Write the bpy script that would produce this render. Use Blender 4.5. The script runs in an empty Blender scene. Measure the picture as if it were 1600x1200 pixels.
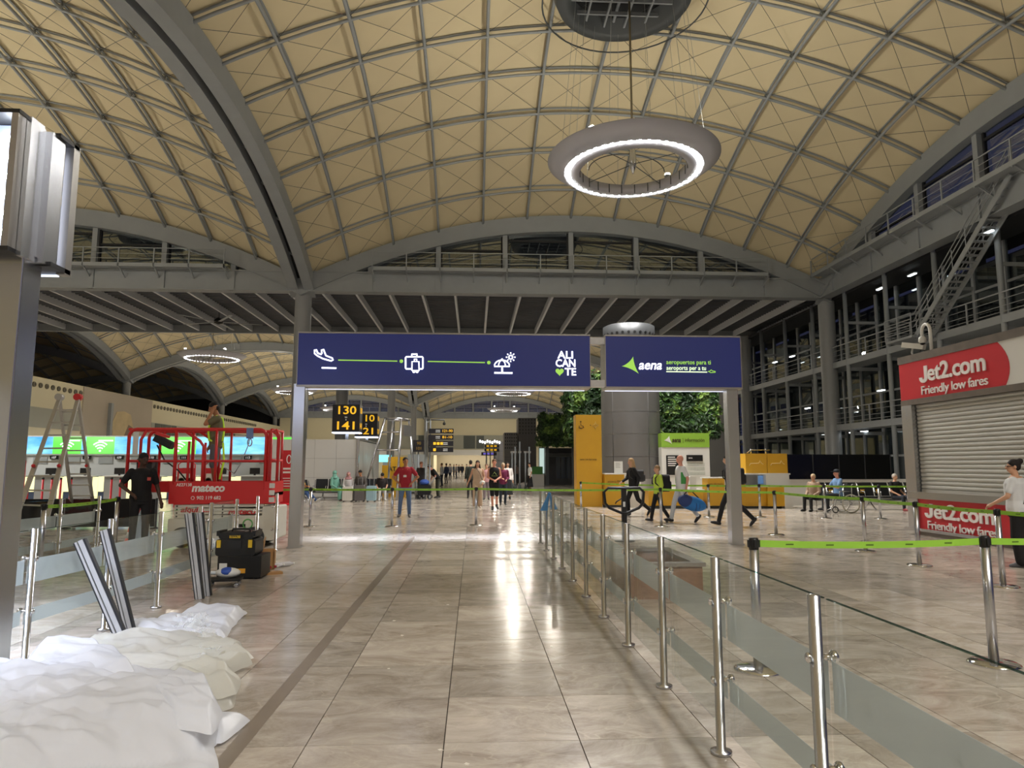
import bpy, bmesh, math, random
from mathutils import Vector, Matrix, noise
random.seed(7)
SC = bpy.context.scene
COL = SC.collection
PI = math.pi

# ---------------------------------------------------------------- camera
F_PX, H_CAM = 1080.0, 1.49
PITCH = math.atan(128 / F_PX)
YAW = math.atan(60 * math.cos(PITCH) / F_PX)
cam_d = bpy.data.cameras.new('camera')
cam_d.sensor_width = 36.0
cam_d.lens = F_PX / 1600 * 36.0
cam_d.clip_end = 600
cam = bpy.data.objects.new('camera', cam_d)
cam.location = (0, 0, H_CAM)
cam.rotation_euler = (PI / 2 + PITCH, 0, -YAW)
COL.objects.link(cam)
SC.camera = cam

# ---------------------------------------------------------------- world, exposure
SC.view_settings.view_transform = 'Standard'
SC.view_settings.look = 'None'
SC.view_settings.gamma = 1.0
SC.view_settings.use_curve_mapping = False
SC.view_settings.exposure = 0.16
W = bpy.data.worlds.new('world')
SC.world = W
W.use_nodes = True
W.node_tree.nodes['Background'].inputs[0].default_value = (0.05, 0.05, 0.115, 1)
W.node_tree.nodes['Background'].inputs[1].default_value = 1.0

UP_POWER = 285.0      # uplights that sit on the ring lamps
DOWN_POWER = 1850.0     # each of the downlights of a ring lamp
STRIP_POWER = 320.0    # small fittings under the flat ceiling

# ---------------------------------------------------------------- pixel helpers (1600x1200 frame)
def ray(px, py):
    x = (px - 800) / F_PX; y = (600 - py) / F_PX
    Fw = math.cos(PITCH) - y * math.sin(PITCH); Z = math.sin(PITCH) + y * math.cos(PITCH)
    return (x * math.cos(YAW) + Fw * math.sin(YAW), -x * math.sin(YAW) + Fw * math.cos(YAW), Z)
def fl(px, py, z=0.0):
    r = ray(px, py); t = (z - H_CAM) / r[2]
    return (r[0] * t, r[1] * t)
def atY(px, py, Y):
    r = ray(px, py); t = Y / r[1]
    return (r[0] * t, Y, H_CAM + r[2] * t)
def xY(px, Y, py=728): return atY(px, py, Y)[0]
def zY(py, Y, px=800): return atY(px, py, Y)[2]

# ---------------------------------------------------------------- materials
def lin(h):
    if isinstance(h, str):
        c = [int(h[i:i + 2], 16) / 255 for i in (0, 2, 4)]
        return tuple(((v / 12.92) if v <= 0.04045 else ((v + 0.055) / 1.055) ** 2.4) for v in c) + (1,)
    return tuple(h[:3]) + (1,)
MATS = {}
def mat(name, color, rough=0.5, metal=0.0, emit=None, es=0.0, var=0.0, vscale=4.0, spec=0.5, bump=0.0, bscale=40.0, alpha=1.0, brushed=False):
    if name in MATS: return MATS[name]
    m = bpy.data.materials.new(name); m.use_nodes = True
    nt = m.node_tree; b = nt.nodes['Principled BSDF']
    c = lin(color)
    b.inputs['Base Color'].default_value = c
    b.inputs['Roughness'].default_value = rough
    b.inputs['Metallic'].default_value = metal
    b.inputs['Specular IOR Level'].default_value = spec
    if emit is not None:
        b.inputs['Emission Color'].default_value = lin(emit); b.inputs['Emission Strength'].default_value = es
    if alpha < 1: b.inputs['Alpha'].default_value = alpha
    if var or bump:
        tc = nt.nodes.new('ShaderNodeTexCoord'); n = nt.nodes.new('ShaderNodeTexNoise')
        n.inputs['Scale'].default_value = vscale; n.inputs['Detail'].default_value = 4
        if brushed:
            mp = nt.nodes.new('ShaderNodeMapping'); mp.inputs['Scale'].default_value = (12, 12, 0.4)
            nt.links.new(tc.outputs['Object'], mp.inputs[0]); nt.links.new(mp.outputs[0], n.inputs['Vector'])
        else:
            nt.links.new(tc.outputs['Object'], n.inputs['Vector'])
        if var:
            mx = nt.nodes.new('ShaderNodeMix'); mx.data_type = 'RGBA'
            mx.inputs['A'].default_value = tuple(v * (1 - var) for v in c[:3]) + (1,)
            mx.inputs['B'].default_value = tuple(min(1, v * (1 + var)) for v in c[:3]) + (1,)
            nt.links.new(n.outputs['Fac'], mx.inputs['Factor']); nt.links.new(mx.outputs['Result'], b.inputs['Base Color'])
        if bump:
            n2 = nt.nodes.new('ShaderNodeTexNoise'); n2.inputs['Scale'].default_value = bscale
            nt.links.new(tc.outputs['Object'], n2.inputs['Vector'])
            bp = nt.nodes.new('ShaderNodeBump'); bp.inputs['Strength'].default_value = bump; bp.inputs['Distance'].default_value = 0.02
            nt.links.new(n2.outputs['Fac'], bp.inputs['Height']); nt.links.new(bp.outputs[0], b.inputs['Normal'])
    MATS[name] = m
    return m
def glass_mat(name, tint, refl=0.12, rough=0.0, frost=0.0, fcol=(0.5, 0.53, 0.52)):
    if name in MATS: return MATS[name]
    m = bpy.data.materials.new(name); m.use_nodes = True
    nt = m.node_tree; nt.nodes.clear()
    out = nt.nodes.new('ShaderNodeOutputMaterial')
    tr = nt.nodes.new('ShaderNodeBsdfTransparent'); tr.inputs[0].default_value = tuple(tint) + (1,)
    gl = nt.nodes.new('ShaderNodeBsdfGlossy'); gl.inputs['Roughness'].default_value = rough
    gl.inputs['Color'].default_value = (0.9, 0.95, 0.93, 1)
    fr = nt.nodes.new('ShaderNodeLayerWeight'); fr.inputs['Blend'].default_value = 0.5
    pw = nt.nodes.new('ShaderNodeMath'); pw.operation = 'POWER'; pw.inputs[1].default_value = 5.0
    nt.links.new(fr.outputs['Facing'], pw.inputs[0])
    ma = nt.nodes.new('ShaderNodeMath'); ma.operation = 'MULTIPLY_ADD'; ma.use_clamp = True; ma.inputs[1].default_value = 0.6; ma.inputs[2].default_value = refl
    nt.links.new(pw.outputs[0], ma.inputs[0])
    mx = nt.nodes.new('ShaderNodeMixShader')
    base = tr.outputs[0]
    if frost:
        df = nt.nodes.new('ShaderNodeBsdfDiffuse'); df.inputs[0].default_value = tuple(fcol) + (1,)
        tl = nt.nodes.new('ShaderNodeBsdfTranslucent'); tl.inputs[0].default_value = tuple(fcol) + (1,)
        m1 = nt.nodes.new('ShaderNodeMixShader'); m1.inputs[0].default_value = 0.45
        nt.links.new(df.outputs[0], m1.inputs[1]); nt.links.new(tl.outputs[0], m1.inputs[2])
        m2 = nt.nodes.new('ShaderNodeMixShader'); m2.inputs[0].default_value = frost
        nt.links.new(tr.outputs[0], m2.inputs[1]); nt.links.new(m1.outputs[0], m2.inputs[2])
        base = m2.outputs[0]
    nt.links.new(ma.outputs[0], mx.inputs[0]); nt.links.new(base, mx.inputs[1]); nt.links.new(gl.outputs[0], mx.inputs[2])
    nt.links.new(mx.outputs[0], out.inputs[0])
    MATS[name] = m
    return m

def marble_mat():
    m = bpy.data.materials.new('marble_floor'); m.use_nodes = True
    nt = m.node_tree; N = nt.nodes; L = nt.links; b = N['Principled BSDF']
    geo = N.new('ShaderNodeNewGeometry')
    # one random value per tile, from the tile grid
    mp = N.new('ShaderNodeVectorMath'); mp.operation = 'MULTIPLY_ADD'
    mp.inputs[1].default_value = (1 / TILE, 1 / TILE, 0); mp.inputs[2].default_value = (-TX0 / TILE, -TY0 / TILE, 0)
    L.new(geo.outputs['Position'], mp.inputs[0])
    flr = N.new('ShaderNodeVectorMath'); flr.operation = 'FLOOR'; L.new(mp.outputs[0], flr.inputs[0])
    wn = N.new('ShaderNodeTexWhiteNoise'); wn.noise_dimensions = '2D'; L.new(flr.outputs[0], wn.inputs['Vector'])
    off = N.new('ShaderNodeVectorMath'); off.operation = 'MULTIPLY_ADD'
    off.inputs[1].default_value = (30, 30, 30); L.new(wn.outputs['Color'], off.inputs[0]); L.new(geo.outputs['Position'], off.inputs[2])
    # long veins: noise stretched along a diagonal
    rot = N.new('ShaderNodeMapping'); rot.inputs['Rotation'].default_value = (0, 0, 0.5); rot.inputs['Scale'].default_value = (1.3, 2.2, 1)
    L.new(off.outputs[0], rot.inputs[0])
    n1 = N.new('ShaderNodeTexNoise'); n1.inputs['Scale'].default_value = 1.5; n1.inputs['Detail'].default_value = 10; n1.inputs['Roughness'].default_value = 0.74; n1.inputs['Distortion'].default_value = 0.9
    L.new(rot.outputs[0], n1.inputs['Vector'])
    cr = N.new('ShaderNodeValToRGB')
    e = cr.color_ramp.elements
    e[0].position = 0.28; e[0].color = lin('8f8273'); e[1].position = 0.72; e[1].color = lin('d6cdc1')
    e2 = cr.color_ramp.elements.new(0.5); e2.color = lin('bab0a3')
    L.new(n1.outputs['Fac'], cr.inputs[0])
    # thin pale veins
    n2 = N.new('ShaderNodeTexNoise'); n2.inputs['Scale'].default_value = 0.9; n2.inputs['Detail'].default_value = 3; n2.inputs['Roughness'].default_value = 0.6; n2.inputs['Distortion'].default_value = 0.5
    L.new(rot.outputs[0], n2.inputs['Vector'])
    sb = N.new('ShaderNodeMath'); sb.operation = 'SUBTRACT'; sb.inputs[1].default_value = 0.5; L.new(n2.outputs['Fac'], sb.inputs[0])
    ab = N.new('ShaderNodeMath'); ab.operation = 'ABSOLUTE'; L.new(sb.outputs[0], ab.inputs[0])
    vr = N.new('ShaderNodeMapRange'); vr.inputs['From Min'].default_value = 0.0; vr.inputs['From Max'].default_value = 0.009; vr.inputs['To Min'].default_value = 0.45; vr.inputs['To Max'].default_value = 0.0
    L.new(ab.outputs[0], vr.inputs['Value'])
    mx = N.new('ShaderNodeMix'); mx.data_type = 'RGBA'; mx.inputs['B'].default_value = lin('d2c8b6')
    L.new(vr.outputs[0], mx.inputs['Factor']); L.new(cr.outputs[0], mx.inputs['A'])
    # tile to tile tone
    tone = N.new('ShaderNodeMapRange'); tone.inputs['To Min'].default_value = 0.76; tone.inputs['To Max'].default_value = 1.12
    L.new(wn.outputs['Value'], tone.inputs['Value'])
    mul = N.new('ShaderNodeVectorMath'); mul.operation = 'SCALE'; L.new(mx.outputs['Result'], mul.inputs[0]); L.new(tone.outputs[0], mul.inputs['Scale'])
    L.new(mul.outputs[0], b.inputs['Base Color'])
    rr = N.new('ShaderNodeMapRange'); rr.inputs['To Min'].default_value = 0.1; rr.inputs['To Max'].default_value = 0.24
    L.new(n1.outputs['Fac'], rr.inputs['Value']); L.new(rr.outputs[0], b.inputs['Roughness'])
    b.inputs['Specular IOR Level'].default_value = 0.6
    MATS['marble'] = m
    return m
TILE, TX0, TY0 = 0.74, -0.15, 3.96

# ---------------------------------------------------------------- mesh builder
class MB:
    def __init__(s): s.v = []; s.f = []; s.sm = []; s.mi = []; s.cur = 0
    def _f(s, idx, smooth=False): s.f.append(idx); s.sm.append(smooth); s.mi.append(s.cur)
    def box(s, x0, x1, y0, y1, z0, z1):
        n = len(s.v)
        s.v += [(x0, y0, z0), (x1, y0, z0), (x1, y1, z0), (x0, y1, z0), (x0, y0, z1), (x1, y0, z1), (x1, y1, z1), (x0, y1, z1)]
        for q in ((0, 3, 2, 1), (4, 5, 6, 7), (0, 1, 5, 4), (1, 2, 6, 5), (2, 3, 7, 6), (3, 0, 4, 7)): s._f([n + i for i in q])
        return s
    def bevbox(s, x0, x1, y0, y1, z0, z1, r=0.02, seg=3, axis='z'):
        # box whose edges along the given axis are rounded
        def rr(a0, a1, b0, b1):
            pts = []
            for cx, cy, st in ((a1 - r, b1 - r, 0), (a0 + r, b1 - r, 1), (a0 + r, b0 + r, 2), (a1 - r, b0 + r, 3)):
                for k in range(seg + 1):
                    t = (st + k / seg) * PI / 2; pts.append((cx + r * math.cos(t), cy + r * math.sin(t)))
            return pts
        if axis == 'z': s.prism(rr(x0, x1, y0, y1), lambda p, w: (p[0], p[1], w), z0, z1)
        elif axis == 'y': s.prism(rr(x0, x1, z0, z1), lambda p, w: (p[0], w, p[1]), y1, y0)
        else: s.prism(rr(y0, y1, z0, z1), lambda p, w: (w, p[0], p[1]), x0, x1)
        return s
    def prism(s, pts, fn, w0, w1, smooth=False):
        n = len(s.v); k = len(pts)
        s.v += [fn(p, w0) for p in pts] + [fn(p, w1) for p in pts]
        s._f([n + i for i in range(k)][::-1]); s._f([n + k + i for i in range(k)])
        for i in range(k): s._f([n + i, n + (i + 1) % k, n + k + (i + 1) % k, n + k + i], smooth)
        return s
    def cyl(s, p0, p1, r0, seg=10, r1=None, cap=True):
        r1 = r0 if r1 is None else r1
        p0 = Vector(p0); p1 = Vector(p1); d = (p1 - p0)
        if d.length < 1e-7: return s
        d.normalize(); a = d.orthogonal().normalized(); b = d.cross(a)
        n = len(s.v)
        for p, r in ((p0, r0), (p1, r1)):
            for i in range(seg):
                t = 2 * PI * i / seg; s.v.append(tuple(p + a * (r * math.cos(t)) + b * (r * math.sin(t))))
        for i in range(seg): s._f([n + i, n + (i + 1) % seg, n + seg + (i + 1) % seg, n + seg + i], seg > 5)
        if cap: s._f([n + i for i in range(seg)][::-1]); s._f([n + seg + i for i in range(seg)])
        return s
    def bar(s, p0, p1, w, h, up=(0, 0, 1)):
        p0 = Vector(p0); p1 = Vector(p1); d = (p1 - p0).normalized(); up = Vector(up)
        sd = d.cross(up)
        if sd.length < 1e-5: sd = d.orthogonal()
        sd.normalize(); u = sd.cross(d)
        n = len(s.v)
        for p in (p0, p1):
            for i, j in ((-1, -1), (1, -1), (1, 1), (-1, 1)): s.v.append(tuple(p + sd * (i * w / 2) + u * (j * h / 2)))
        for q in ((0, 3, 2, 1), (4, 5, 6, 7), (0, 1, 5, 4), (1, 2, 6, 5), (2, 3, 7, 6), (3, 0, 4, 7)): s._f([n + i for i in q])
        return s
    def tube(s, pts, r, seg=8, closed=False, rads=None):
        P = [Vector(p) for p in pts]; k = len(P); n = len(s.v)
        prev = None
        for i, p in enumerate(P):
            if closed: d = (P[(i + 1) % k] - P[i - 1])
            else: d = (P[min(i + 1, k - 1)] - P[max(i - 1, 0)])
            d.normalize()
            if prev is None: a = d.orthogonal().normalized()
            else:
                a = prev - d * prev.dot(d)
                a = a.normalized() if a.length > 1e-5 else d.orthogonal().normalized()
            prev = a; b = d.cross(a); rr = rads[i] if rads else r
            for j in range(seg):
                t = 2 * PI * j / seg; s.v.append(tuple(p + a * (rr * math.cos(t)) + b * (rr * math.sin(t))))
        for i in range(k if closed else k - 1):
            for j in range(seg):
                i2 = (i + 1) % k
                s._f([n + i * seg + j, n + i * seg + (j + 1) % seg, n + i2 * seg + (j + 1) % seg, n + i2 * seg + j], seg > 4)
        if not closed:
            s._f([n + j for j in range(seg)][::-1]); s._f([n + (k - 1) * seg + j for j in range(seg)])
        return s
    def lathe(s, prof, seg=24, c=(0, 0, 0), closed=False, smooth=True):
        n = len(s.v); k = len(prof)
        for r, z in prof:
            for j in range(seg):
                t = 2 * PI * j / seg; s.v.append((c[0] + r * math.cos(t), c[1] + r * math.sin(t), c[2] + z))
        for i in range(k if closed else k - 1):
            i2 = (i + 1) % k
            for j in range(seg): s._f([n + i * seg + j, n + i * seg + (j + 1) % seg, n + i2 * seg + (j + 1) % seg, n + i2 * seg + j], smooth)
        if not closed:
            if prof[0][0] > 1e-4: s._f([n + j for j in range(seg)][::-1])
            if prof[-1][0] > 1e-4: s._f([n + (k - 1) * seg + j for j in range(seg)])
        return s
    def ball(s, c, rx, ry=None, rz=None, seg=12, rings=8, M=None):
        ry = rx if ry is None else ry; rz = rx if rz is None else rz
        n = len(s.v); c = Vector(c)
        for i in range(rings + 1):
            ph = PI * i / rings - PI / 2
            for j in range(seg):
                t = 2 * PI * j / seg
                p = Vector((rx * math.cos(ph) * math.cos(t), ry * math.cos(ph) * math.sin(t), rz * math.sin(ph)))
                if i in (0, rings) and j: p = Vector((0, 0, rz * math.sin(ph)))
                if M is not None: p = M @ p
                s.v.append(tuple(c + p))
        for i in range(rings):
            for j in range(seg):
                s._f([n + i * seg + j, n + i * seg + (j + 1) % seg, n + (i + 1) * seg + (j + 1) % seg, n + (i + 1) * seg + j], True)
        return s
    def quad(s, a, b, c, d): n = len(s.v); s.v += [a, b, c, d]; s._f([n, n + 1, n + 2, n + 3]); return s
    def xform(s, M): s.v = [tuple(M @ Vector(p)) for p in s.v]; return s
    def mesh(s, name, mats):
        me = bpy.data.meshes.new(name); me.from_pydata(s.v, [], s.f)
        for m in (mats if isinstance(mats, (list, tuple)) else [mats]): me.materials.append(m)
        me.polygons.foreach_set('use_smooth', s.sm)
        if any(s.mi): me.polygons.foreach_set('material_index', s.mi)
        me.validate(); me.update()
        return me
    def build(s, name, mats, parent=None, **kw):
        return obj(name, s.mesh(name, mats), parent, **kw)

def obj(name, me, parent=None, loc=(0, 0, 0), rz=0.0, label=None, kind=None):
    o = bpy.data.objects.new(name, me); COL.objects.link(o)
    o.location = loc
    if rz: o.rotation_euler = (0, 0, rz)
    if parent is not None: o.parent = parent
    if label: o['label'] = label
    if kind: o['kind'] = kind
    return o
def thing(name, label, cat, loc=(0, 0, 0), rz=0.0, group=None):
    o = bpy.data.objects.new(name, None); COL.objects.link(o); o.empty_display_size = 0.2
    o.location = loc; o.rotation_euler = (0, 0, rz); o['label'] = label; o['category'] = cat
    if group: o['group'] = group
    return o
def tag(o, label, cat, group=None):
    o['label'] = label; o['category'] = cat
    if group: o['group'] = group
    return o
def struct(name, loc=(0, 0, 0), rz=0.0, label=None):
    o = bpy.data.objects.new(name, None); COL.objects.link(o); o.location = loc; o.rotation_euler = (0, 0, rz); o['kind'] = 'structure'
    if label: o['label'] = label
    return o
KIDS = {}
def copy_tree(o, parent=None, loc=None, rz=None, label=None):
    c = o.copy(); COL.objects.link(c); c.parent = parent
    if loc is not None: c.location = loc
    if rz is not None: c.rotation_euler = (0, 0, rz)
    if label: c['label'] = label
    for ch in list(o.children): copy_tree(ch, c)
    return c
def light(kind, name, loc, power, color=(1, 1, 1), parent=None, **kw):
    d = bpy.data.lights.new(name, kind); d.energy = power; d.color = color
    for k, v in kw.items():
        if k != 'rot': setattr(d, k, v)
    o = bpy.data.objects.new(name, d); COL.objects.link(o); o.location = loc
    if 'rot' in kw: o.rotation_euler = kw['rot']
    if parent is not None: o.parent = parent
    return o

# ---------------------------------------------------------------- lettering (converted in one go at the end)
TXT = []
def text(body, size, m, parent, loc, rot=(PI / 2, 0, 0), bold=0.0, shear=0.0, align='CENTER', ext=0.003, width=None, name='lettering', spacing=1.0, lines=1.0):
    cu = bpy.data.curves.new('txt', 'FONT'); cu.body = body; cu.size = size; cu.extrude = ext; cu.offset = bold * size; cu.shear = shear
    cu.align_x = align; cu.align_y = 'CENTER'; cu.resolution_u = 3; cu.space_character = spacing; cu.space_line = lines
    o = bpy.data.objects.new('txt', cu); COL.objects.link(o)
    TXT.append((o, m, parent, loc, rot, width, name))
PEND = []
def flush():
    dg = bpy.context.evaluated_depsgraph_get(); dg.update()
    for o, m, parent, loc, rot, width, name in TXT:
        me = bpy.data.meshes.new_from_object(o.evaluated_get(dg)); me.name = name
        me.materials.clear(); me.materials.append(m)
        n = obj(name, me, parent, loc); n.rotation_euler = rot
        if width:
            xs = [v.co.x for v in me.vertices]
            if xs:
                k = width / (max(xs) - min(xs)); n.scale = (k, n.scale[1], 1)
    for o in PEND:
        me = bpy.data.meshes.new_from_object(o.evaluated_get(dg)); me.name = o.name
        o.modifiers.clear(); o.data = me
        me.polygons.foreach_set('use_smooth', [True] * len(me.polygons)); me.update()
    for o, *_ in TXT: bpy.data.objects.remove(o)
def stroke(mb, pts, w, closed=False, seg=6):
    mb.tube(pts, w / 2, seg, closed)
    return mb

# ---------------------------------------------------------------- shared materials
steel = mat('grey_painted_steel', '93989b', 0.5, var=0.08, vscale=1.5)
steel_d = mat('dark_grey_steel', '4e5254', 0.5)
inox = mat('brushed_stainless', (0.57, 0.585, 0.62), 0.27, 1.0, var=0.12, vscale=30, brushed=True)
chrome = mat('polished_chrome', (0.75, 0.75, 0.76), 0.1, 1.0)
fabric = mat('tensile_roof_fabric', 'd8caa6', 0.85, var=0.05, vscale=0.6)
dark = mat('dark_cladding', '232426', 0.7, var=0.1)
deck_m = mat('dark_deck', '585b60', 0.6, var=0.15, vscale=3)
cream = mat('cream_wall', 'd6cfb2', 0.75, var=0.03, vscale=0.3)
white = mat('white_laminate', 'd9d9d4', 0.4, var=0.02)
offwhite = mat('offwhite_panel', 'c4c3be', 0.5, var=0.03)
yellow = mat('yellow_laminate', 'd2a125', 0.42, var=0.03)
black = mat('black_plastic', '101113', 0.45, var=0.1, vscale=20)
black_f = mat('black_fabric', '0d0e12', 0.85, var=0.2, vscale=30)
rubber = mat('grey_rubber', '3a3b3c', 0.8)
red = mat('red_paint', 'd02a2c', 0.4, var=0.05)
red_p = mat('red_vinyl', 'c3202c', 0.4, var=0.03)
lime = mat('lime_belt', '8fc23c', 0.6, var=0.05, vscale=10)
navy = mat('navy_sign_face', '252c62', 0.32, emit='2a3470', es=0.3, var=0.12, vscale=0.5)
glow_w = mat('backlit_white', 'ffffff', 0.4, emit='f4f6ff', es=2.0)
glow_g = mat('backlit_green', '9fd35a', 0.4, emit='9ad455', es=0.7)
led = mat('led_lamp', 'ffffff', 0.3, emit=(1.0, 0.98, 0.95), es=80.0)
led_s = mat('led_spot', 'ffffff', 0.3, emit=(1.0, 0.98, 0.95), es=26.0)
glass_c = glass_mat('clear_glass', (0.955, 0.97, 0.965), 0.012)
glass_f = glass_mat('frosted_glass', (0.85, 0.88, 0.87), 0.01, 0.0, 0.6, (0.68, 0.72, 0.73))
glass_d = glass_mat('dark_window_glass', (0.55, 0.6, 0.62), 0.16)
glass_e = glass_mat('glass_edge', (0.2, 0.32, 0.28), 0.05)
# ================================================================ THE SETTING
marble = marble_mat()
joint = mat('floor_joint', '3a3128', 0.8)
# ---- floor: slab, 300 nearest tiles one by one, the rest joined
floor = struct('floor')
MB().box(-80, 30, -26, 175, -0.3, -0.012).build('slab', joint, floor)
G = 0.003
tmb = MB()
hx = TILE / 2 - G
tmb.box(-hx, hx, -hx, hx, -0.012, 0.0)
tile_me = tmb.mesh('floor_tile', marble)
def pj(X, Y, Z):
    Z -= H_CAM
    Fw = X * math.sin(YAW) + Y * math.cos(YAW); x = X * math.cos(YAW) - Y * math.sin(YAW)
    d = Fw * math.cos(PITCH) + Z * math.sin(PITCH); y = -Fw * math.sin(PITCH) + Z * math.cos(PITCH)
    if d < 0.1: return None
    return (800 + F_PX * x / d, 600 - F_PX * y / d)
cells = []
for j in range(-40, 90):
    for i in range(-60, 34):
        x = TX0 + (i + 0.5) * TILE; y = TY0 + (j + 0.5) * TILE
        q = pj(x, y + 0.3, 0) if y > 2.2 else None
        vis = q is not None and -90 < q[0] < 1690 and 700 < q[1] < 1290
        cells.append((0 if vis else 1, x * x + y * y, x, y))
cells.sort()
for k, (v, d, x, y) in enumerate(cells[:300]):
    obj('tile', tile_me, floor, (x, y, 0))
far = MB()
for v, d, x, y in cells[300:]:
    n = len(far.v)
    far.v += [(x - hx, y - hx, 0), (x + hx, y - hx, 0), (x + hx, y + hx, 0), (x - hx, y + hx, 0)]
    far._f([n, n + 1, n + 2, n + 3])
far.build('tile_field', marble, floor, kind='stuff')
ymax = TY0 + 90 * TILE
MB().box(-80, 30, ymax, 175, -0.012, 0.0).build('far_paving', marble, floor)
MB().box(-80, TX0 - 60 * TILE, -26, ymax, -0.012, 0.0).build('far_paving', marble, floor)
# dark inlay strip along the aisle and short cross strip
inlay = mat('dark_inlay_strip', '857a6d', 0.3, var=0.15)
MB().box(-1.3, -1.205, 3.0, 15.0, 0.0, 0.0012).build('inlay_strip', inlay, floor)
MB().box(0.42, 1.15, 12.0, 12.42, 0.0, 0.0012).build('inlay_strip', mat('inlay_cross', '7d7062', 0.3, var=0.2), floor)
chip = mat('paper_chip', 'd8d2c6', 0.9)
for k, (px, py) in enumerate(((608, 1045), (688, 1172), (730, 1194), (817, 1032), (862, 1010), (628, 993), (700, 945), (616, 970))):
    x, y = fl(px, py)
    a = random.random() * 3
    o = MB().prism([(0.022 * random.uniform(0.5, 1.1) * math.cos(t), 0.016 * random.uniform(0.6, 1.2) * math.sin(t)) for t in (0.2, 1.7, 3.0, 4.6)], lambda p, w: (p[0], p[1], w), 0, 0.003).build('paper_scrap', chip, None, loc=(x, y, 0.0), rz=a)
    tag(o, 'tiny torn pale paper scrap lying on the marble aisle floor', 'litter', 'paper scraps on the aisle floor')

# ---- roof domes
A = 16.8; NC = 12; CS = 2 * A / NC
Z0 = 12.9; RISE = 4.35
def zc(t): return RISE * (1 - (t / A) ** 2)
def zdome(x, y): return Z0 + zc(x) + zc(y)
panel_me = {}
for i in range(NC):
    for j in range(NC):
        mb = MB(); n = 3
        cx = -A + (i + .5) * CS; cy = -A + (j + .5) * CS
        for b in range(n + 1):
            for a in range(n + 1):
                lx = (a / n - .5) * CS; ly = (b / n - .5) * CS
                bul = 0.10 * (1 - (2 * a / n - 1) ** 2) * (1 - (2 * b / n - 1) ** 2)
                mb.v.append((lx, ly, zdome(cx + lx, cy + ly) - zdome(cx, cy) + bul))
        for b in range(n):
            for a in range(n):
                q = b * (n + 1) + a; mb._f([q, q + n + 1, q + n + 2, q + 1], True)
        panel_me[i, j] = mb.mesh('roof_panel', fabric)
rib = MB(); NS = 24
pts = [(-A + 2 * A * k / NS, 0, zc(-A + 2 * A * k / NS)) for k in range(NS + 1)]
rib.tube([(p[0], 0, p[2] - 0.36) for p in pts], 0.072, 8)
for a, b in zip(pts[:-1], pts[1:]):
    rib.bar((a[0], 0, a[2] - 0.07), (b[0], 0, b[2] - 0.07), 0.09, 0.06)  # strip at the cloth stands in for the tube's shadow line
for k in range(1, NC):
    x = -A + k * CS; rib.cyl((x, 0, zc(x) - 0.36), (x, 0, zc(x) - 0.05), 0.06, 6)
rib_me = rib.mesh('purlin', steel)
ar = MB()
AI = A - 0.5
for k in range(NS):
    a = pts[k]; b = pts[k + 1]; n = len(ar.v)
    for p in (a, b):
        zt = p[2] + 0.12; zb = p[2] - 0.92
        ar.v += [(p[0], -0.26, zb), (p[0], 0.2, zb), (p[0], 0.2, zt), (p[0], -0.26, zt)]
    for q in ((0, 1, 5, 4), (1, 2, 6, 5), (2, 3, 7, 6), (3, 0, 4, 7)): ar._f([n + i for i in q], False)
    # thin lower flange
    ar.bar((a[0], -0.03, a[2] - 0.93), (b[0], -0.03, b[2] - 0.93), 0.6, 0.05)
arch_me = ar.mesh('arch_girder', steel)
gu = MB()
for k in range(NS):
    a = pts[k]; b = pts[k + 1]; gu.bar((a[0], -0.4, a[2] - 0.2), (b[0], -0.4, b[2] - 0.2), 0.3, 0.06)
gap_shade_me = gu.mesh('gap_shade_strip', dark)  # dark plate added to stand for the shade between twin arches
cab = MB()
def zl(x, y): return zdome(x, y) - 0.2
for i in range(NC):
    for j in range(NC):
        x0 = -A + i * CS; y0 = -A + j * CS
        c = (x0 + CS / 2, y0 + CS / 2, zl(x0 + CS / 2, y0 + CS / 2) - 0.02)
        for dx, dy in ((0, 0), (CS, 0), (CS, CS), (0, CS)):
            cab.cyl((x0 + dx, y0 + dy, zl(x0 + dx, y0 + dy)), c, 0.012, 3, cap=False)
cab_me = cab.mesh('bracing_cables', steel_d)
ocu = MB()
ZC = Z0 + 2 * RISE
ocu.lathe([(2.2, -0.2), (2.2, -1.05), (2.75, -1.05), (2.95, -0.55), (2.95, -0.2)], 40)
ocu_me = ocu.mesh('oculus_ring', steel_d)
ob = MB()
ob.lathe([(0.01, -0.28), (2.2, -0.28)], 40)
ob_me = ob.mesh('oculus_ceiling', dark)
og = MB()
for t in (-1.3, -0.45, 0.45, 1.3):
    w = math.sqrt(2.2 ** 2 - t * t)
    og.bar((-w, t, -0.7), (w, t, -0.7), 0.08, 0.16); og.bar((t, -w, -0.7), (t, w, -0.7), 0.08, 0.16)
og_me = og.mesh('oculus_grille', steel)
ow = MB()
ow.tube([(3.4 * math.cos(2 * PI * k / 48), 3.4 * math.sin(2 * PI * k / 48), -1.15) for k in range(48)], 0.035, 6, True)
ow_me = ow.mesh('oculus_hoop', steel_d)

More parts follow.
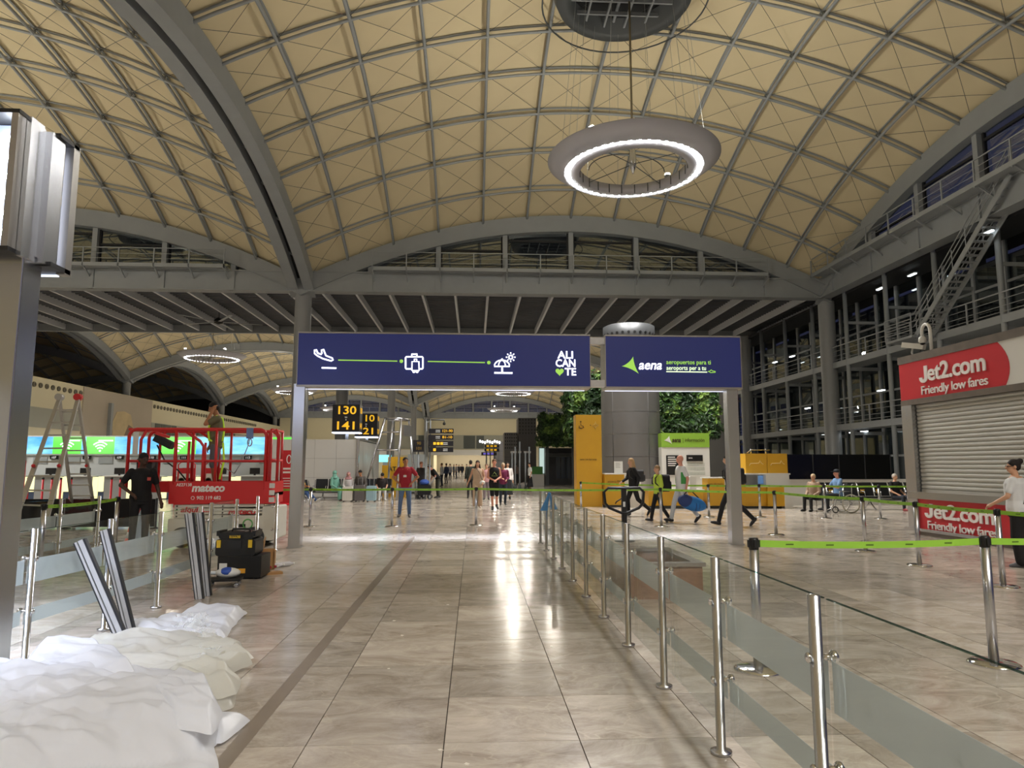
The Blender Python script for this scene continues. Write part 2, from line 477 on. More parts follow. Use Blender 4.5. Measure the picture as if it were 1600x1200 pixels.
def dome(cx, cy, full=True, oculus=True):
    r = struct('ceiling', (cx, cy, 0))
    for (i, j), me in panel_me.items():
        x = -A + (i + .5) * CS; y = -A + (j + .5) * CS
        obj('roof_panel', me, r, (x, y, zdome(x, y)))
    for k in range(1, NC):
        t = -A + k * CS
        obj('purlin', rib_me, r, (0, t, Z0 + zc(t)))
        obj('purlin', rib_me, r, (t, 0, Z0 + zc(t)), PI / 2)
    for k in range(4):
        a = k * PI / 2
        obj('arch_girder', arch_me, r, (math.sin(a) * AI, -math.cos(a) * AI, Z0), a)
        obj('gap_shade_strip', gap_shade_me, r, (math.sin(a) * AI, -math.cos(a) * AI, Z0), a)
    if full: obj('bracing_cables', cab_me, r, kind='stuff')
    if oculus:
        for nm, me in (('oculus_ring', ocu_me), ('oculus_ceiling', ob_me), ('oculus_grille', og_me), ('oculus_hoop', ow_me)):
            obj(nm, me, r, (0, 0, ZC))
    return r
CX = 6.1; CXL = CX - 2 * A; CXF = CX - 4 * A
CY0 = 26.2; YR = CY0 + A; YS = YR + 13.6
ROWS = [YS + A, YS + 3 * A, YS + 5 * A]; YE = YS + 6 * A
dome(CX, CY0); dome(CXL, CY0)
for cy in ROWS:
    dome(CX, cy); dome(CXL, cy); dome(CXF, cy, False, False)
# the hall goes on behind the camera: same vault as one plain surface
bk = MB(); n = 12
for cx in (CX, CXL):
    o = len(bk.v)
    for b in range(n + 1):
        for a in range(n + 1):
            x = -A + a * CS; y = -A + b * CS; bk.v.append((cx + x, CY0 - 2 * A + y, zdome(x, y)))
    for b in range(n):
        for a in range(n):
            q = o + b * (n + 1) + a; bk._f([q, q + n + 1, q + n + 2, q + 1], True)
b_ = bk.build('ceiling', fabric); b_['kind'] = 'structure'
b_ = MB().box(-80, 30, -26, -25.7, 0, 13).build('wall_back', cream); b_['kind'] = 'structure'

# ---- columns
colm = MB(); colm.lathe([(0.52, 0), (0.5, 0.02), (0.5, 12.1), (0.62, 12.25), (0.62, 12.4)], 28)
col_me = colm.mesh('column', mat('column_grey', '8c8f91', 0.4, var=0.05))
for x in (CX - A, CX + A, CX - 3 * A):
    for y in (YR, YS, YS + 2 * A, YS + 4 * A, YE - 0.8, CY0 - A):
        if x < -40 and y in (CY0 - A,): continue
        o = obj('column', col_me, None, (x, y, 0)); o['kind'] = 'structure'

# ---- flat ceiling strip between vault rows
strip = struct('ceiling')
ZD = 12.85
MB().box(-80, 24, YR - 0.3, YS - 0.2, ZD, ZD + 0.2).build('deck', deck_m, strip)
fin = MB().box(-0.075, 0.075, YR + 0.15, YS - 0.1, ZD - 0.5, ZD); fin_me = fin.mesh('fin', mat('fin_light_grey', 'dfe2e6', 0.5))
for k in range(-24, 9):
    obj('fin', fin_me, strip, (CX + 1.05 + k * 2.1, 0, 0))
cor = MB()
for k in range(30):
    y = YR + 0.6 + k * 0.43
    cor.box(-80, 24, y, y + 0.16, ZD - 0.07, ZD + 0.01)
cor.build('corrugation', deck_m, strip, kind='stuff')
MB().box(-80, 24, YS - 0.3, YS, 12.2, 13.4).build('edge_beam', steel, strip)
# voids above: dark roof behind the clerestory glass
MB().box(-80, 24, YR + 6, YR + 6.2, 12.9, 19).build('upper_bulkhead', dark, strip)
lt = MB().box(-0.35, 0.35, -0.1, 0.1, -0.08, 0.0); lt_me = lt.mesh('ceiling_light', mat('dim_tube', 'ffffff', 0.4, emit=(0.9, 0.93, 1.0), es=1.2))
fix = MB().box(-0.4, 0.4, -0.14, 0.14, -0.05, 0.03); fix_me = fix.mesh('housing', white)
for xx in (-33, -20, -8.3, -4.1, 4.3, 12.7):
    for yy in (YR + 0.7,):
        t = thing('ceiling_light', 'small white rectangular light fixed under the dark flat ceiling between fins', 'ceiling light', (xx, yy, ZD - 0.52), 0, 'lights under the flat ceiling')
        obj('housing', fix_me, t, (0, 0, 0.49)); obj('lamp', lt_me, t, (0, 0, 0.45))
        
# ---- clerestory under an edge arch (local: along x, hall side is -y)
def clerestory(name, loc, rz, off, x_rail=12.4):
    r = struct(name, loc, rz)
    MB().box(-A + 0.3, A - 0.3, -0.25, 0.3, 12.25, 13.45).build('beam', steel, r)
    lo = MB(); lo.box(-A + 0.3, A - 0.3, -0.36, 0.4, 12.2, 12.27); lo.box(-A + 0.3, A - 0.3, -0.36, 0.4, 13.4, 13.47); lo.build('beam_flange', steel, r)
    xs = [k * 4.2 + off for k in range(-5, 6) if abs(k * 4.2 + off) < A - 1.5]
    for x in xs:
        zt = Z0 + zc(x) - 0.85
        if zt > 13.9: MB().box(x - 0.15, x + 0.15, -0.2, 0.25, 13.45, zt).build('post', steel, r)
        MB().box(x - 0.16, x + 0.16, -0.34, -0.2, 12.2, 13.5).build('stiffener', steel, r)
    ed = [-A + 1.2] + xs + [A - 1.2]
    for a, b in zip(ed[:-1], ed[1:]):
        top = []
        for k in range(9):
            x = a + (b - a) * k / 8; top.append((x, max(13.5, Z0 + zc(x) - 0.9)))
        poly = [(a, 13.45), (b, 13.45)] + top[::-1]
        MB().prism(poly, lambda p, w: (p[0], w, p[1]), 0.14, 0.12).build('window_pane', glass_d, r)
        if max(t[1] for t in top) > 14.2:
            fr = MB()
            for e in (a + 0.15, b - 0.15):
                z1 = Z0 + zc(e) - 0.9
                if z1 > 13.6: fr.box(e - 0.09, e + 0.09, 0.05, 0.22, 13.45, z1)
            zm = min(top[2][1], top[6][1]) - 0.45
            if zm > 13.9: fr.box(a + 0.2, b - 0.2, 0.05, 0.2, zm - 0.06, zm + 0.06)
            fr.build('window_frame', dark, r)
    # maintenance walkway with handrail
    w = MB(); w.box(-x_rail, x_rail, -1.15, -0.2, 13.45, 13.52); w.box(-x_rail, x_rail, -1.2, -1.12, 13.36, 13.58); w.build('walkway_deck', steel, r)
    k = -x_rail + 0.05
    while k <= x_rail:
        p = MB(); p.box(k - 0.03, k + 0.03, -1.2, -1.14, 13.3, 14.5); p.bar((k, -1.1, 13.42), (k, -0.3, 12.9), 0.06, 0.08); p.build('rail_post', steel, r)
        k += 2.06
    rr = MB()
    rr.bar((-x_rail, -1.17, 14.5), (x_rail, -1.17, 14.5), 0.045, 0.045)
    rr.bar((-x_rail, -1.17, 14.15), (x_rail, -1.17, 14.15), 0.02, 0.02); rr.bar((-x_rail, -1.17, 13.85), (x_rail, -1.17, 13.85), 0.02, 0.02)
    rr.build('handrail', steel, r)
    return r
clerestory('trim_1', (CX, YR - 0.4, 0), 0, 0)
clerestory('trim_2', (CXL, YR - 0.4, 0), 0, 0)
clerestory('trim_3', (CX + A - 0.4, CY0, 0), -PI / 2, 2.1, 15.5)
clerestory('trim_4', (CX, YE - 0.4, 0), 0, 2.1)
clerestory('trim_5', (CXL, YE - 0.4, 0), 0, 2.1)

# ---- glazed wall on the right with walkways between posts and glass
XF = CX + A
wr = struct('wall_right')
ys = [28.3 + 4.2 * k for k in range(-5, 9)]
post = MB().cyl((0, 0, 0), (0, 0, 12.3), 0.13, 12); post_me = post.mesh('post', steel)
for y in ys: obj('post', post_me, wr, (XF + 0.1, y, 0))
mull = MB().box(-0.1, 0.1, -0.09, 0.09, 0, 12.3); mull_me = mull.mesh('mullion', steel)
mt2 = MB().box(-0.25, 0.25, -0.16, 0.16, 0, 12.3); mt2_me = mt2.mesh('outer_post', steel_d)
XG = XF + 2.1
for y in ys:
    obj('mullion', mull_me, wr, (XG, y, 0)); obj('mullion', mull_me, wr, (XG, y + 2.1, 0)); obj('outer_post', mt2_me, wr, (XG + 0.9, y + 0.7, 0))
for z in (0.15, 2.1, 4.0, 6.0, 7.95, 10.1, 12.2):
    MB().box(XG - 0.07, XG + 0.07, ys[0], ys[-1] + 2.1, z - 0.06, z + 0.06).build('transom', steel, wr)
gp = MB().box(-0.012, 0.012, -1.01, 1.01, 0, 1.0)
for y in ys:
    for s in (0, 1):
        for z0, z1 in ((0.2, 4.0), (4.05, 7.9), (8.0, 12.2)):
            MB().box(XG - 0.012, XG + 0.012, y + s * 2.1 + 0.08, y + s * 2.1 + 2.02, z0, z1).build('window_pane', glass_d, wr)
for z in (3.95, 7.9):
    MB().box(XF + 0.05, XF + 1.5, ys[0], ys[-1] + 2, z - 0.22, z).build('walkway_deck', steel, wr)
    MB().box(XF - 0.02, XF + 0.06, ys[0], ys[-1] + 2, z - 0.25, z + 0.12).build('walkway_edge', steel, wr)
    for y in ys:
        for s in (0, 1): MB().box(XF - 0.02, XF + 0.04, y + s * 2.1 - 0.03, y + s * 2.1 + 0.03, z, z + 1.1).build('rail_post', steel, wr)
        MB().bar((XF + 0.1, y, z - 0.5), (XG, y, z - 0.5), 0.12, 0.2).build('bracket_beam', steel, wr)
        if z > 5: MB().bar((XF + 0.1, y, z + 2.4), (XG, y, z + 2.4), 0.1, 0.16).build('bracket_beam', steel, wr)
    for h, t in ((1.1, 0.05), (0.8, 0.022), (0.5, 0.022), (0.25, 0.022)):
        MB().bar((XF, ys[0], z + h), (XF, ys[-1] + 2, z + h), t, t).build('handrail', steel, wr)
MB().box(XF + 0.1, XG + 1.4, ys[0], ys[-1] + 2, 12.1, 12.25).build('soffit', dark, wr)
MB().box(XF + 4.2, XF + 4.4, 0, 66, 0, 12.2).build('outer_facade', mat('night_facade', '2b2f35', 0.6), wr)
MB().box(XF - 0.1, XF + 0.1, 62, 172, 0, 18).build('far_facade', mat('far_facade', '3a3c3e', 0.5), wr)
# lamps on the walkways
lamp_me = MB().box(-0.07, 0.07, -0.3, 0.3, -0.05, 0.0).mesh('lamp', mat('tube_lamp', 'ffffff', 0.4, emit=(0.9, 0.97, 1.0), es=6))
hou_me = MB().box(-0.1, 0.1, -0.34, 0.34, 0.0, 0.06).mesh('housing', steel)
for x, y, z in ((XF + 1.0, 38.6, 11.9), (XF + 1.0, 35.6, 11.9), (XF + 1.0, 50.2, 7.5 + 2.2), (XF + 1.0, 53.2, 9.7), (XF + 0.9, 41, 3.6), (XF + 0.9, 42.3, 3.6), (XF + 0.9, 39.0, 5.9),
                (XF + 0.9, 46.2, 3.6), (XF - 0.4, 28.2, 11.7), (XF + 0.9, 48, 5.6), (XF + 0.9, 58, 4.6)):
    t = thing('walkway_lamp', 'small lit tube lamp fixed along the glazed wall walkways', 'lamp', (x, y, z), 0, 'lamps along the glazed wall')
    obj('lamp', lamp_me, t); obj('housing', hou_me, t)
# steel stair up to the clerestory walkway
st = thing('steel_stair', 'open grey steel stair with railings climbing the glazed wall', 'stair', (0, 0, 0))
ya, za, yb, zb = 32.6, 7.95, 26.0, 13.5; NX = XF - 0.55
nst = 24
for k in range(nst):
    t = (k + .5) / nst; y = ya + (yb - ya) * t; z = za + (zb - za) * (k + 1) / nst
    MB().box(NX - 0.4, NX + 0.4, y - 0.14, y + 0.14, z - 0.03, z).build('tread', steel, st)
for s in (-1, 1):
    x = NX + 0.42 * s
    MB().bar((x, ya + 0.2, za - 0.1), (x, yb, zb - 0.1), 0.05, 0.26).build('stringer', steel, st)
    rl = MB()
    for h in (1.05, 0.75, 0.45): rl.bar((x, ya + 0.2, za + h), (x, yb, zb + h), 0.035, 0.035)
    for k in range(8):
        t = k / 7; y = ya + (yb - ya) * t; z = za + (zb - za) * t; rl.bar((x, y, z), (x, y, z + 1.05), 0.035, 0.035)
    rl.build('railing', steel, st)
pl = MB(); pl.box(NX - 0.7, XF, ya, ya + 2.2, za - 0.12, za); pl.build('landing', steel, st)
pr = MB()
for h in (1.1, 0.8, 0.5, 0.25): pr.bar((NX - 0.7, ya, za + h), (NX - 0.7, ya + 2.2, za + h), 0.035, 0.035); pr.bar((NX - 0.7, ya + 2.2, za + h), (XF, ya + 2.2, za + h), 0.035, 0.035)
for y in (ya, ya + 1.1, ya + 2.2): pr.bar((NX - 0.7, y, za), (NX - 0.7, y, za + 1.1), 0.04, 0.04)
pr.build('landing_rail', steel, st)

# ---- left wall: cream, with window bands, nozzles and a beige panel stretch
XL = -43.4
wl = struct('wall_left')
MB().box(XL - 0.4, XL, -26, 172, 0, 10.3).build('wall_body', cream, wl)
MB().box(-79, -78.6, 40, 172, 0, 19).build('outer_wall', dark, wl)
beige = mat('beige_panel', 'b3a999', 0.7, var=0.05, vscale=0.5)
MB().box(XL, XL + 0.12, 78.9, 95.4, 5.0, 10.25).build('beige_panelling', beige, wl)
pic = mat('mural_cream', 'cdbb94', 0.8, var=0.25, vscale=0.8); pic2 = mat('mural_brown', '8d7a6c', 0.8, var=0.2, vscale=0.8)
mm = MB(); mm.prism([(85.6, 5.1), (90.0, 5.1), (90.4, 6.4), (89.6, 7.9), (88.0, 8.2), (86.2, 8.0), (85.2, 6.5)], lambda p, w: (w, p[0], p[1]), XL + 0.12, XL + 0.16); mm.build('mural', pic, wl)
mm = MB(); mm.prism([(88.2, 5.15), (90.0, 5.15), (90.3, 6.3), (89.2, 6.6)], lambda p, w: (w, p[0], p[1]), XL + 0.16, XL + 0.18); mm.build('mural', pic2, wl)
MB().box(XL + 0.1, XL + 0.5, 84.2, 84.7, 5.0, 8.9).build('pilaster', steel, wl)
greyg = mat('wall_window_band', '9c9e92', 0.5)
winm = mat('wall_window_dark', '4d534e', 0.25)
for y0, y1 in ((45, 78.7), (95.6, 155)):
    MB().box(XL, XL + 0.06, y0, y1, 5.3, 7.3).build('window_band', greyg, wl)
    y = y0 + 1
    while y < y1 - 8:
        for k in range(4):
            MB().box(XL + 0.06, XL + 0.1, y + k * 1.75, y + k * 1.75 + 1.55, 5.4, 7.25).build('window_pane', winm, wl)
        y += 12.5
noz = MB(); noz.lathe([(0.26, 0), (0.26, 0.12), (0.17, 0.16), (0.15, 0.02), (0.01, 0.02)], 14); noz.xform(Matrix.Rotation(PI / 2, 4, 'Y'))
noz_me = noz.mesh('air_nozzle', mat('nozzle', '6e6a5c', 0.5))
for k in range(11): obj('air_nozzle', noz_me, wl, (XL, 68.2 + k * 1.02, 9.5))
for k in range(44): obj('air_nozzle', noz_me, wl, (XL, 96.2 + k * 1.02, 9.5))
# ---- end wall
we = struct('wall_front')
MB().box(-79, XL, YE, YE + 0.4, 0, 19).build('outer_wall', dark, we)
MB().box(XL, -9, YE, YE + 0.4, 0, 12.3).build('wall_body', cream, we)
MB().box(-9, 8, YE, YE + 0.4, 4.6, 12.3).build('wall_body', cream, we)
MB().box(8, XF, YE, YE + 0.4, 0, 12.3).build('wall_body', cream, we)
MB().box(-30, 12, YE - 0.06, YE, 5.3, 8.4).build('window_band', greyg, we)
for x0, x1 in ((-25, -21.5), (-12.5, -8.5), (-2.3, 0.3), (0.6, 2.3), (8.0, 9.5)):
    MB().box(x0, x1, YE - 0.12, YE - 0.06, 5.4, 8.3).build('window_pane', winm, we)
MB().box(-30, 12, YE - 0.3, YE, 3.9, 5.1).build('white_fascia', white, we)
MB().box(-9, 8, YE + 14, YE + 14.3, 0, 5).build('corridor_end', mat('corridor_end', '8c8472', 0.7), we)
MB().box(-9, 8, YE + 0.4, YE + 14, 4.6, 4.8).build('corridor_ceiling', cream, we)
for k in range(4): MB().box(-8, 7, YE + 1 + k * 3.4, YE + 2.6 + k * 3.4, 4.56, 4.6).build('corridor_fill_glow', mat('corridor_fill_glow', 'ffffff', 0.5, emit=(1, 0.93, 0.8), es=5), we)  # glowing panels added to brighten the corridor, no fittings known there
for x0, x1 in ((-9.3, -9), (8, 8.3)): MB().box(x0, x1, YE + 0.4, YE + 14, 0, 4.6).build('corridor_side', cream, we)

# ---- ring lamps
rg = MB(); rg.lathe([(2.14, -0.10), (2.14, -0.5), (2.48, -0.46), (2.5, -0.38), (2.72, -0.38), (2.76, -0.47), (3.41, 0.0), (3.41, 0.03), (2.64, -0.02)], 72, closed=True)
ring_me = rg.mesh('ring_shade', mat('lamp_ring_grey', 'a9a9b0', 0.45))
lr = MB()
for k in range(48):
    t = 2 * PI * k / 48; lr.ball((2.6 * math.cos(t), 2.6 * math.sin(t), -0.41), 0.06, 0.06, 0.05, 8, 5)
led_me = lr.mesh('led_chain', led)
sp = MB()
for k in range(1):
    t = PI / 4 + k * PI / 2; sp.cyl((0, 0, -0.15), (2.14 * math.cos(t), 2.14 * math.sin(t), -0.3), 0.018, 6)
spoke_me = sp.mesh('spoke', steel_d)
hb = MB(); hb.lathe([(0.02, -0.55), (0.14, -0.2), (0.16, 0.0), (0.1, 0.5), (0.04, 0.7)], 14)
hub_me = hb.mesh('hub', inox)
ins = MB()
for k in range(24):
    t = 2 * PI * k / 24; ins.bar((2.13 * math.cos(t), 2.13 * math.sin(t), -0.5), (2.13 * math.cos(t), 2.13 * math.sin(t), -0.12), 0.03, 0.03)
seam_me = ins.mesh('shade_seam', steel_d)
rod_me = MB().cyl((0, 0, 0), (0, 0, ZC - 1.05 - 13.66), 0.045, 8).mesh('suspension_rod', mat('bronze_rod', '8a7f66', 0.5))
wi = MB()
for k in range(12):
    t = 2 * PI * k / 12; wi.cyl((2.9 * math.cos(t), 2.9 * math.sin(t), 0), (2.2 * math.cos(t), 2.2 * math.sin(t), ZC - 13.66 - 0.9), 0.008, 3, cap=False)
wire_me = wi.mesh('suspension_wires', steel)
hoop_me = MB().tube([(1.6 * math.cos(PI * k / 16), 1.1, 0.05 + 0.75 * math.sin(PI * k / 16)) for k in range(17)], 0.02, 6).mesh('cable_loop', steel_d)
up = MB()
for k in range(1):
    t = PI / 4 + k * PI / 2; up.cyl((2.8 * math.cos(t), 2.8 * math.sin(t), 0.05), (2.8 * math.cos(t), 2.8 * math.sin(t), 0.3), 0.13, 10)
up_me = up.mesh('uplight', steel)
ul = MB()
for k in range(1):
    t = PI / 4 + k * PI / 2; ul.ball((2.8 * math.cos(t), 2.8 * math.sin(t), 0.33), 0.13, 0.13, 0.08, 8, 5)
ul_me = ul.mesh('uplight_lens', led_s)
def ring_lamp(x, y, z, label, pw=1.0, real=True):
    t = thing('ring_lamp', label, 'ring lamp', (x, y, z), 0, 'round ring lamps hanging under the vaults')
    s = obj('ring_shade', ring_me, t); obj('led_chain', led_me, s, kind='stuff'); obj('shade_seam', seam_me, s, kind='stuff')
    for k in range(4): obj('spoke', spoke_me, t, (0, 0, 0), k * PI / 2)
    obj('hub', hub_me, t); obj('suspension_rod', rod_me, t); obj('suspension_wires', wire_me, t, kind='stuff'); obj('cable_loop', hoop_me, t)
    for k in range(4): obj('uplight_lens', ul_me, obj('uplight', up_me, t, (0, 0, 0), k * PI / 2))
    for k in range(4):
        a = PI / 4 + k * PI / 2
        light('AREA', 'uplight_beam', (2.8 * math.cos(a), 2.8 * math.sin(a), 0.45), UP_POWER * pw, (1.0, 0.93, 0.79), t, shape='DISK', size=0.5, spread=PI, rot=Vector((math.cos(a) * 1.1, math.sin(a) * 1.1, 0.5)).to_track_quat('-Z', 'Y').to_euler())
    nn = 6 if real else 3
    for k in range(nn):
        a = 2 * PI * k / nn
        light('SPOT', 'downlight_beam', (2.6 * math.cos(a), 2.6 * math.sin(a), -0.55), DOWN_POWER * pw * (1.0 if real else 1.7), (1.0, 0.97, 0.93), t, shadow_soft_size=0.25, spot_size=2.5, spot_blend=0.6)
    return t
ring_lamp(6.3, CY0, 13.66, 'large grey ring lamp with bright led chain hanging on a rod above the blue gate')
ring_lamp(CXL, CY0, 13.66, 'large grey ring lamp hanging over the check-in side vault')
ring_lamp(CX, CY0 - 33.6, 13.66, 'large grey ring lamp hanging over the hall behind the gate row', 0.8)
ring_lamp(CXL + 2, CY0 - 33.6, 13.66, 'large grey ring lamp hanging over the left rear of the hall', 0.8)
for cy, w in zip(ROWS, ('first', 'second', 'last')):
    ring_lamp(CX, cy, 13.66 - 0.6, 'far ring lamp hanging in the %s vault beyond the flat ceiling on the aisle' % w, 1.0, False)
    ring_lamp(CXL, cy, 13.66 - 0.6, 'far ring lamp hanging in the %s vault beyond the flat ceiling on the check-in side' % w, 1.0, False)
# ceiling fan under the flat strip
cf = thing('ceiling_fan', 'large ceiling fan with long thin blades under the dark flat ceiling', 'fan', (xY(330, 50.0), 50.0, 0))
MB().cyl((0, 0, 11.9), (0, 0, ZD), 0.06, 8).build('rod', steel_d, cf)
MB().lathe([(0.05, 11.6), (0.3, 11.7), (0.32, 11.9), (0.08, 12.1)], 14).build('motor', black, cf)
for k in range(5):
    a = 2 * PI * k / 5 + 0.3
    MB().bar((0.3 * math.cos(a), 0.3 * math.sin(a), 11.78), (3.0 * math.cos(a), 3.0 * math.sin(a), 11.78), 0.2, 0.03).build('blade', steel, cf)
# ================================================================ THINGS
def atX(px, py, X):
    r = ray(px, py); t = X / r[0]
    return (X, r[1] * t, H_CAM + r[2] * t)

# ---------------------------------------------------------------- blue sign gate
YG = 13.05
def SP(px, py, y=YG - 0.006): return atY(px, py, y)
gate = thing('sign_gate', 'dark blue illuminated sign gate on two steel posts spanning the marble aisle', 'sign', (0, 0, 0))
for x in (-3.27, 5.0):
    MB().bevbox(x - 0.11, x + 0.11, YG + 0.02, YG + 0.24, 0, 3.02, 0.012).build('post', inox, gate)
    MB().box(x - 0.13, x + 0.13, YG, YG + 0.26, 0, 0.02).build('foot_plate', inox, gate)
trim_g = mat('pale_metal_trim', 'a9a6a0', 0.35, 0.8)
ledpan = mat('exposed_led_panel', 'ffffff', 0.5, emit=(0.66, 0.74, 1.0), es=2.0)
def sign_body(x0, x1, root, yf):
    b = MB().box(x0, x1, yf, yf + 0.2, 3.0, 3.98).build('sign_box', [navy], root)
    e = MB()
    e.box(x0 - 0.01, x1 + 0.01, yf - 0.02, yf + 0.45, 2.965, 3.0); e.box(x0 - 0.01, x1 + 0.01, yf - 0.02, yf + 0.45, 3.98, 4.01)
    e.box(x0 - 0.012, x0, yf - 0.01, yf + 0.45, 3.0, 3.98); e.box(x1, x1 + 0.012, yf - 0.01, yf + 0.45, 3.0, 3.98)
    e.build('sign_frame', trim_g, root)
    MB().box(x0 + 0.03, x1 - 0.03, yf + 0.2, yf + 0.215, 3.05, 3.94).build('rear_led_panel', ledpan, root)
    st_ = MB().box(x0 + 0.05, x1 - 0.05, yf + 0.38, yf + 0.42, 2.955, 2.965).build('under_led_strip', led_strip, root)
    light('AREA', 'under_led_beam', ((x0 + x1) / 2, yf + 0.4, 2.95), GATE_LED * (x1 - x0), (0.72, 0.8, 1.0), root, shape='RECTANGLE', size=x1 - x0 - 0.1, size_y=0.04, spread=0.62, rot=(0.44, 0, 0))
    return b
led_strip = mat('led_strip', 'ffffff', 0.4, emit=(0.72, 0.8, 1.0), es=1.0)
GATE_LED = 14.0
b1 = sign_body(-3.31, 2.22, gate, YG)
b2 = sign_body(2.53, 5.18, gate, YG)
MB().box(2.23, 2.52, YG + 0.02, YG + 0.2, 3.83, 3.96).build('connector', mat('zinc_block', 'c9c9c9', 0.4, 0.5, var=0.1, vscale=20), gate)
MB().box(2.23, 2.52, YG + 0.02, YG + 0.2, 3.0, 3.13).build('connector', MATS['zinc_block'], gate)
def c1(x, y): return SP(470 + x / 6.667, 520 + y / 6.667)
def c2(x, y): return SP(700 + x / 6.667, 520 + y / 6.667)
def c3(x, y): return SP(920 + x / 6.667, 520 + y / 6.667)
SWD = 0.03
ic = MB(); stroke(ic, [c1(*p) for p in ((143, 178), (160, 176), (176, 210), (212, 226), (220, 212), (216, 180), (236, 172), (262, 238), (328, 264), (336, 282), (316, 293), (232, 270), (176, 242), (144, 216))], SWD, True)
ic.build('plane_icon', glow_w, b1)
stroke(MB(), [c1(218, 365), c1(370, 368)], SWD).build('runway_line', glow_w, b1)
stroke(MB(), [c1(390, 284), c1(1005, 295)], 0.022).build('route_line', glow_g, b1)
stroke(MB(), [c1(1322, 298), c2(385, 310)], 0.022).build('route_line', glow_g, b1)
for p in (c1(1047, 296), c2(425, 310)): MB().ball(p, 0.035, 0.012, 0.035).build('route_dot', glow_g, b1)
ic = MB()
stroke(ic, [c1(*p) for p in ((1150, 376), (1098, 376), (1092, 368), (1092, 258), (1100, 250), (1265, 250), (1272, 258), (1272, 368), (1265, 376), (1238, 376))], SWD)
ic.build('suitcase_icon', glow_w, b1)
stroke(MB(), [c1(*p) for p in ((1156, 250), (1156, 222), (1210, 222), (1210, 250))], SWD).build('suitcase_icon', glow_w, b1)
stroke(MB(), [c1(*p) for p in ((1158, 300), (1230, 300), (1232, 392), (1158, 392))], SWD * 0.9, True).build('suitcase_icon', glow_w, b1)
stroke(MB(), [c1(*p) for p in ((1183, 300), (1183, 275), (1208, 275), (1208, 300))], SWD * 0.8).build('suitcase_icon', glow_w, b1)
for x in (1178, 1212): MB().ball(c1(x, 404), 0.028, 0.012, 0.028).build('suitcase_icon', glow_w, b1)
def arc(f, cx, cy, rx, ry, a0, a1, n=12): return [f(cx + rx * math.cos(a0 + (a1 - a0) * k / n), cy - ry * math.sin(a0 + (a1 - a0) * k / n)) for k in range(n + 1)]
stroke(MB(), arc(c2, 562, 350, 80, 66, 0, PI), 0.026, True).build('parasol_icon', glow_w, b1)
stroke(MB(), arc(c2, 562, 350, 36, 64, 0, PI), 0.02).build('parasol_icon', glow_w, b1)
stroke(MB(), [c2(563, 345), c2(565, 412)], 0.034).build('parasol_icon', glow_w, b1)
stroke(MB(), [c2(563, 268), c2(563, 288)], 0.03).build('parasol_icon', glow_w, b1)
stroke(MB(), [c2(482, 417), c2(672, 419)], 0.034).build('parasol_icon', glow_w, b1)
stroke(MB(), arc(c2, 653, 254, 20, 20, 0, 2 * PI * 15 / 16, 15), 0.024, True).build('sun_icon', glow_w, b1)
for k in range(8):
    a = k * PI / 4
    stroke(MB(), [c2(653 + 36 * math.cos(a), 254 + 36 * math.sin(a)), c2(653 + 50 * math.cos(a), 254 + 50 * math.sin(a))], 0.024).build('sun_icon', glow_w, b1)
text('ALI', 0.2, glow_w, b1, c2(1226, 234), bold=0.018, width=0.30)
text('CAN', 0.2, glow_w, b1, c2(1226, 320), bold=0.018, width=0.38)
text('TE', 0.2, glow_w, b1, c2(1276, 410), bold=0.018, width=0.22)
hp = []
for k in range(28):
    t = 2 * PI * k / 28; hp.append((16 * math.sin(t) ** 3 / 17, (13 * math.cos(t) - 5 * math.cos(2 * t) - 2 * math.cos(3 * t) - math.cos(4 * t)) / 17))
hx_, hy_, hz_ = c2(1163, 406)
MB().prism(hp, lambda p, w: (hx_ + p[0] * 0.085, w, hz_ + p[1] * 0.085), YG + 0.004, YG - 0.008).build('heart_icon', glow_g, b1)
def star(f, tips, y0, y1):
    c = (sum(t[0] for t in tips) / 3, sum(t[1] for t in tips) / 3); out = []
    for i in range(3):
        a = tips[i]; b = tips[(i + 1) % 3]; m = ((a[0] + b[0]) / 2, (a[1] + b[1]) / 2); q = (m[0] + (c[0] - m[0]) * 0.5, m[1] + (c[1] - m[1]) * 0.5)
        for k in range(8):
            t = k / 8; out.append(((1 - t) ** 2 * a[0] + 2 * t * (1 - t) * q[0] + t * t * b[0], (1 - t) ** 2 * a[1] + 2 * t * (1 - t) * q[1] + t * t * b[1]))
    return [f(*p) for p in out]
sp_ = star(c3, ((345, 348), (462, 248), (520, 425)), 0, 0)
MB().prism(sp_[::-1], lambda p, w: (p[0], w, p[2]), YG + 0.004, YG - 0.008).build('logo_star', glow_g, b2)
text('aena', 0.26, glow_w, b2, c3(636, 338), bold=0.014, shear=0.25, width=0.45)
text('aeropuertos para ti', 0.12, glow_g, b2, c3(1040, 308), bold=0.008, width=0.875)
glow_p = mat('backlit_pale_green', 'd8efc0', 0.4, emit='cfe8b8', es=1.3)
text('aeroports per a tu', 0.12, glow_p, b2, c3(1016, 368), bold=0.004, width=0.775)
stroke(MB(), [c3(808, 404), c3(1232, 410)], 0.02).build('underline', glow_p, b2)
stroke(MB(), [c3(*p) for p in ((1242, 400), (1262, 398), (1275, 385), (1285, 396), (1320, 404), (1318, 412), (1270, 415))], 0.016, True).build('plane_icon', glow_g, b2)

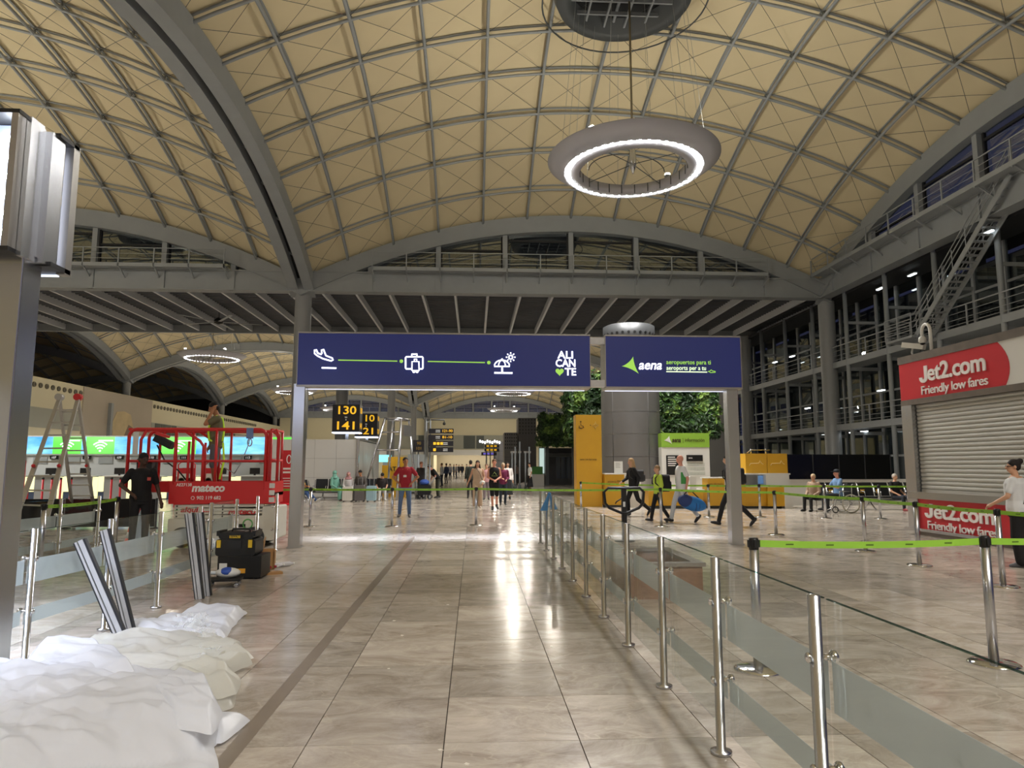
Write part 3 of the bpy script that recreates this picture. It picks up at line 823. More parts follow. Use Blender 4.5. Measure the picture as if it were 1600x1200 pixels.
# ---------------------------------------------------------------- nearer gate, its face taken off: led rows bare
YN = 4.93
ng = thing('open_sign_gate', 'opened sign gate with bare white led rows on a brushed steel post', 'sign', (0, 0, 0))
MB().bevbox(-3.42, -3.2, YN + 0.02, YN + 0.24, 0, 3.02, 0.012).build('post', inox, ng)
MB().box(-3.44, -3.18, YN, YN + 0.26, 0, 0.02).build('foot_plate', inox, ng)
bb = mat('led_tray', 'b9c6dd', 0.5, emit=(0.55, 0.68, 1.0), es=0.7)
tray = MB().box(-8.0, -3.27, YN + 0.06, YN + 0.1, 3.02, 3.96).build('led_tray', bb, ng)
fr = MB(); fr.box(-8.0, -3.22, YN - 0.12, YN + 0.1, 3.97, 4.0); fr.box(-8.0, -3.22, YN - 0.12, YN + 0.1, 2.97, 3.0); fr.build('tray_frame', black, ng)
MB().box(-3.27, -3.225, YN - 0.12, YN + 0.1, 3.0, 3.97).build('tray_side', trim_g, ng)
MB().box(-3.222, -3.19, YN - 0.03, YN + 0.12, 2.96, 3.99).build('end_plate', inox, ng)
MB().box(-3.2, -3.14, YN + 0.14, YN + 0.3, 2.96, 3.96).build('end_plate', inox, ng)
MB().box(-3.185, -3.12, YN + 0.38, YN + 0.46, 2.94, 3.98).build('rear_frame_edge', trim_g, ng)
MB().box(-8.0, -3.19, YN + 0.12, YN + 0.14, 3.0, 3.97).build('divider', inox, ng)
MB().box(-8.0, -3.2, YN + 0.2, YN + 0.22, 3.05, 3.94).build('rear_led_panel', ledpan, ng)
light('AREA', 'under_led_beam', (-5.4, YN + 0.43, 2.93), GATE_LED * 5, (0.72, 0.8, 1.0), ng, shape='RECTANGLE', size=4.4, size_y=0.04, spread=0.9, rot=(0.5, 0, -0.75))
MB().box(-7.9, -3.2, YN + 0.41, YN + 0.45, 2.935, 2.945).build('under_led_strip', led_strip, ng)
lp = MB(); lp.box(-8.0, -3.12, YN + 0.2, YN + 0.45, 2.95, 2.985); lp.box(-8.0, -3.12, YN + 0.2, YN + 0.45, 3.95, 3.98); lp.build('rear_lip', black, ng)
led_n = mat('led_point', 'ffffff', 0.3, emit=(0.92, 0.96, 1.0), es=110)
pt_me = MB().ball((0, 0, 0), 0.02, 0.012, 0.02, 8, 5).mesh('led_point', led_n)
for i in range(16):
    for j in range(6): obj('led_point', pt_me, tray, (-3.40 - i * 0.17, YN + 0.05, 3.16 + j * 0.14))

# ---------------------------------------------------------------- glass barriers
post_g = MB(); post_g.lathe([(0.055, 0.0), (0.055, 0.018), (0.024, 0.024), (0.024, 1.0), (0.01, 1.005)], 16)
post_gm = post_g.mesh('barrier_post', inox)
cl = MB(); cl.cyl((0.02, 0, 0), (0.062, 0, 0), 0.013, 8); cl.ball((0.066, 0, 0), 0.02, 0.028, 0.028, 8, 6); cl.ball((-0.032, 0, 0), 0.012, 0.02, 0.02, 8, 6)
clm = cl.mesh('clamp', chrome)
def barrier(label, pts, side=1, skip=(), gl=True, height=1.0):
    t = thing('glass_barrier', label, 'glass barrier', (0, 0, 0))
    for x, y in pts:
        p = obj('post', post_gm, t, (x, y, 0))
        for z in (0.37, 0.77): c = obj('clamp', clm, p, (0, 0, z), 0 if side > 0 else PI)
    for k, (a, b) in enumerate(zip(pts[:-1], pts[1:])):
        if k in skip: continue
        dx, dy = b[0] - a[0], b[1] - a[1]; L = math.hypot(dx, dy); ux, uy = dx / L, dy / L
        nx, ny = (uy, -ux)
        if nx * side < 0: nx, ny = -nx, -ny
        o = (nx * 0.045, ny * 0.045)
        M = Matrix(((ux, nx, 0, a[0] + o[0]), (uy, ny, 0, a[1] + o[1]), (0, 0, 1, 0), (0, 0, 0, 1)))
        g0, g1 = 0.015, L - 0.015
        pane = MB().box(g0, g1, -0.005, 0.005, 0.1, 0.985).xform(M).build('glass_pane', glass_c, t)
        MB().box(g0, g1, 0.0055, 0.007, 0.575, 0.76).xform(M).build('frosted_band', glass_f, pane)
        MB().box(g0, g1, 0.0055, 0.007, 0.265, 0.375).xform(M).build('frosted_band', glass_f, pane)
        MB().box(g0, g1, -0.005, 0.005, 0.985, 0.989).xform(M).build('pane_edge', glass_e, pane)
        mk = MB()
        for q in range(7):
            xx = g0 + (q + 0.5) * (g1 - g0) / 7
            if q in (2, 5):
                for (u0, z0), (u1, z1) in (((-0.03, 0.66), (0.03, 0.68)), ((0, 0.64), (0.0, 0.71)), ((-0.015, 0.645), (0.015, 0.645))):
                    mk.bar((xx + u0, 0.0078, z0), (xx + u1, 0.0078, z1), 0.004, 0.001, (0, 1, 0))
            else: mk.bar((xx, 0.0078, 0.64), (xx, 0.0078, 0.70), 0.003, 0.001, (0, 1, 0))
        mk.xform(M).build('etched_mark', mat('etched_mark', 'c9cfcd', 0.6), pane, kind='stuff')
    return t
barrier('long glass barrier with steel posts running beside the dark aisle edge towards the blue gate', [(1.3, 1.56 + 1.09 * k) for k in range(12)])
XA = -3.38
barrier('glass barrier with steel posts behind the leaning profiles and plastic pile', [(XA - 0.08, 4.7), (XA - 0.06, 5.73), (XA + 0.02, 6.72), (XA + 0.04, 7.72), (XA + 0.04, 8.8)], -1)
barrier('glass barrier with steel posts in front of the red scissor lift', [(-3.5, 9.6), (-3.5, 10.6), (-3.5, 11.6), (-3.5, 12.7)], -1, skip=(1, 2))
b0 = [fl(23, 785, 1.0), fl(96, 780, 1.0), fl(156, 775, 1.0)]
barrier('glass barrier with three steel posts standing before the aluminium ladder', [(p[0], p[1]) for p in b0], -1)
pl_ = [fl(-60, 800, 1.0), fl(50, 833, 1.0)]
barrier('short glass barrier with steel posts beyond the plastic sheeting', [(-6.6, 7.4), (-5.2, 7.9)], -1)

# ---------------------------------------------------------------- belt stanchions
sb = MB(); sb.lathe([(0.175, 0.0), (0.175, 0.012), (0.15, 0.024), (0.05, 0.034), (0.0, 0.034)], 28); base_me = sb.mesh('base', chrome)
sp2 = MB(); sp2.lathe([(0.035, 0.02), (0.035, 0.88)], 16); pole_me = sp2.mesh('pole', inox)
sh = MB(); sh.lathe([(0.036, 0.87), (0.036, 0.945), (0.03, 0.955), (0.0, 0.955)], 16); sh.box(-0.045, 0.045, -0.012, 0.012, 0.885, 0.94); sh.box(-0.012, 0.012, -0.045, 0.045, 0.885, 0.94)
head_me = sh.mesh('head', black)
logo_m = mat('belt_print', '4d6b1c', 0.6)
def belt(t, a, b, sag=0.02, logos=True):
    a = Vector(a); b = Vector(b); d = b - a; L = d.length; n = 10; u = d.normalized(); s = Vector((-u.y, u.x, 0)); mb = MB()
    a2 = a + u * 0.04; b2 = b - u * 0.04
    top = []
    for k in range(n + 1):
        q = k / n; p = a2.lerp(b2, q); p.z -= sag * 4 * q * (1 - q) * L / 2; top.append(p)
    for p, q in zip(top[:-1], top[1:]): mb.bar(tuple(p), tuple(q), 0.003, 0.05)
    o = mb.build('belt', lime, t); o.matrix_parent_inverse = Matrix.Translation(-Vector(t.location))
    if logos:
        lm = MB(); k = 0.25
        while k < L - 0.2:
            q = k / L; p = a2.lerp(b2, q); p.z -= sag * 4 * q * (1 - q) * L / 2
            for sg in (-1, 1):
                lm.bar(tuple(p + s * 0.0028 * sg - u * 0.03), tuple(p + s * 0.0028 * sg + u * 0.03), 0.001, 0.01)
            k += 0.33
        o2 = lm.build('belt_print', logo_m, o, kind='stuff')
    return o
def stanchion(x, y, label, to=None, base=True, sag=0.02):
    t = thing('stanchion', label, 'stanchion', (x, y, 0), 0, 'belt stanchions around the queue lanes')
    obj('base', base_me, t); obj('pole', pole_me, t); obj('head', head_me, t)
    if to: belt(t, (x, y, 0.912), (to[0], to[1], 0.912), sag)
    return t
S = 'steel stanchion with lime belt '
stanchion(2.1, 5.18, S + 'standing just behind the long glass barrier', (3.94, 5.23))
stanchion(3.94, 5.23, S + 'whose round base lies nearest the white-shirted woman\'s lane', (6.4, 5.6))
line = [(-6.2, 17.5), (-4.03, 17.6), (-2.01, 17.5), (0.07, 17.75), (4.63, 17.1), (6.57, 14.95), (6.86, 12.0), (6.7, 10.28), (6.57, 8.46)]
nm = ['behind the red scissor lift', 'beside the gate post by the seated travellers', 'in front of the man in the red polo shirt', 'in front of the couple walking up the aisle', 'in front of the boy in the lime jacket',
      'beyond the right gate post before the desk', 'between the gate post and the red kiosk', 'in front of the red kiosk lower sign', 'beside the woman in the white shirt']
for k, (x, y) in enumerate(line):
    stanchion(x, y, S + nm[k], line[k + 1] if k + 1 < len(line) else (6.9, 6.6), sag=0.012)
line = [(3.75, 25.0 - 1.2), (7.5, 20.4), (9.0, 20.1), (10.9, 19.8), (13.0, 19.3)]
line = [fl(908, 796), fl(1108, 808), fl(1188, 808), fl(1290, 810), fl(1376, 811)]
nm = ['before the tall yellow pillar', 'before the yellow information desk', 'before the white end of the information desk', 'before the man in the wheelchair', 'before the black waiting seats']
for k, (x, y) in enumerate(line):
    stanchion(x, y, S + nm[k], line[k + 1] if k + 1 < len(line) else (x + 2.2, y + 0.4), sag=0.012)
pa, pb, pc = fl(28, 796, 0.91), fl(69, 792, 0.91), fl(184, 780, 0.91)
stanchion(pb[0], pb[1], S + 'in front of the aluminium ladder', pc)
stanchion(pc[0], pc[1], S + 'beside the worker in the black shirt')

# ---------------------------------------------------------------- red airline kiosk
XK = 9.7
kiosk = thing('ticket_kiosk', 'closed red ticket kiosk with rolled-down grey shutter and stone edging', 'kiosk', (0, 0, 0))
stone = mat('brown_stone_edge', '6f675f', 0.35, 0.2, var=0.35, vscale=5)
MB().box(XK + 0.2, XK + 4, 8.0, 15.1, 0.0, 3.78).build('body', offwhite, kiosk)
MB().box(XK - 0.02, XK + 4.05, 7.95, 15.16, 3.78, 3.94).build('roof_edge', stone, kiosk)
sg = MB().box(XK, XK + 0.2, 8.0, 15.14, 2.95, 3.78).build('sign_panel', white, kiosk)
rp = [(15.14, 2.955), (12.02, 2.955)] + [(12.02 + 0.18 * (1 - ((k / 8) * 2 - 1) ** 2) * -1 + 0.0 + 0.12 * (k / 8), 2.955 + 0.82 * k / 8) for k in range(1, 8)] + [(12.14, 3.775), (15.14, 3.775)]
MB().prism(rp, lambda p, w: (w, p[0], p[1]), XK - 0.004, XK - 0.0005).build('red_panel', red_p, kiosk)
RX = (PI / 2, 0, -PI / 2)
wl_ = mat('white_lettering', 'e9e6e4', 0.45)
def jglyph(yl, zb, hgt, wd):
    s = wd * 0.36; pts = [(wd - s, hgt), (wd, hgt), (wd, 0.3 * hgt)] + [(wd / 2 + wd / 2 * math.cos(-PI * k / 8), 0.3 * hgt + 0.3 * hgt * math.sin(-PI * k / 8)) for k in range(1, 9)] + [(0, 0.34 * hgt), (s, 0.34 * hgt)] + [(wd / 2 - (wd / 2 - s) * math.cos(PI * k / 8), 0.32 * hgt - 0.13 * hgt * math.sin(PI * k / 8)) for k in range(0, 9)]
    MB().prism(pts, lambda p, w: (w, yl - p[0], zb + p[1]), XK - 0.03, XK - 0.006).build('lettering', wl_, kiosk)
wl3 = mat('lettering_shadow', '7a6c68', 0.6)
text('et2.com', 0.5, wl_, kiosk, (XK - 0.018, 13.3, 3.45), RX, bold=0.02, width=1.68, ext=0.012, spacing=0.95); jglyph(14.42, 3.27, 0.36, 0.27)
text('Friendly low fares', 0.26, wl_, kiosk, (XK - 0.012, 13.42, 3.1), RX, bold=0.008, width=1.95, ext=0.008, spacing=0.92)
text('Jet2.com', 0.3, mat('red_lettering', 'b5202b', 0.5), kiosk, (XK - 0.012, 10.6, 3.4), RX, bold=0.03, ext=0.008)
MB().box(XK - 0.03, XK + 0.2, 8.0, 15.12, 2.83, 2.95).build('stone_band', stone, kiosk)
MB().box(XK - 0.03, XK + 0.12, 14.75, 15.12, 0.1, 2.83).build('corner_post', inox, kiosk)
MB().box(XK + 0.0, XK + 0.12, 8.0, 8.4, 0.9, 2.83).build('corner_post', stone, kiosk)
slat_m = mat('shutter_grey', 'b5b4ae', 0.45, 0.3, var=0.06, vscale=2)
sl = MB(); prof = [(0.0, 0.0), (-0.022, 0.018), (-0.03, 0.045), (-0.022, 0.072), (0.0, 0.088), (0.02, 0.088), (0.02, 0.0)]
sl.prism(prof, lambda p, w: (p[0], w, p[1]), 8.4, 14.72)
slat_me = sl.mesh('shutter_slat', slat_m)
for k in range(21): obj('shutter_slat', slat_me, kiosk, (XK + 0.09, 0, 0.99 + k * 0.088))
MB().box(XK + 0.06, XK + 0.12, 8.4, 14.72, 0.93, 0.99).build('shutter_bottom_bar', slat_m, kiosk)
MB().box(XK - 0.05, XK + 0.2, 8.0, 15.05, 0.78, 0.93).build('counter_ledge', trim_g, kiosk)
MB().box(XK + 0.0, XK + 0.2, 8.0, 14.95, 0.1, 0.78).build('lower_panel', red_p, kiosk)
MB().box(XK + 0.02, XK + 0.2, 8.0, 14.95, 0.0, 0.1).build('plinth', stone, kiosk)
MB().bar((XK - 0.12, 8.0, 0.13), (XK - 0.12, 15.1, 0.13), 0.05, 0.06).build('bumper_rail', inox, kiosk)
text('et2.com', 0.42, wl_, kiosk, (XK - 0.014, 13.4, 0.53), RX, bold=0.02, width=1.7, ext=0.012, spacing=0.95); jglyph(14.55, 0.39, 0.3, 0.26)
text('Friendly low fares', 0.24, wl_, kiosk, (XK - 0.01, 13.5, 0.24), RX, bold=0.008, width=2.0, ext=0.008, spacing=0.92)
cam1 = thing('dome_camera', 'white gooseneck pole with dome security camera on the kiosk roof', 'camera', (XK + 0.25, 14.35, 3.94))
gn = [(0, 0, 0), (0, 0, 0.5)] + [(0, 0.14 - 0.14 * math.cos(PI * k / 8), 0.5 + 0.16 * math.sin(PI * k / 8)) for k in range(1, 9)] + [(0, 0.28, 0.42)]
MB().tube(gn, 0.035, 10).build('gooseneck', white, cam1)
MB().lathe([(0.03, 0.42), (0.075, 0.38), (0.08, 0.3), (0.06, 0.26)], 14, (0, 0.28, 0)).build('camera_housing', white, cam1)
MB().ball((0, 0.28, 0.27), 0.055).build('camera_dome', black, cam1)
cam2 = thing('bullet_camera', 'white bullet security camera on a bracket at the kiosk roof corner', 'camera', (XK + 0.2, 14.9, 3.94))
MB().tube([(0, 0, 0), (0, 0.05, 0.1), (0, 0.0, 0.2)], 0.02, 8).build('bracket', white, cam2)
MB().bar((-0.1, 0.2, 0.3), (0.1, -0.25, 0.18), 0.11, 0.12).build('camera_housing', white, cam2)
MB().tube([(0.05, -0.1, 0.0), (0.05, -0.2, 0.12), (0.05, -0.3, 0.1), (0.05, -0.36, 0.0)], 0.008, 6).build('cable', black, cam2)

# ---------------------------------------------------------------- information point
yp = thing('yellow_pillar', 'tall yellow pillar with wheelchair symbol beside the information desk', 'pillar', (0, 0, 0))
MB().bevbox(3.78, 4.74, 25.5, 26.1, 0, 3.38, 0.02).build('body', yellow, yp)
dk = mat('dark_print', '3b2f10', 0.6); pale = mat('pale_print', 'e9d9a0', 0.6)
def YP(x, y): return atY(880 + x / 6.667, 620 + y / 6.667, 25.494)
stroke(MB(), [YP(*p) for p in ((182, 275), (186, 300), (205, 303), (216, 325))], 0.02).build('wheelchair_icon', dk, yp)
stroke(MB(), [YP(185 + 24 * math.cos(a), 308 + 24 * math.sin(a)) for a in [2.2 * k / 8 + 0.4 for k in range(-2, 12)]][:12], 0.018).build('wheelchair_icon', dk, yp)
stroke(MB(), [YP(165, 300), YP(175, 325), YP(200, 328)], 0.018).build('wheelchair_icon', dk, yp)
MB().ball(YP(182, 260), 0.028, 0.005, 0.028).build('wheelchair_icon', dk, yp)
MB().ball(YP(284, 296), 0.02, 0.005, 0.02).build('dot_icon', dk, yp)
stroke(MB(), [YP(*p) for p in ((300, 305), (330, 285), (335, 255), (342, 285), (368, 300), (342, 308), (336, 335), (326, 310))], 0.012, True).build('plane_icon', pale, yp)
text('aena | sin barreras', 0.11, dk, yp, YP(262, 652), width=0.62, ext=0.002)

tower = thing('air_tower', 'dark grey cylindrical ventilation tower with perforated top behind the information desk', 'tower', (6.75, 29.5, 0))
gm = mat('tower_grey', '6b6a69', 0.45, 0.2, var=0.05, vscale=1)
R_ = 1.25
panel = []
for i in range(6):
    z0 = 0.95 + i * 0.93
    for k in range(5):
        a0 = 2 * PI * k / 5 + 1.35 + 0.012; a1 = 2 * PI * (k + 1) / 5 + 1.35 - 0.012; mb = MB(); n = 10
        pts = [(R_ * math.cos(a0 + (a1 - a0) * q / n), R_ * math.sin(a0 + (a1 - a0) * q / n)) for q in range(n + 1)]
        pin = [(0.96 * p[0], 0.96 * p[1]) for p in pts]
        m0 = len(mb.v)
        for p in pts: mb.v += [(p[0], p[1], z0 + 0.012), (p[0], p[1], z0 + 0.918)]
        for q in range(n): mb._f([2 * q, 2 * q + 2, 2 * q + 3, 2 * q + 1], True)
        mb.build('cladding_panel', gm, tower)
MB().lathe([(R_ - 0.02, 0), (R_ - 0.02, 6.75)], 40).build('core', mat('tower_joint', 'a5a5a5', 0.4, 0.5), tower)
tp = MB(); tp.lathe([(1.12, 6.5), (1.12, 7.5), (1.02, 7.55), (0.2, 7.55)], 40); tp.build('vent_drum', mat('vent_drum', '4c4e50', 0.4, 0.3), tower)
for k in range(28):
    a = 2 * PI * k / 28
    o = MB().cyl((0, 0, 0), (0.03, 0, 0), 0.06, 10).build('vent_hole', black, tower, loc=(1.11 * math.cos(a), 1.11 * math.sin(a), 7.12), rz=a)

def green_wall(name, label, x0, x1, y0, y1, z0, z1, n, seed):
    rnd = random.Random(seed)
    t = thing(name, label, 'plant wall', (0, 0, 0))
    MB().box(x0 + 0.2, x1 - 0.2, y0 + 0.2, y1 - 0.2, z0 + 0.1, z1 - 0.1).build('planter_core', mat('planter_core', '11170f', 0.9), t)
    ms = [mat('leaf_dark', '20381a', 0.5), mat('leaf_mid', '3a5a26', 0.45), mat('leaf_light', '6c8a3a', 0.45)]
    mb = MB()
    for k in range(n):
        s = rnd.random()
        if s < 0.8: p = Vector((rnd.uniform(x0, x1), y0 + rnd.uniform(-0.15, 0.25), rnd.uniform(z0, z1))); nrm = Vector((0, -1, 0.2))
        elif s < 0.9: p = Vector((x0 + rnd.uniform(-0.15, 0.2), rnd.uniform(y0, y1), rnd.uniform(z0, z1))); nrm = Vector((-1, 0, 0.2))
        elif s < 0.95: p = Vector((x1 + rnd.uniform(-0.15, 0.2), rnd.uniform(y0, y1), rnd.uniform(z0, z1))); nrm = Vector((1, 0, 0.2))
        else: p = Vector((rnd.uniform(x0, x1), rnd.uniform(y0, y1), z1 + rnd.uniform(-0.1, 0.2))); nrm = Vector((0, 0, 1))
        patch = noise.noise(Vector((p.x * 1.3, p.z * 1.3, seed)))
        p += nrm * 0.25 * noise.noise(Vector((p.x * 2.2, p.z * 2.2, seed + 5)))
        nrm = (nrm + Vector((rnd.uniform(-.8, .8), rnd.uniform(-.8, .8), rnd.uniform(-.8, .8)))).normalized()
        a = nrm.orthogonal().normalized(); a = Matrix.Rotation(rnd.random() * 6.28, 3, nrm) @ a; b = nrm.cross(a)
        L = rnd.uniform(0.07, 0.2); w = L * rnd.uniform(0.25, 0.5)
        mb.cur = 2 if patch + rnd.uniform(-.3, .3) > 0.32 else (1 if patch + rnd.uniform(-.4, .4) > -0.05 else 0)
        i = len(mb.v); mb.v += [tuple(p - a * L), tuple(p + b * w + nrm * 0.02), tuple(p + a * L), tuple(p - b * w + nrm * 0.02)]; mb._f([i, i + 1, i + 2]); mb._f([i, i + 2, i + 3])
    mb.build('foliage', ms, t, kind='stuff')
    for x in (x0 + 0.6, x1 - 0.6): MB().box(x - 0.12, x + 0.12, (y0 + y1) / 2 - 0.1, (y0 + y1) / 2 + 0.1, 0, z0 + 0.15).build('support_post', steel_d, t)
    return t
green_wall('living_wall', 'large block of living plant wall behind the grey tower', 4.6, 11.85, 33, 34.4, 2.85, 5.9, 15000, 3)
green_wall('living_wall', 'dark living plant block beyond the yellow pillar', 5.0, 8.2, 52, 53.5, 2.95, 5.3, 6000, 9)

ip = thing('information_board', 'white information panel with green header beside the grey tower', 'information panel', (0, 0, 0))
MB().bevbox(7.67, 9.66, 28, 28.5, 0, 2.25, 0.01).build('body', white, ip)
MB().box(7.67, 9.66, 27.98, 28.5, 2.25, 2.83).build('green_header', mat('green_header', '8ab53c', 0.5), ip)
def IP(x, y): return atY(880 + x / 6.667, 620 + y / 6.667, 27.972)
s3 = star(IP, ((1050, 455), (1105, 405), (1135, 492)), 0, 0)
MB().prism(s3[::-1], lambda p, w: (p[0], w, p[2]), 27.98, 27.97).build('logo_star', white, ip)
text('aena', 0.26, dk, ip, IP(1178, 452), bold=0.03, shear=0.2, width=0.36)
text('| información', 0.22, dk, ip, IP(1358, 452), width=0.9)
MB().box(IP(1058, 0)[0], IP(1198, 0)[0], 27.96, 28, IP(0, 815)[2], IP(0, 608)[2]).build('poster', black, ip)
MB().box(IP(1266, 0)[0], IP(1432, 0)[0], 27.96, 28, IP(0, 670)[2], IP(0, 605)[2]).build('poster', black, ip)
text('aena', 0.09, wl_, ip, (IP(1305, 0)[0], 27.955, IP(0, 635)[2]), bold=0.02, ext=0.002)
for k, w in enumerate((0.30, 0.42, 0.36, 0.34, 0.3)):
    x = IP(1072, 0)[0]; z = IP(0, 628 + k * 22)[2]; MB().box(x, x + w, 27.955, 27.96, z - 0.02, z + 0.02).build('poster_line', wl_, ip)
for i in range(3):
    for j in range(5):
        x = IP(1290 + j * 35, 0)[0]; z = IP(0, 690 + i * 48)[2]
        rk = MB(); rk.box(x - 0.075, x + 0.075, 27.93, 28, z - 0.1, z - 0.085); rk.box(x - 0.075, x + 0.075, 27.93, 27.938, z - 0.1, z + 0.02); rk.build('leaflet_holder', glass_c, ip)

def prismbox(n, m, t, *a): return MB().box(*a).build(n, m, t)
desk = thing('assistance_desk', 'yellow and white assistance desk with a small notice stand beside the yellow pillar', 'desk', (0, 0, 0))
prismbox('body', yellow, desk, 4.78, 5.5, 25.2, 25.9, 0.08, 1.18); prismbox('end_block', white, desk, 5.5, 6.1, 25.2, 25.9, 0.0, 1.18); prismbox('top', white, desk, 4.78, 6.12, 25.15, 25.95, 1.18, 1.22)
prismbox('plinth', steel_d, desk, 4.8, 5.5, 25.3, 25.8, 0, 0.08)
text('asistencia PMR', 0.12, dk, desk, (5.13, 25.195, 0.92), width=0.5, ext=0.002)
ns = thing('notice_stand', 'white paper notice stand on the assistance desk', 'notice', (5.35, 25.5, 1.22))
MB().box(-0.16, 0.16, -0.01, 0.01, 0.0, 0.44).build('sheet', white, ns); MB().box(-0.16, 0.16, -0.05, 0.05, 0.0, 0.01).build('foot', white, ns)
for k in range(4): MB().box(-0.11, 0.05 + 0.02 * (k % 2), -0.012, -0.01, 0.36 - k * 0.05, 0.37 - k * 0.05).build('text_line', dk, ns)

idk = thing('information_desk', 'long yellow and white information desk with raised fronts beside the seats', 'desk', (0, 0, 0))
y0 = 24.3
prismbox('front_panel', yellow, idk, 6.15, 8.1, y0, y0 + 0.6, 0.1, 0.62); prismbox('worktop', white, idk, 6.12, 8.15, y0 - 0.05, y0 + 0.75, 0.62, 0.67)
prismbox('end_block', white, idk, 7.62, 7.85, y0 - 0.06, y0 + 0.3, 0.67, 1.12)
for a, b in ((8.25, 8.85), (8.92, 9.6)): prismbox('raised_front', yellow, idk, a, b, y0 - 0.1, y0 + 0.5, 0.1, 1.05)
prismbox('raised_side', white, idk, 8.85, 8.92, y0 - 0.12, y0 + 0.5, 0.0, 1.1); prismbox('raised_top', white, idk, 8.2, 9.62, y0 - 0.14, y0 + 0.52, 1.05, 1.09)
prismbox('front_panel', yellow, idk, 9.6, 10.95, y0 - 0.05, y0 + 0.6, 0.08, 0.75); prismbox('front_return', yellow, idk, 10.35, 10.95, y0 - 0.2, y0 - 0.05, 0.08, 0.75)
prismbox('worktop', white, idk, 9.6, 11.2, y0 - 0.22, y0 + 0.75, 0.75, 0.8)
prismbox('screen_block', white, idk, 10.35, 11.2, y0 - 0.1, y0 + 0.4, 0.8, 1.18); prismbox('end_block', white, idk, 10.95, 11.22, y0 - 0.24, y0 + 0.7, 0.0, 0.75)
prismbox('roof_shelf', white, idk, 9.6, 11.24, y0 - 0.12, y0 + 1.0, 1.18, 1.23)
prismbox('niche_back', offwhite, idk, 9.6, 10.35, y0 + 0.6, y0 + 0.64, 0.8, 1.18); prismbox('niche_screen', mat('niche_screen', '5f86b5', 0.4, emit='5f86b5', es=0.4), idk, 10.15, 10.34, y0 + 0.1, y0 + 0.12, 0.85, 1.15)
prismbox('plinth', steel_d, idk, 6.2, 11.1, y0 + 0.05, y0 + 0.5, 0, 0.08)
text('aena', 0.1, wl_, idk, (9.3, y0 - 0.103, 0.86), bold=0.02, ext=0.002)
text('aena información', 0.09, dk, idk, (8.55, y0 - 0.103, 0.86), width=0.5, ext=0.002)
prismbox('upper_cabinet', yellow, idk, 9.72, 10.5, y0 + 0.1, y0 + 0.95, 1.23, 1.93); prismbox('upper_cabinet', yellow, idk, 10.52, 11.25, y0 + 0.1, y0 + 0.95, 1.23, 1.93)
br = MB()
for x in (10.05, 10.6): stroke(br, [(x, y0 + 0.4, 1.93), (x, y0 + 0.4, 2.1)], 0.03)
stroke(br, [(9.9, y0 + 0.4, 1.96), (10.05, y0 + 0.4, 2.07), (10.75, y0 + 0.4, 2.07)], 0.03)
br.build('cabinet_bracket', inox, idk)
for x in (10.1, 10.88): stroke(MB(), [(x - 0.25, y0 + 0.096, 1.5), (x - 0.2, y0 + 0.096, 1.58), (x + 0.1, y0 + 0.096, 1.58), (x + 0.14, y0 + 0.096, 1.68), (x + 0.2, y0 + 0.096, 1.58), (x + 0.26, y0 + 0.096, 1.55)], 0.014).build('plane_icon', pale, idk)

part = thing('partition_wall', 'low white partition with black glossy screen band behind the waiting seats', 'partition', (0, 0, 0))
prismbox('base', white, part, 11.9, 19.0, 26.2, 26.5, 0.0, 0.98)
gb = mat('black_gloss', '0a0b0d', 0.15)
for k in range(4): prismbox('screen_panel', gb, part, 12.05 + k * 1.03, 13.07 + k * 1.03, 26.15, 26.4, 0.98, 1.93)
for k in range(5): prismbox('screen_rib', dark, part, 12.02 + k * 1.03, 12.05 + k * 1.03, 26.13, 26.4, 0.98, 1.94)

def bench(label, x, y, rz, n, sticker=True):
    t = thing('beam_seat', label, 'bench', (x, y, 0), rz)
    for k in range(n):
        cx = (k - (n - 1) / 2) * 0.56
        s = MB(); s.bevbox(cx - 0.25, cx + 0.25, -0.24, 0.22, 0.4, 0.45, 0.03); s.build('seat', black_f, t)
        b = MB(); b.prism([(-0.02, 0.46), (0.03, 0.46), (0.19, 0.92), (0.14, 0.92)], lambda p, w: (w, 0.2 + p[0], p[1]), cx - 0.25, cx + 0.25); bo = b.build('backrest', black_f, t)
        if sticker and k % 1 == 0: MB().bar((cx - 0.22, 0.2, 0.62), (cx - 0.08, 0.2, 0.62), 0.02, 0.13).build('sticker', yellow, bo)
    for k in range(n + 1):
        cx = (k - n / 2) * 0.56
        a = MB(); a.tube([(cx, 0.3, 0.88), (cx, 0.2, 0.6), (cx, -0.16, 0.62), (cx, -0.2, 0.45)], 0.016, 6); a.build('armrest', inox, t)
    MB().bar((-n * 0.28, 0.05, 0.34), (n * 0.28, 0.05, 0.34), 0.07, 0.07).build('beam', steel, t)
    for cx in (-(n * 0.28 - 0.4), 0, n * 0.28 - 0.4):
        l = MB(); l.tube([(cx, -0.3, 0.015), (cx, -0.05, 0.2), (cx, 0.05, 0.33)], 0.022, 6); l.tube([(cx, 0.4, 0.015), (cx, 0.12, 0.2), (cx, 0.05, 0.33)], 0.022, 6); l.build('leg', inox, t)
    return t
bench('row of black beam seats with yellow stickers before the white partition', 13.6, 23.3, 0, 7)
bench('row of black beam seats against the white booth', -5.3, 31.0, 0, 6, False)

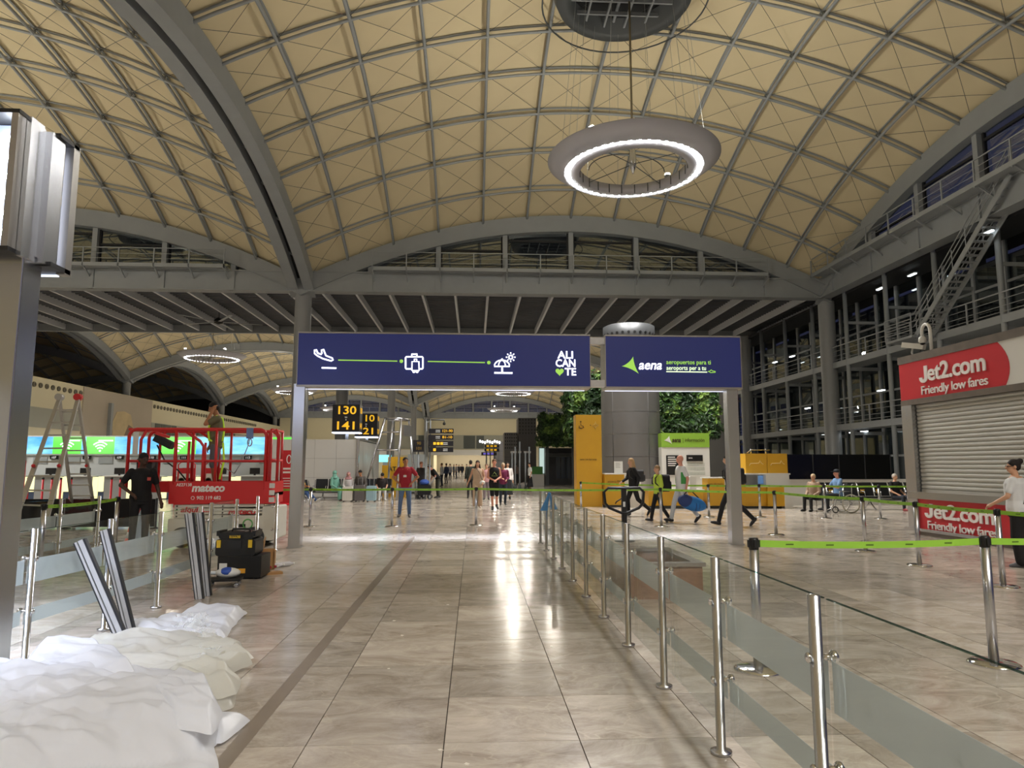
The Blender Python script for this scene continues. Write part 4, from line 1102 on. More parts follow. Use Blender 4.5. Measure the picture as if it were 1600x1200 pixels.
# wheelchair
wc = thing('wheelchair', 'grey wheelchair with white-rimmed wheels carrying the man in the cap', 'wheelchair', (11.75, 21.9, 0), 0)
tyre = mat('pale_tyre', 'b9b5a8', 0.6)
for s in (-0.3, 0.3):
    w = MB().tube([(0.28 * math.cos(2 * PI * k / 28), 0, 0.28 * math.sin(2 * PI * k / 28)) for k in range(28)], 0.02, 8, True).build('wheel', tyre, wc, loc=(0.22, s, 0.3))
    sp = MB()
    for k in range(10):
        a = 2 * PI * k / 10; sp.cyl((0, 0, 0), (0.27 * math.cos(a), 0, 0.27 * math.sin(a)), 0.004, 4)
    sp.ball((0, 0, 0), 0.04, 0.03, 0.04, 8, 6); sp.build('spokes', inox, w)
    MB().tube([(0.09 * math.cos(2 * PI * k / 16), 0, 0.09 * math.sin(2 * PI * k / 16)) for k in range(16)], 0.02, 6, True).build('caster', rubber, wc, loc=(-0.28, s * 0.85, 0.11))
    f = MB(); f.tube([(0.42, s * 0.8, 0.92), (0.3, s * 0.8, 0.9), (0.28, s * 0.8, 0.5), (-0.2, s * 0.8, 0.5), (-0.42, s * 0.8, 0.15), (-0.55, s * 0.8, 0.1)], 0.014, 8); f.tube([(0.28, s * 0.8, 0.68), (-0.1, s * 0.8, 0.68), (-0.12, s * 0.8, 0.5)], 0.014, 8); f.tube([(-0.28, s * 0.8, 0.13), (-0.2, s * 0.8, 0.5)], 0.014, 8); f.tube([(0.22, s * 0.9, 0.3), (0.25, s * 0.8, 0.5)], 0.014, 8); f.build('side_frame', inox, wc)
MB().box(-0.2, 0.28, -0.24, 0.24, 0.48, 0.52).build('seat', black_f, wc); MB().bar((0.29, 0, 0.5), (0.31, 0, 0.9), 0.48, 0.03, (1, 0, 0)).build('backrest', black_f, wc)

# ---------------------------------------------------------------- check-in side
chk = thing('screen_wall', 'long illuminated sky blue and green screen wall over the check-in desks', 'screen', (0, 0, 0))
YB = 34.0; zb0, zb1 = 2.06, 2.86
prismbox('screen_housing', offwhite, chk, -26, -8.35, YB + 0.02, YB + 0.3, 2.0, 2.92)
def screen_mat(nm, c1_, c2_, es, sc):
    m = bpy.data.materials.new(nm); m.use_nodes = True; nt = m.node_tree; b = nt.nodes['Principled BSDF']; b.inputs['Roughness'].default_value = 0.3
    tc = nt.nodes.new('ShaderNodeTexCoord'); mp = nt.nodes.new('ShaderNodeMapping'); mp.inputs['Scale'].default_value = (0.5, 1, 1.6)
    n = nt.nodes.new('ShaderNodeTexNoise'); n.inputs['Scale'].default_value = sc; n.inputs['Detail'].default_value = 5
    r = nt.nodes.new('ShaderNodeValToRGB'); r.color_ramp.elements[0].position = 0.35; r.color_ramp.elements[1].position = 0.72
    r.color_ramp.elements[0].color = lin(c1_); r.color_ramp.elements[1].color = lin(c2_)
    nt.links.new(tc.outputs['Object'], mp.inputs[0]); nt.links.new(mp.outputs[0], n.inputs['Vector']); nt.links.new(n.outputs['Fac'], r.inputs[0])
    nt.links.new(r.outputs[0], b.inputs['Emission Color']); b.inputs['Emission Strength'].default_value = es; b.inputs['Base Color'].default_value = (0.02, 0.02, 0.02, 1)
    return m
sky_s = screen_mat('sky_screen', '1f86cf', '9fe3f7', 1.6, 0.9); grn_s = screen_mat('green_screen', '5fd84a', '8cf07a', 1.4, 0.4)
wh_s = mat('screen_white', 'e6fff0', 0.4, emit='dffff0', es=1.5)
edges = [(-26, 9, 'b'), (9, 80, 'b'), (80, 125, 'g'), (125, 132, 'b'), (132, 177, 'g'), (177, 249, 'b'), (249, 305, 'g'), (305, 418, 'b'), (418, 459, 'g'), (459, 468, 'b')]
for a, b, k in edges:
    x0 = a if a < 0 else xY(a, YB); x1 = xY(b, YB)
    sc_ = prismbox('screen_panel', sky_s if k == 'b' else grn_s, chk, x0, x1, YB, YB + 0.02, zb0, zb1)
    if k == 'g':
        cx = x0 + (x1 - x0) * 0.5; cz = zb0 + 0.12
        for rr in (0.17, 0.3, 0.43):
            stroke(MB(), [(cx + rr * math.cos(PI / 4 + PI / 2 * q / 10), YB - 0.004, cz + rr * math.sin(PI / 4 + PI / 2 * q / 10)) for q in range(11)], 0.06).build('wifi_arc', wh_s, sc_)
        MB().ball((cx, YB - 0.004, cz + 0.02), 0.05, 0.01, 0.05).build('wifi_dot', wh_s, sc_)
        prismbox('caption_line', wh_s, sc_, cx - 0.1, x1 - 0.08, YB - 0.005, YB, zb1 - 0.2, zb1 - 0.15)
prismbox('back_wall', mat('checkin_wall', 'b9bdbd', 0.5, var=0.04, vscale=0.6), chk, -26, -8.35, YB + 0.1, YB + 0.25, 0, 2.0)
grille = mat('grey_grille', '8f9494', 0.6)
num = mat('display_black', '15171a', 0.3); numw = mat('display_white', 'd9d9d9', 0.5, emit='d0d0d0', es=0.5)
for k in range(10):
    x = -22.4 + k * 1.5
    prismbox('wall_grille', grille, chk, x + 0.1, x + 0.75, YB + 0.07, YB + 0.1, 1.6, 1.9)
    mon = prismbox('number_display', num, chk, x + 0.9, x + 1.25, YB + 0.0, YB + 0.09, 1.8, 1.98)
    text(str(106 + k), 0.15, numw, mon, (x + 1.075, YB - 0.003, 1.88), ext=0.002)
deskg = mat('desk_grey', '8d8f8e', 0.5); litp = mat('lit_cream_panel', 'efe9b6', 0.4, emit='f1ebb2', es=0.85)
bd = MB().box(-0.5, 0.5, 0, 0.7, 0, 1.02).mesh('body', deskg); tpm = MB().box(-0.55, 0.55, -0.08, 0.75, 1.02, 1.06).mesh('counter_top', white)
lpm = MB().box(0.5, 0.72, -0.03, 0.1, 0.05, 1.0).mesh('lit_panel', litp); scm = MB().box(-0.2, 0.25, 0.2, 0.24, 1.12, 1.4).mesh('monitor', num)
stm = MB().box(-0.02, 0.07, 0.2, 0.24, 1.06, 1.13).mesh('monitor_stand', num); cvm = MB().box(-0.75, -0.5, 0.0, 0.7, 0.0, 0.35).mesh('conveyor', mat('conveyor_blue', '33415a', 0.6))
shm = MB().box(-0.75, -0.52, -0.02, 0.0, 0.35, 1.02).mesh('lit_panel', litp)
for k in range(9):
    t = thing('checkin_desk', 'grey check-in desk with lit cream side panels under the screen wall', 'desk', (-22.0 + k * 1.5, 32.2, 0), 0, 'check-in desks under the screen wall')
    obj('body', bd, t); obj('counter_top', tpm, t); obj('lit_panel', lpm, t); obj('monitor', scm, t); obj('monitor_stand', stm, t); obj('conveyor', cvm, t); obj('lit_panel', shm, t)
rpole = MB().lathe([(0.16, 0), (0.16, 0.02), (0.04, 0.03), (0.04, 0.98)], 12).mesh('pole', red_p); rtop = MB().lathe([(0.045, 0.98), (0.045, 1.05), (0, 1.05)], 12).mesh('head', black)
for px in (46, 69, 83, 97, 113, 176, 190, 228):
    t = thing('red_stanchion', 'red queue post with black head before the check-in desks', 'stanchion', (xY(px, 27.5), 27.5, 0), 0, 'red queue posts at check-in')
    obj('pole', rpole, t); obj('head', rtop, t)
def totem(label, px, w, y, top, arch=False):
    x = xY(px, y); t = thing('red_totem', label, 'sign', (x, y, 0)); h = zY(top, y)
    if arch:
        MB().tube([(-w / 2, 0, 0.3), (-w / 2, 0, h - 0.1), (-w / 2 + 0.1, 0, h), (w / 2 - 0.1, 0, h), (w / 2, 0, h - 0.1), (w / 2, 0, 0.3)], 0.025, 8).build('frame', red_p, t)
        MB().box(-w / 2, w / 2, -0.02, 0.02, 0.45, h - 0.22).build('panel', red_p, t); MB().box(-w / 2 + 0.05, w / 2 - 0.05, -0.03, -0.02, 0.62, h - 0.42).build('sheet', white, t)
        for s in (-0.16, 0.16): MB().lathe([(0.12, 0), (0.12, 0.008), (0.08, 0.01), (0.08, 0)], 16).xform(Matrix.Translation((s, -0.033, 0.95)) @ Matrix.Rotation(PI / 2, 4, 'X')).build('ring_icon', dk, t)
        MB().box(-w / 2, w / 2, -0.25, 0.25, 0, 0.45).build('base_box', red_p, t)
    else:
        MB().bevbox(-w / 2, w / 2, -0.08, 0.08, 0.05, h, 0.03).build('panel', red_p, t); MB().lathe([(w * 0.75, 0), (w * 0.72, 0.05), (0, 0.06)], 20).build('base', red_p, t)
        MB().tube([(0.08 * math.cos(2 * PI * k / 14), -0.085, h - 0.35 + 0.16 * math.sin(2 * PI * k / 14)) for k in range(14)], 0.02, 6, True).build('oval_emblem', wl_, t)
        for k in range(2): MB().box(-w * 0.35, w * 0.35, -0.085, -0.08, h - 0.75 - k * 0.14, h - 0.68 - k * 0.14).build('text_line', wl_, t)
        for k in range(4): MB().box(-w * 0.35, w * 0.3, -0.085, -0.08, h - 1.1 - k * 0.1, h - 1.07 - k * 0.1).build('text_line', wl_, t)
    return t
totem('red totem with white oval emblem beside the blue gate post', 452, 0.6, 27.6, 704)
totem('red framed bag size gauge sign with two ring symbols before check-in', 23, 0.72, 25.5, 716, True)
totem('red framed bag size gauge sign seen through the scissor lift', 292, 0.6, 26.0, 722, True)
totem('red framed bag size gauge sign beside the lift worker', 334, 0.6, 26.0, 722, True)
blk = thing('fabric_screen', 'long low black fabric screen across the queue behind the ladder', 'screen', (0, 0, 0))
for k in range(3): prismbox('fabric_panel', black_f, blk, -14.0 + k * 2.12, -11.9 + k * 2.12, 17.35, 17.39, 0.04, 0.7)
for k in range(4): MB().lathe([(0.14, 0), (0.14, 0.02), (0.03, 0.03), (0.03, 0.72), (0, 0.72)], 12, (-14.0 + k * 2.12, 17.37, 0)).build('support_post', black, blk)

# ---------------------------------------------------------------- white booth and hanging signs
bt = thing('white_booth', 'white panelled booth with shade-toned side behind the seated travellers', 'booth', (0, 0, 0))
prismbox('core', mat('booth_joint', '8d8d8a', 0.6), bt, -9.0, -5.28, 32.02, 39, 0, 2.68)
for i in range(4):
    for j in range(3):
        prismbox('panel', offwhite, bt, -9.15 + i * 0.97 + 0.006, -9.15 + (i + 1) * 0.97 - 0.006, 32.0, 32.03, 0.1 + j * 0.865 + 0.006, 0.1 + (j + 1) * 0.865 - 0.006)
for i in range(5):
    prismbox('side_panel', mat('booth_side_shade', 'a7a49c', 0.5), bt, -5.28, -5.25, 32.03 + i * 1.39 + 0.01, 32.03 + (i + 1) * 1.39 - 0.01, 0.1, 2.66)  # darker side colour paints in the shade on this face
prismbox('corner_trim', inox, bt, -5.32, -5.22, 31.96, 32.06, 0, 2.75)
MB().bar((-5.25, 32, 2.72), (-5.25, 39, 2.72), 0.08, 0.08).build('edge_rail', inox, bt)
sig_b = mat('sign_black', '17161a', 0.35); sig_y = mat('sign_yellow_text', 'e0b02c', 0.5, emit='e0a820', es=0.7); sig_w = mat('sign_white_text', 'd5d5d0', 0.5, emit='d5d5d0', es=0.4)
def cube_sign(label, px0, px1, py0, py1, Y, a, b, small, base):
    x0 = xY(px0, Y); x1 = xY(px1, Y); z1 = zY(py0, Y, px0); z0 = zY(py1, Y, px0); c = (x0 + x1) / 2; w = x1 - x0
    t = thing('number_sign', label, 'sign', (c, Y, 0))
    MB().box(-w / 2, w / 2, 0, w * 0.6, z0, z1).build('sign_box', sig_b, t)
    text(a, w * 0.42, sig_y, t, (0, -0.006, z1 - (z1 - z0) * 0.22), bold=0.015, width=w * 0.66); text(b, w * 0.42, sig_y, t, (0, -0.006, z0 + (z1 - z0) * 0.22), bold=0.015, width=w * 0.64)
    text(small, w * 0.1, sig_w, t, (0, -0.006, (z0 + z1) / 2), lines=0.9)
    text(a, w * 0.3, sig_y, t, (w / 2 + 0.006, w * 0.3, z1 - (z1 - z0) * 0.22), (PI / 2, 0, PI / 2), bold=0.015, width=w * 0.4)
    text(b, w * 0.3, sig_y, t, (w / 2 + 0.006, w * 0.3, z0 + (z1 - z0) * 0.22), (PI / 2, 0, PI / 2), bold=0.015, width=w * 0.4)
    MB().box(-w / 2, w / 2, 0, w * 0.6, z0 - 0.05, z0).build('light_strip', mat('sign_light_strip', 'ffffff', 0.4, emit='dfe6ff', es=3), t)
    MB().cyl((0, w * 0.3, base), (0, w * 0.3, z0 - 0.05), 0.07, 10).build('pole', steel, t)
cube_sign('black cube sign with yellow numbers 130 and 141 on the white booth', 517, 560, 632, 675, 32.8, '130', '141', 'to\na', 2.68)
cube_sign('black cube sign with yellow numbers 110 and 121 behind the first number sign', 553, 588, 646, 682, 37.5, '110', '121', 'to\na', 2.68)
# tubular portal with a small sign
tw = thing('tubular_portal', 'tall silver tubular portal frame standing behind the man in red', 'frame', (0, 0, 0))
ax, bx_, tx0, tx1 = xY(566, 31.5), xY(648, 31.5), xY(600, 31.5), xY(626, 31.5); zt = 3.62
for p in ([(ax, 31.5, 0), (tx0, 31.5, zt)], [(xY(622, 31.5), 31.2, 0), (tx1, 31.3, zt)], [(bx_, 32.6, 0), (xY(638, 32.6), 32.6, zt)], [(xY(606, 32.6), 32.6, 0), (xY(612, 32.6), 32.6, zt)]):
    MB().tube(p, 0.05, 10).build('leg', inox, tw)
MB().tube([(tx0, 31.5, zt), (tx1, 31.3, zt), (xY(638, 32.6), 32.6, zt), (xY(612, 32.6), 32.6, zt)], 0.06, 10, True).build('top_frame', inox, tw)
for z in (3.0, 2.2): MB().tube([(tx0 + (ax - tx0) * (zt - z) / zt, 31.5, z), (tx1, 31.3, z)], 0.04, 8).build('cross_tube', inox, tw)
MB().bar((xY(629, 31.8), 31.7, 3.1), (xY(638, 31.8), 32.5, 3.1), 0.1, 0.5).build('small_sign', trim_g, tw)
# directory signs
dr = thing('directory_sign', 'dark directory sign of four stacked boards on a lattice post', 'sign', (0, 0, 0))
YD = 31.8
for k in range(4):
    x0, x1 = xY(669, YD), xY(708, YD); z1 = zY(670 + k * 9.7, YD); z0 = zY(677.5 + k * 9.7, YD)
    bo = prismbox('board', sig_b, dr, x0, x1, YD, YD + 0.15, z0, z1)
    if k < 2: text(('121-90', '81-10')[k], 0.17, sig_y, bo, (x0 + 0.85, YD - 0.004, (z0 + z1) / 2), width=0.45)
    else:
        for q in range(3 - (k - 2) * 2): prismbox('pictogram', sig_y, bo, x0 + 0.22 + q * 0.16, x0 + 0.34 + q * 0.16, YD - 0.006, YD, z0 + 0.05, z1 - 0.05)
    for q in range(2): prismbox('text_line', sig_w, bo, x0 + 0.32 + (0.35 if k > 1 else 0), x0 + 0.52 + (0.35 if k > 1 else 0), YD - 0.005, YD, z0 + 0.06 + q * 0.07, z0 + 0.08 + q * 0.07)
for px in (664.5, 671): MB().bar((xY(px, YD), YD + 0.2, 0), (xY(px, YD), YD + 0.2, zY(655, YD)), 0.05, 0.05).build('post', steel, dr)
for k in range(9): MB().bar((xY(664.5, YD), YD + 0.2, 0.3 + k * 0.4), (xY(671, YD), YD + 0.2, 0.3 + k * 0.4), 0.03, 0.03).build('rung', steel, dr)
MB().tube([(xY(664.5, YD), YD + 0.2, zY(656, YD)), (xY(693, YD), YD + 0.2, zY(656, YD)), (xY(693, YD), YD + 0.2, zY(660, YD))], 0.03, 8).build('camera_arm', steel_d, dr)
MB().ball((xY(693, YD), YD + 0.2, zY(662, YD)), 0.07).build('camera_dome', black, dr)
ns2 = thing('number_sign', 'small dark sign with dim numbers 90 and 101 beside the directory', 'sign', (0, 0, 0))
prismbox('sign_box', sig_b, ns2, xY(645, 33), xY(662, 33), 33, 33.25, zY(706, 33), zY(688, 33)); MB().cyl((xY(653, 33), 33.12, 0), (xY(653, 33), 33.12, zY(706, 33)), 0.04, 8).build('pole', steel, ns2)
text('90', 0.2, mat('dim_yellow', '9a7a2a', 0.5), ns2, (xY(654, 33), 32.995, zY(693, 33))); text('101', 0.2, MATS['dim_yellow'], ns2, (xY(654, 33), 32.995, zY(701, 33)))
yb = thing('yellow_board', 'yellow machine board standing behind the man in red', 'machine', (0, 0, 0))
for a, b, c, d in ((597, 606, 727, 754), (606, 634, 714, 758)): prismbox('cabinet', yellow, yb, xY(a, 34), xY(b, 34), 34, 34.5, zY(d, 34) * 0 + 0.0, zY(c, 34))
text('AT', 0.3, num, yb, (xY(613, 34), 33.994, zY(733, 34)), bold=0.02)
cs = thing('cyan_screen', 'small lit cyan screen on a stand beyond the silver portal', 'screen', (0, 0, 0))
prismbox('screen', mat('cyan_screen', '7fe0e6', 0.4, emit='7fe0e6', es=1.2), cs, xY(592, 36), xY(611, 36), 36, 36.1, zY(722, 36), zY(711, 36)); prismbox('stand', steel, cs, xY(598, 36), xY(605, 36), 36.02, 36.08, 0, zY(722, 36))
gc = thing('grey_cabinet', 'plain grey tall cabinet beside the directory sign', 'cabinet', (0, 0, 0))
prismbox('body', mat('cabinet_grey', '8f9290', 0.5), gc, xY(637, 38), xY(663, 38), 38, 38.8, 0, zY(710, 38)); prismbox('plinth', dark, gc, xY(637, 38) + .05, xY(663, 38) - .05, 37.98, 38.7, 0, 0.1)

# ---------------------------------------------------------------- far shop blocks and kiosks along the aisle
def tower_block(label, px0, px1, top, Y, m, perf=False):
    x0, x1 = xY(px0, Y), xY(px1, Y); h = zY(top, Y); t = thing('service_block', label, 'building block', (0, 0, 0))
    prismbox('body', m, t, x0, x1, Y, Y + 3, 0, h)
    n = max(2, int((x1 - x0) / 0.6)); 
    for i in range(n - 1):
        x = x0 + (i + 1) * (x1 - x0) / n; prismbox('joint_strip', steel_d, t, x - 0.015, x + 0.015, Y - 0.01, Y, 0, h)
    for z in [h * k / 4 for k in range(1, 4)]: prismbox('joint_strip', steel_d, t, x0, x1, Y - 0.01, Y, z - 0.015, z + 0.015)
    if perf:
        d = MB()
        for i in range(6):
            for j in range(5): d.box(x0 + (i + .3) * (x1 - x0) / 6, x0 + (i + .7) * (x1 - x0) / 6, Y - 0.02, Y, h - 0.25 - j * 0.32, h - 0.1 - j * 0.32)
        d.build('perforation', black, t, kind='stuff')
    return t
tg = mat('block_grey', '6c6a68', 0.5, var=0.04)
tower_block('tall dark grey block with perforated top beyond the aisle seats', 810, 838, 653, 66, mat('block_dark', '4d4b4a', 0.5), True)
tower_block('grey tiled block beside the tall dark block', 788, 808.5, 676, 66, tg, True)
tower_block('low grey tiled block before the end wall', 772, 786, 690, 75, tg)
gk = thing('green_counter', 'small counter with green front beyond the aisle', 'counter', (0, 0, 0))
prismbox('green_panel', mat('counter_green', '3e7a2f', 0.5), gk, xY(832, 52), xY(848, 52), 52, 52.6, zY(741, 52), zY(729, 52)); prismbox('body', offwhite, gk, xY(829, 52), xY(850, 52), 52.02, 53, 0, zY(741, 52)); 
sf = thing('dark_shop', 'dark unlit shop front under the dark plant block', 'shop', (0, 0, 0))
prismbox('body', mat('shop_dark', '26282c', 0.4), sf, xY(852, 55), xY(905, 55), 55, 58, 0, 2.9)
for k in range(4): prismbox('window_pane', mat('shop_window', '3a4552', 0.15), sf, xY(868 + k * 8, 55) + 0.05, xY(876 + k * 8, 55) - 0.05, 54.97, 55, 0.5, 2.2)
prismbox('fascia', mat('shop_fascia', '5b5e5c', 0.5), sf, xY(852, 55), xY(905, 55), 54.9, 55, 2.2, 2.5)
lb = thing('lit_panel', 'pale lit glass panel with small red mark beside the dark shop', 'panel', (0, 0, 0))
prismbox('glass', mat('lit_glass', 'cfe6df', 0.3, emit='cfe6df', es=0.7), lb, xY(843, 56), xY(851, 56), 56, 56.1, 0.9, 2.9); prismbox('frame', steel, lb, xY(842, 56), xY(852, 56), 56.05, 56.15, 0, 3.0)
for k, (px, lab) in enumerate(((800, 'near the grey blocks'), (805, 'beside its twin near the grey blocks'), (812, 'in front of the dark block'), (821, 'next to the white-shirted traveller'), (827, 'behind the white-shirted traveller'))):
    t = thing('queue_frame', 'thin steel frame post with crossbar ' + lab, 'post', (xY(px, 44), 44, 0))
    MB().cyl((0, 0, 0), (0, 0, zY(706 - (k % 3) * 8, 44)), 0.05, 8).build('pole', steel, t); MB().cyl((0, 0, 0), (0, 0, 0.3), 0.12, 8, 0.06).build('foot', steel_d, t)
    MB().box(-0.1, 0.1, -0.03, 0.03, 2.3, 2.42).build('crossbar', trim_g, t)
t = thing('aisle_sign', 'dark signpost of three boards with lit yellow and purple lettering over the far aisle', 'sign', (0, 0, 0))
for px0, px1, py, c in ((757, 780, 697, sig_y), (757, 780, 703, sig_y), (752, 776, 709, mat('purple_lit', '6f62c0', 0.5, emit='6f62c0', es=0.8))):
    Y = 60; bo = prismbox('board', sig_b, t, xY(px0, Y), xY(px1, Y), Y, Y + 0.2, zY(py + 2.6, Y), zY(py - 2.4, Y))
    for q in range(3): prismbox('lit_text', c, bo, xY(px0 + 3 + q * 6, Y), xY(px0 + 7 + q * 6, Y), Y - 0.01, Y, zY(py + 1.2, Y), zY(py - 1.2, Y))
for px in (760, 773): MB().cyl((xY(px, Y), Y + 0.3, 0), (xY(px, Y), Y + 0.3, zY(695, Y)), 0.06, 8).build('post', steel, t)
sn = thing('shop_sign', 'white lit script shop sign over the far aisle', 'sign', (0, 0, 0))
Yq = 62
prismbox('back_rail', steel, sn, xY(748, Yq), xY(784, Yq), Yq + 0.05, Yq + 0.12, zY(692, Yq), zY(691, Yq))
for q in range(9): MB().ball((xY(750 + q * 3.8, Yq), Yq, zY(690.5 + (q % 3) - 1, Yq)), 0.09, 0.03, 0.13).build('lit_letter', mat('lit_letter', 'ffffff', 0.4, emit='ffffff', es=1.6), sn)
MB().cyl((xY(766, Yq), Yq + 0.1, 0), (xY(766, Yq), Yq + 0.1, zY(691.5, Yq)), 0.05, 8).build('pole', steel, sn)
# ---------------------------------------------------------------- red scissor lift
LY0, LY1 = 13.3, 14.1
lift = thing('scissor_lift', 'red and cream scissor lift with the platform lowered beside the gate post', 'scissor lift', (0, 0, 0))
lw = mat('lift_cream', 'd3d0c2', 0.45, var=0.06, vscale=5)
LX0, LX1 = -5.58, -3.72
ch = MB(); ch.bevbox(LX0 - 0.05, LX1, LY0, LY1, 0.16, 0.52, 0.03, 3, 'y'); ch.build('chassis', lw, lift)
MB().bevbox(LX1 - 0.2, LX1 + 0.03, LY0 - 0.02, LY1 + 0.02, 0.12, 0.74, 0.04, 3, 'y').build('end_cabinet', lw, lift)
MB().box(LX1 - 0.62, LX1 - 0.5, LY0 - 0.005, LY0, 0.36, 0.42).build('grip_slot', black, lift)
for x in (-5.35, -4.05):
    for y in (LY0 - 0.02, LY1 + 0.02):
        w = MB(); w.lathe([(0.05, -0.07), (0.15, -0.07), (0.185, -0.05), (0.185, 0.05), (0.15, 0.07), (0.05, 0.07)], 24); w.xform(Matrix.Translation((x, y, 0.185)) @ Matrix.Rotation(PI / 2, 4, 'X')); wo = w.build('wheel', rubber, lift)
        h = MB(); h.lathe([(0.0, -0.075), (0.12, -0.075), (0.12, 0.075), (0, 0.075)], 16); h.xform(Matrix.Translation((x, y, 0.185)) @ Matrix.Rotation(PI / 2, 4, 'X')); h.build('hub', mat('wheel_hub', '8b8c88', 0.5), wo)
for k in range(4):
    z0 = 0.53 + k * 0.062; dz = 0.018 if k % 2 else -0.012
    for y in (LY0 + 0.03, LY1 - 0.03):
        MB().bar((LX0 + 0.05, y, z0 + 0.03), (LX1 - 0.18, y, z0 + 0.03 + dz), 0.05, 0.055).build('scissor_arm', lw, lift)
        if y < 13.5:
            for x in (LX0 + 0.1, (LX0 + LX1) / 2, LX1 - 0.28): MB().ball((x, y - 0.028, z0 + 0.032), 0.016, 0.01, 0.016, 8, 5).build('pivot_pin', dark, lift)
for k in range(5): MB().box(LX1 - 0.18, LX1 - 0.06, LY0 + 0.02, LY0 + 0.2, 0.52 + k * 0.05, 0.56 + k * 0.05).build('arm_end', trim_g, lift)
# platform
zp = 0.99
MB().box(LX0 - 0.03, LX1 - 0.05, LY0, LY1, zp - 0.06, zp).build('platform_deck', steel_d, lift)
MB().box(LX0 - 0.05, LX1 - 0.06, LY0 - 0.03, LY0, 0.79, 1.2).build('toe_board', red, lift)
MB().box(LX0 - 0.05, LX1 - 0.06, LY1, LY1 + 0.03, 0.79, 1.2).build('toe_board', red, lift)
MB().box(LX1 - 0.08, LX1 - 0.05, LY0, LY1, 0.79, 1.2).build('toe_board', red, lift)
MB().box(-6.35, LX0, LY0 + 0.1, LY1 - 0.1, 1.0, 1.2).build('extension_deck', red, lift)
MB().box(-6.35, -6.28, LY0 + 0.06, LY1 - 0.06, 0.6, 1.2).build('extension_end', red, lift)
def rail(pts, r=0.026): return MB().tube(pts, r, 8).build('guard_rail', red, lift)
def rr(x, y, r, a0, a1, zc_): return [(x + r * math.cos(a0 + (a1 - a0) * k / 5), y, zc_ + r * math.sin(a0 + (a1 - a0) * k / 5)) for k in range(6)]
zt2 = 2.17
for y in (LY0, LY1):
    xl, xr = -6.42, LX1 - 0.18
    rail([(xl, y, 1.05)] + rr(xl + 0.14, y, 0.14, PI, PI / 2, zt2 - 0.14) + rr(xr - 0.14, y, 0.14, PI / 2, 0, zt2 - 0.14) + [(xr, y, 1.05)], 0.032)
    rail([(xl, y, 1.58), (xr, y, 1.58)], 0.022)
    rail([(LX0 + 0.02, y, 1.15), (LX0 + 0.02, y, zt2)], 0.034)
    rail([(-6.2, y, 1.1), (-6.2, y, 1.98), (-6.1, y, zt2)], 0.028)
    rail([(-5.32, y, 1.15), (-5.32, y, 1.95)])
    rail([(-5.45, y, zt2), (-5.12, y, 1.95), (-5.05, y, 1.85), (-5.05, y, 1.15)], 0.028)
    rail([(-4.82, y, 1.15), (-4.82, y, zt2)])
xr = LX1 - 0.1
for y in (LY0 + 0.02, LY1 - 0.02): rail([(xr, y, 1.1), (xr, y, zt2)])
rail([(xr, LY0 + 0.02, zt2), (xr, LY1 - 0.02, zt2)]); rail([(xr, LY0, 1.6), (xr, LY1, 1.6)])
rail([(xr - 0.02, LY0 - 0.02, 1.2), (xr - 0.02, LY0 - 0.02, 2.1), (xr + 0.1, LY0 - 0.02, 2.17), (xr + 0.16, LY0 - 0.02, 2.05), (xr + 0.14, LY0 - 0.02, 1.2)], 0.026)
rail([(-6.42, LY0, zt2), (-6.42, LY1, zt2)]); rail([(-6.42, LY0, 1.58), (-6.42, LY1, 1.58)])
for k in range(3): MB().box(xr + 0.02, xr + 0.12, LY0 - 0.05, LY0 - 0.045, 0.82 + k * 0.13, 0.91 + k * 0.13).build('sticker', white, lift)
MB().box(-6.33, -6.23, LY0 - 0.04, LY0 - 0.035, 1.68, 2.12).build('sticker', white, lift)
cb = MB(); cb.bar((-5.98, LY0 + 0.1, 2.02), (-5.66, LY0 + 0.1, 1.86), 0.16, 0.13); cb.build('control_box', black, lift)
MB().bar((-5.95, LY0 + 0.05, 2.1), (-5.72, LY0 + 0.05, 2.03), 0.1, 0.05).build('control_top', red, lift)
MB().tube([(-5.95, LY0 + 0.1, 1.88), (-5.8, LY0 + 0.1, 1.6), (-5.55, LY0 + 0.15, 1.4), (-5.4, LY0 + 0.2, 1.2)], 0.015, 6).build('control_cable', black, lift)
MB().box(-6.28, -6.0, LY0 + 0.05, LY0 + 0.3, 1.2, 1.62).build('battery_box', mat('box_dark', '2c2c2f', 0.6), lift)
wlet = mat('lift_white_letter', 'efece6', 0.5); rlet = mat('lift_red_letter', 'c03030', 0.5); glet = mat('lift_pale_letter', 'c9a398', 0.6)
text('mateco', 0.2, wlet, lift, (-4.92, LY0 - 0.034, 1.08), bold=0.04, shear=0.15, width=0.6)
text('902 119 682', 0.09, wlet, lift, (-4.9, LY0 - 0.034, 0.9), bold=0.015, width=0.44)
MB().tube([(-5.19 + 0.03 * math.cos(2 * PI * k / 10), LY0 - 0.033, 0.9 + 0.03 * math.sin(2 * PI * k / 10)) for k in range(10)], 0.006, 5, True).build('phone_icon', wlet, lift)
text('AE27138', 0.08, wlet, lift, (-5.36, LY0 - 0.034, 1.14), bold=0.01, width=0.28)
text('alquila...', 0.13, rlet, lift, (-5.15, LY0 - 0.0, 0.68), bold=0.03, shear=0.2, width=0.52)
text('mateco', 0.13, rlet, lift, (-4.3, LY0 - 0.0, 0.64), bold=0.03, shear=0.2, width=0.5)
text('www.mateco.es', 0.08, glet, lift, (-4.85, LY0 - 0.004, 0.46), width=0.5)
MB().tube([(-4.18 + 0.085 * math.cos(2 * PI * k / 20), LY0 - 0.004, 0.42 + 0.085 * math.sin(2 * PI * k / 20)) for k in range(20)], 0.012, 6, True).build('green_emblem', mat('emblem_green', '5fae5a', 0.5), lift)

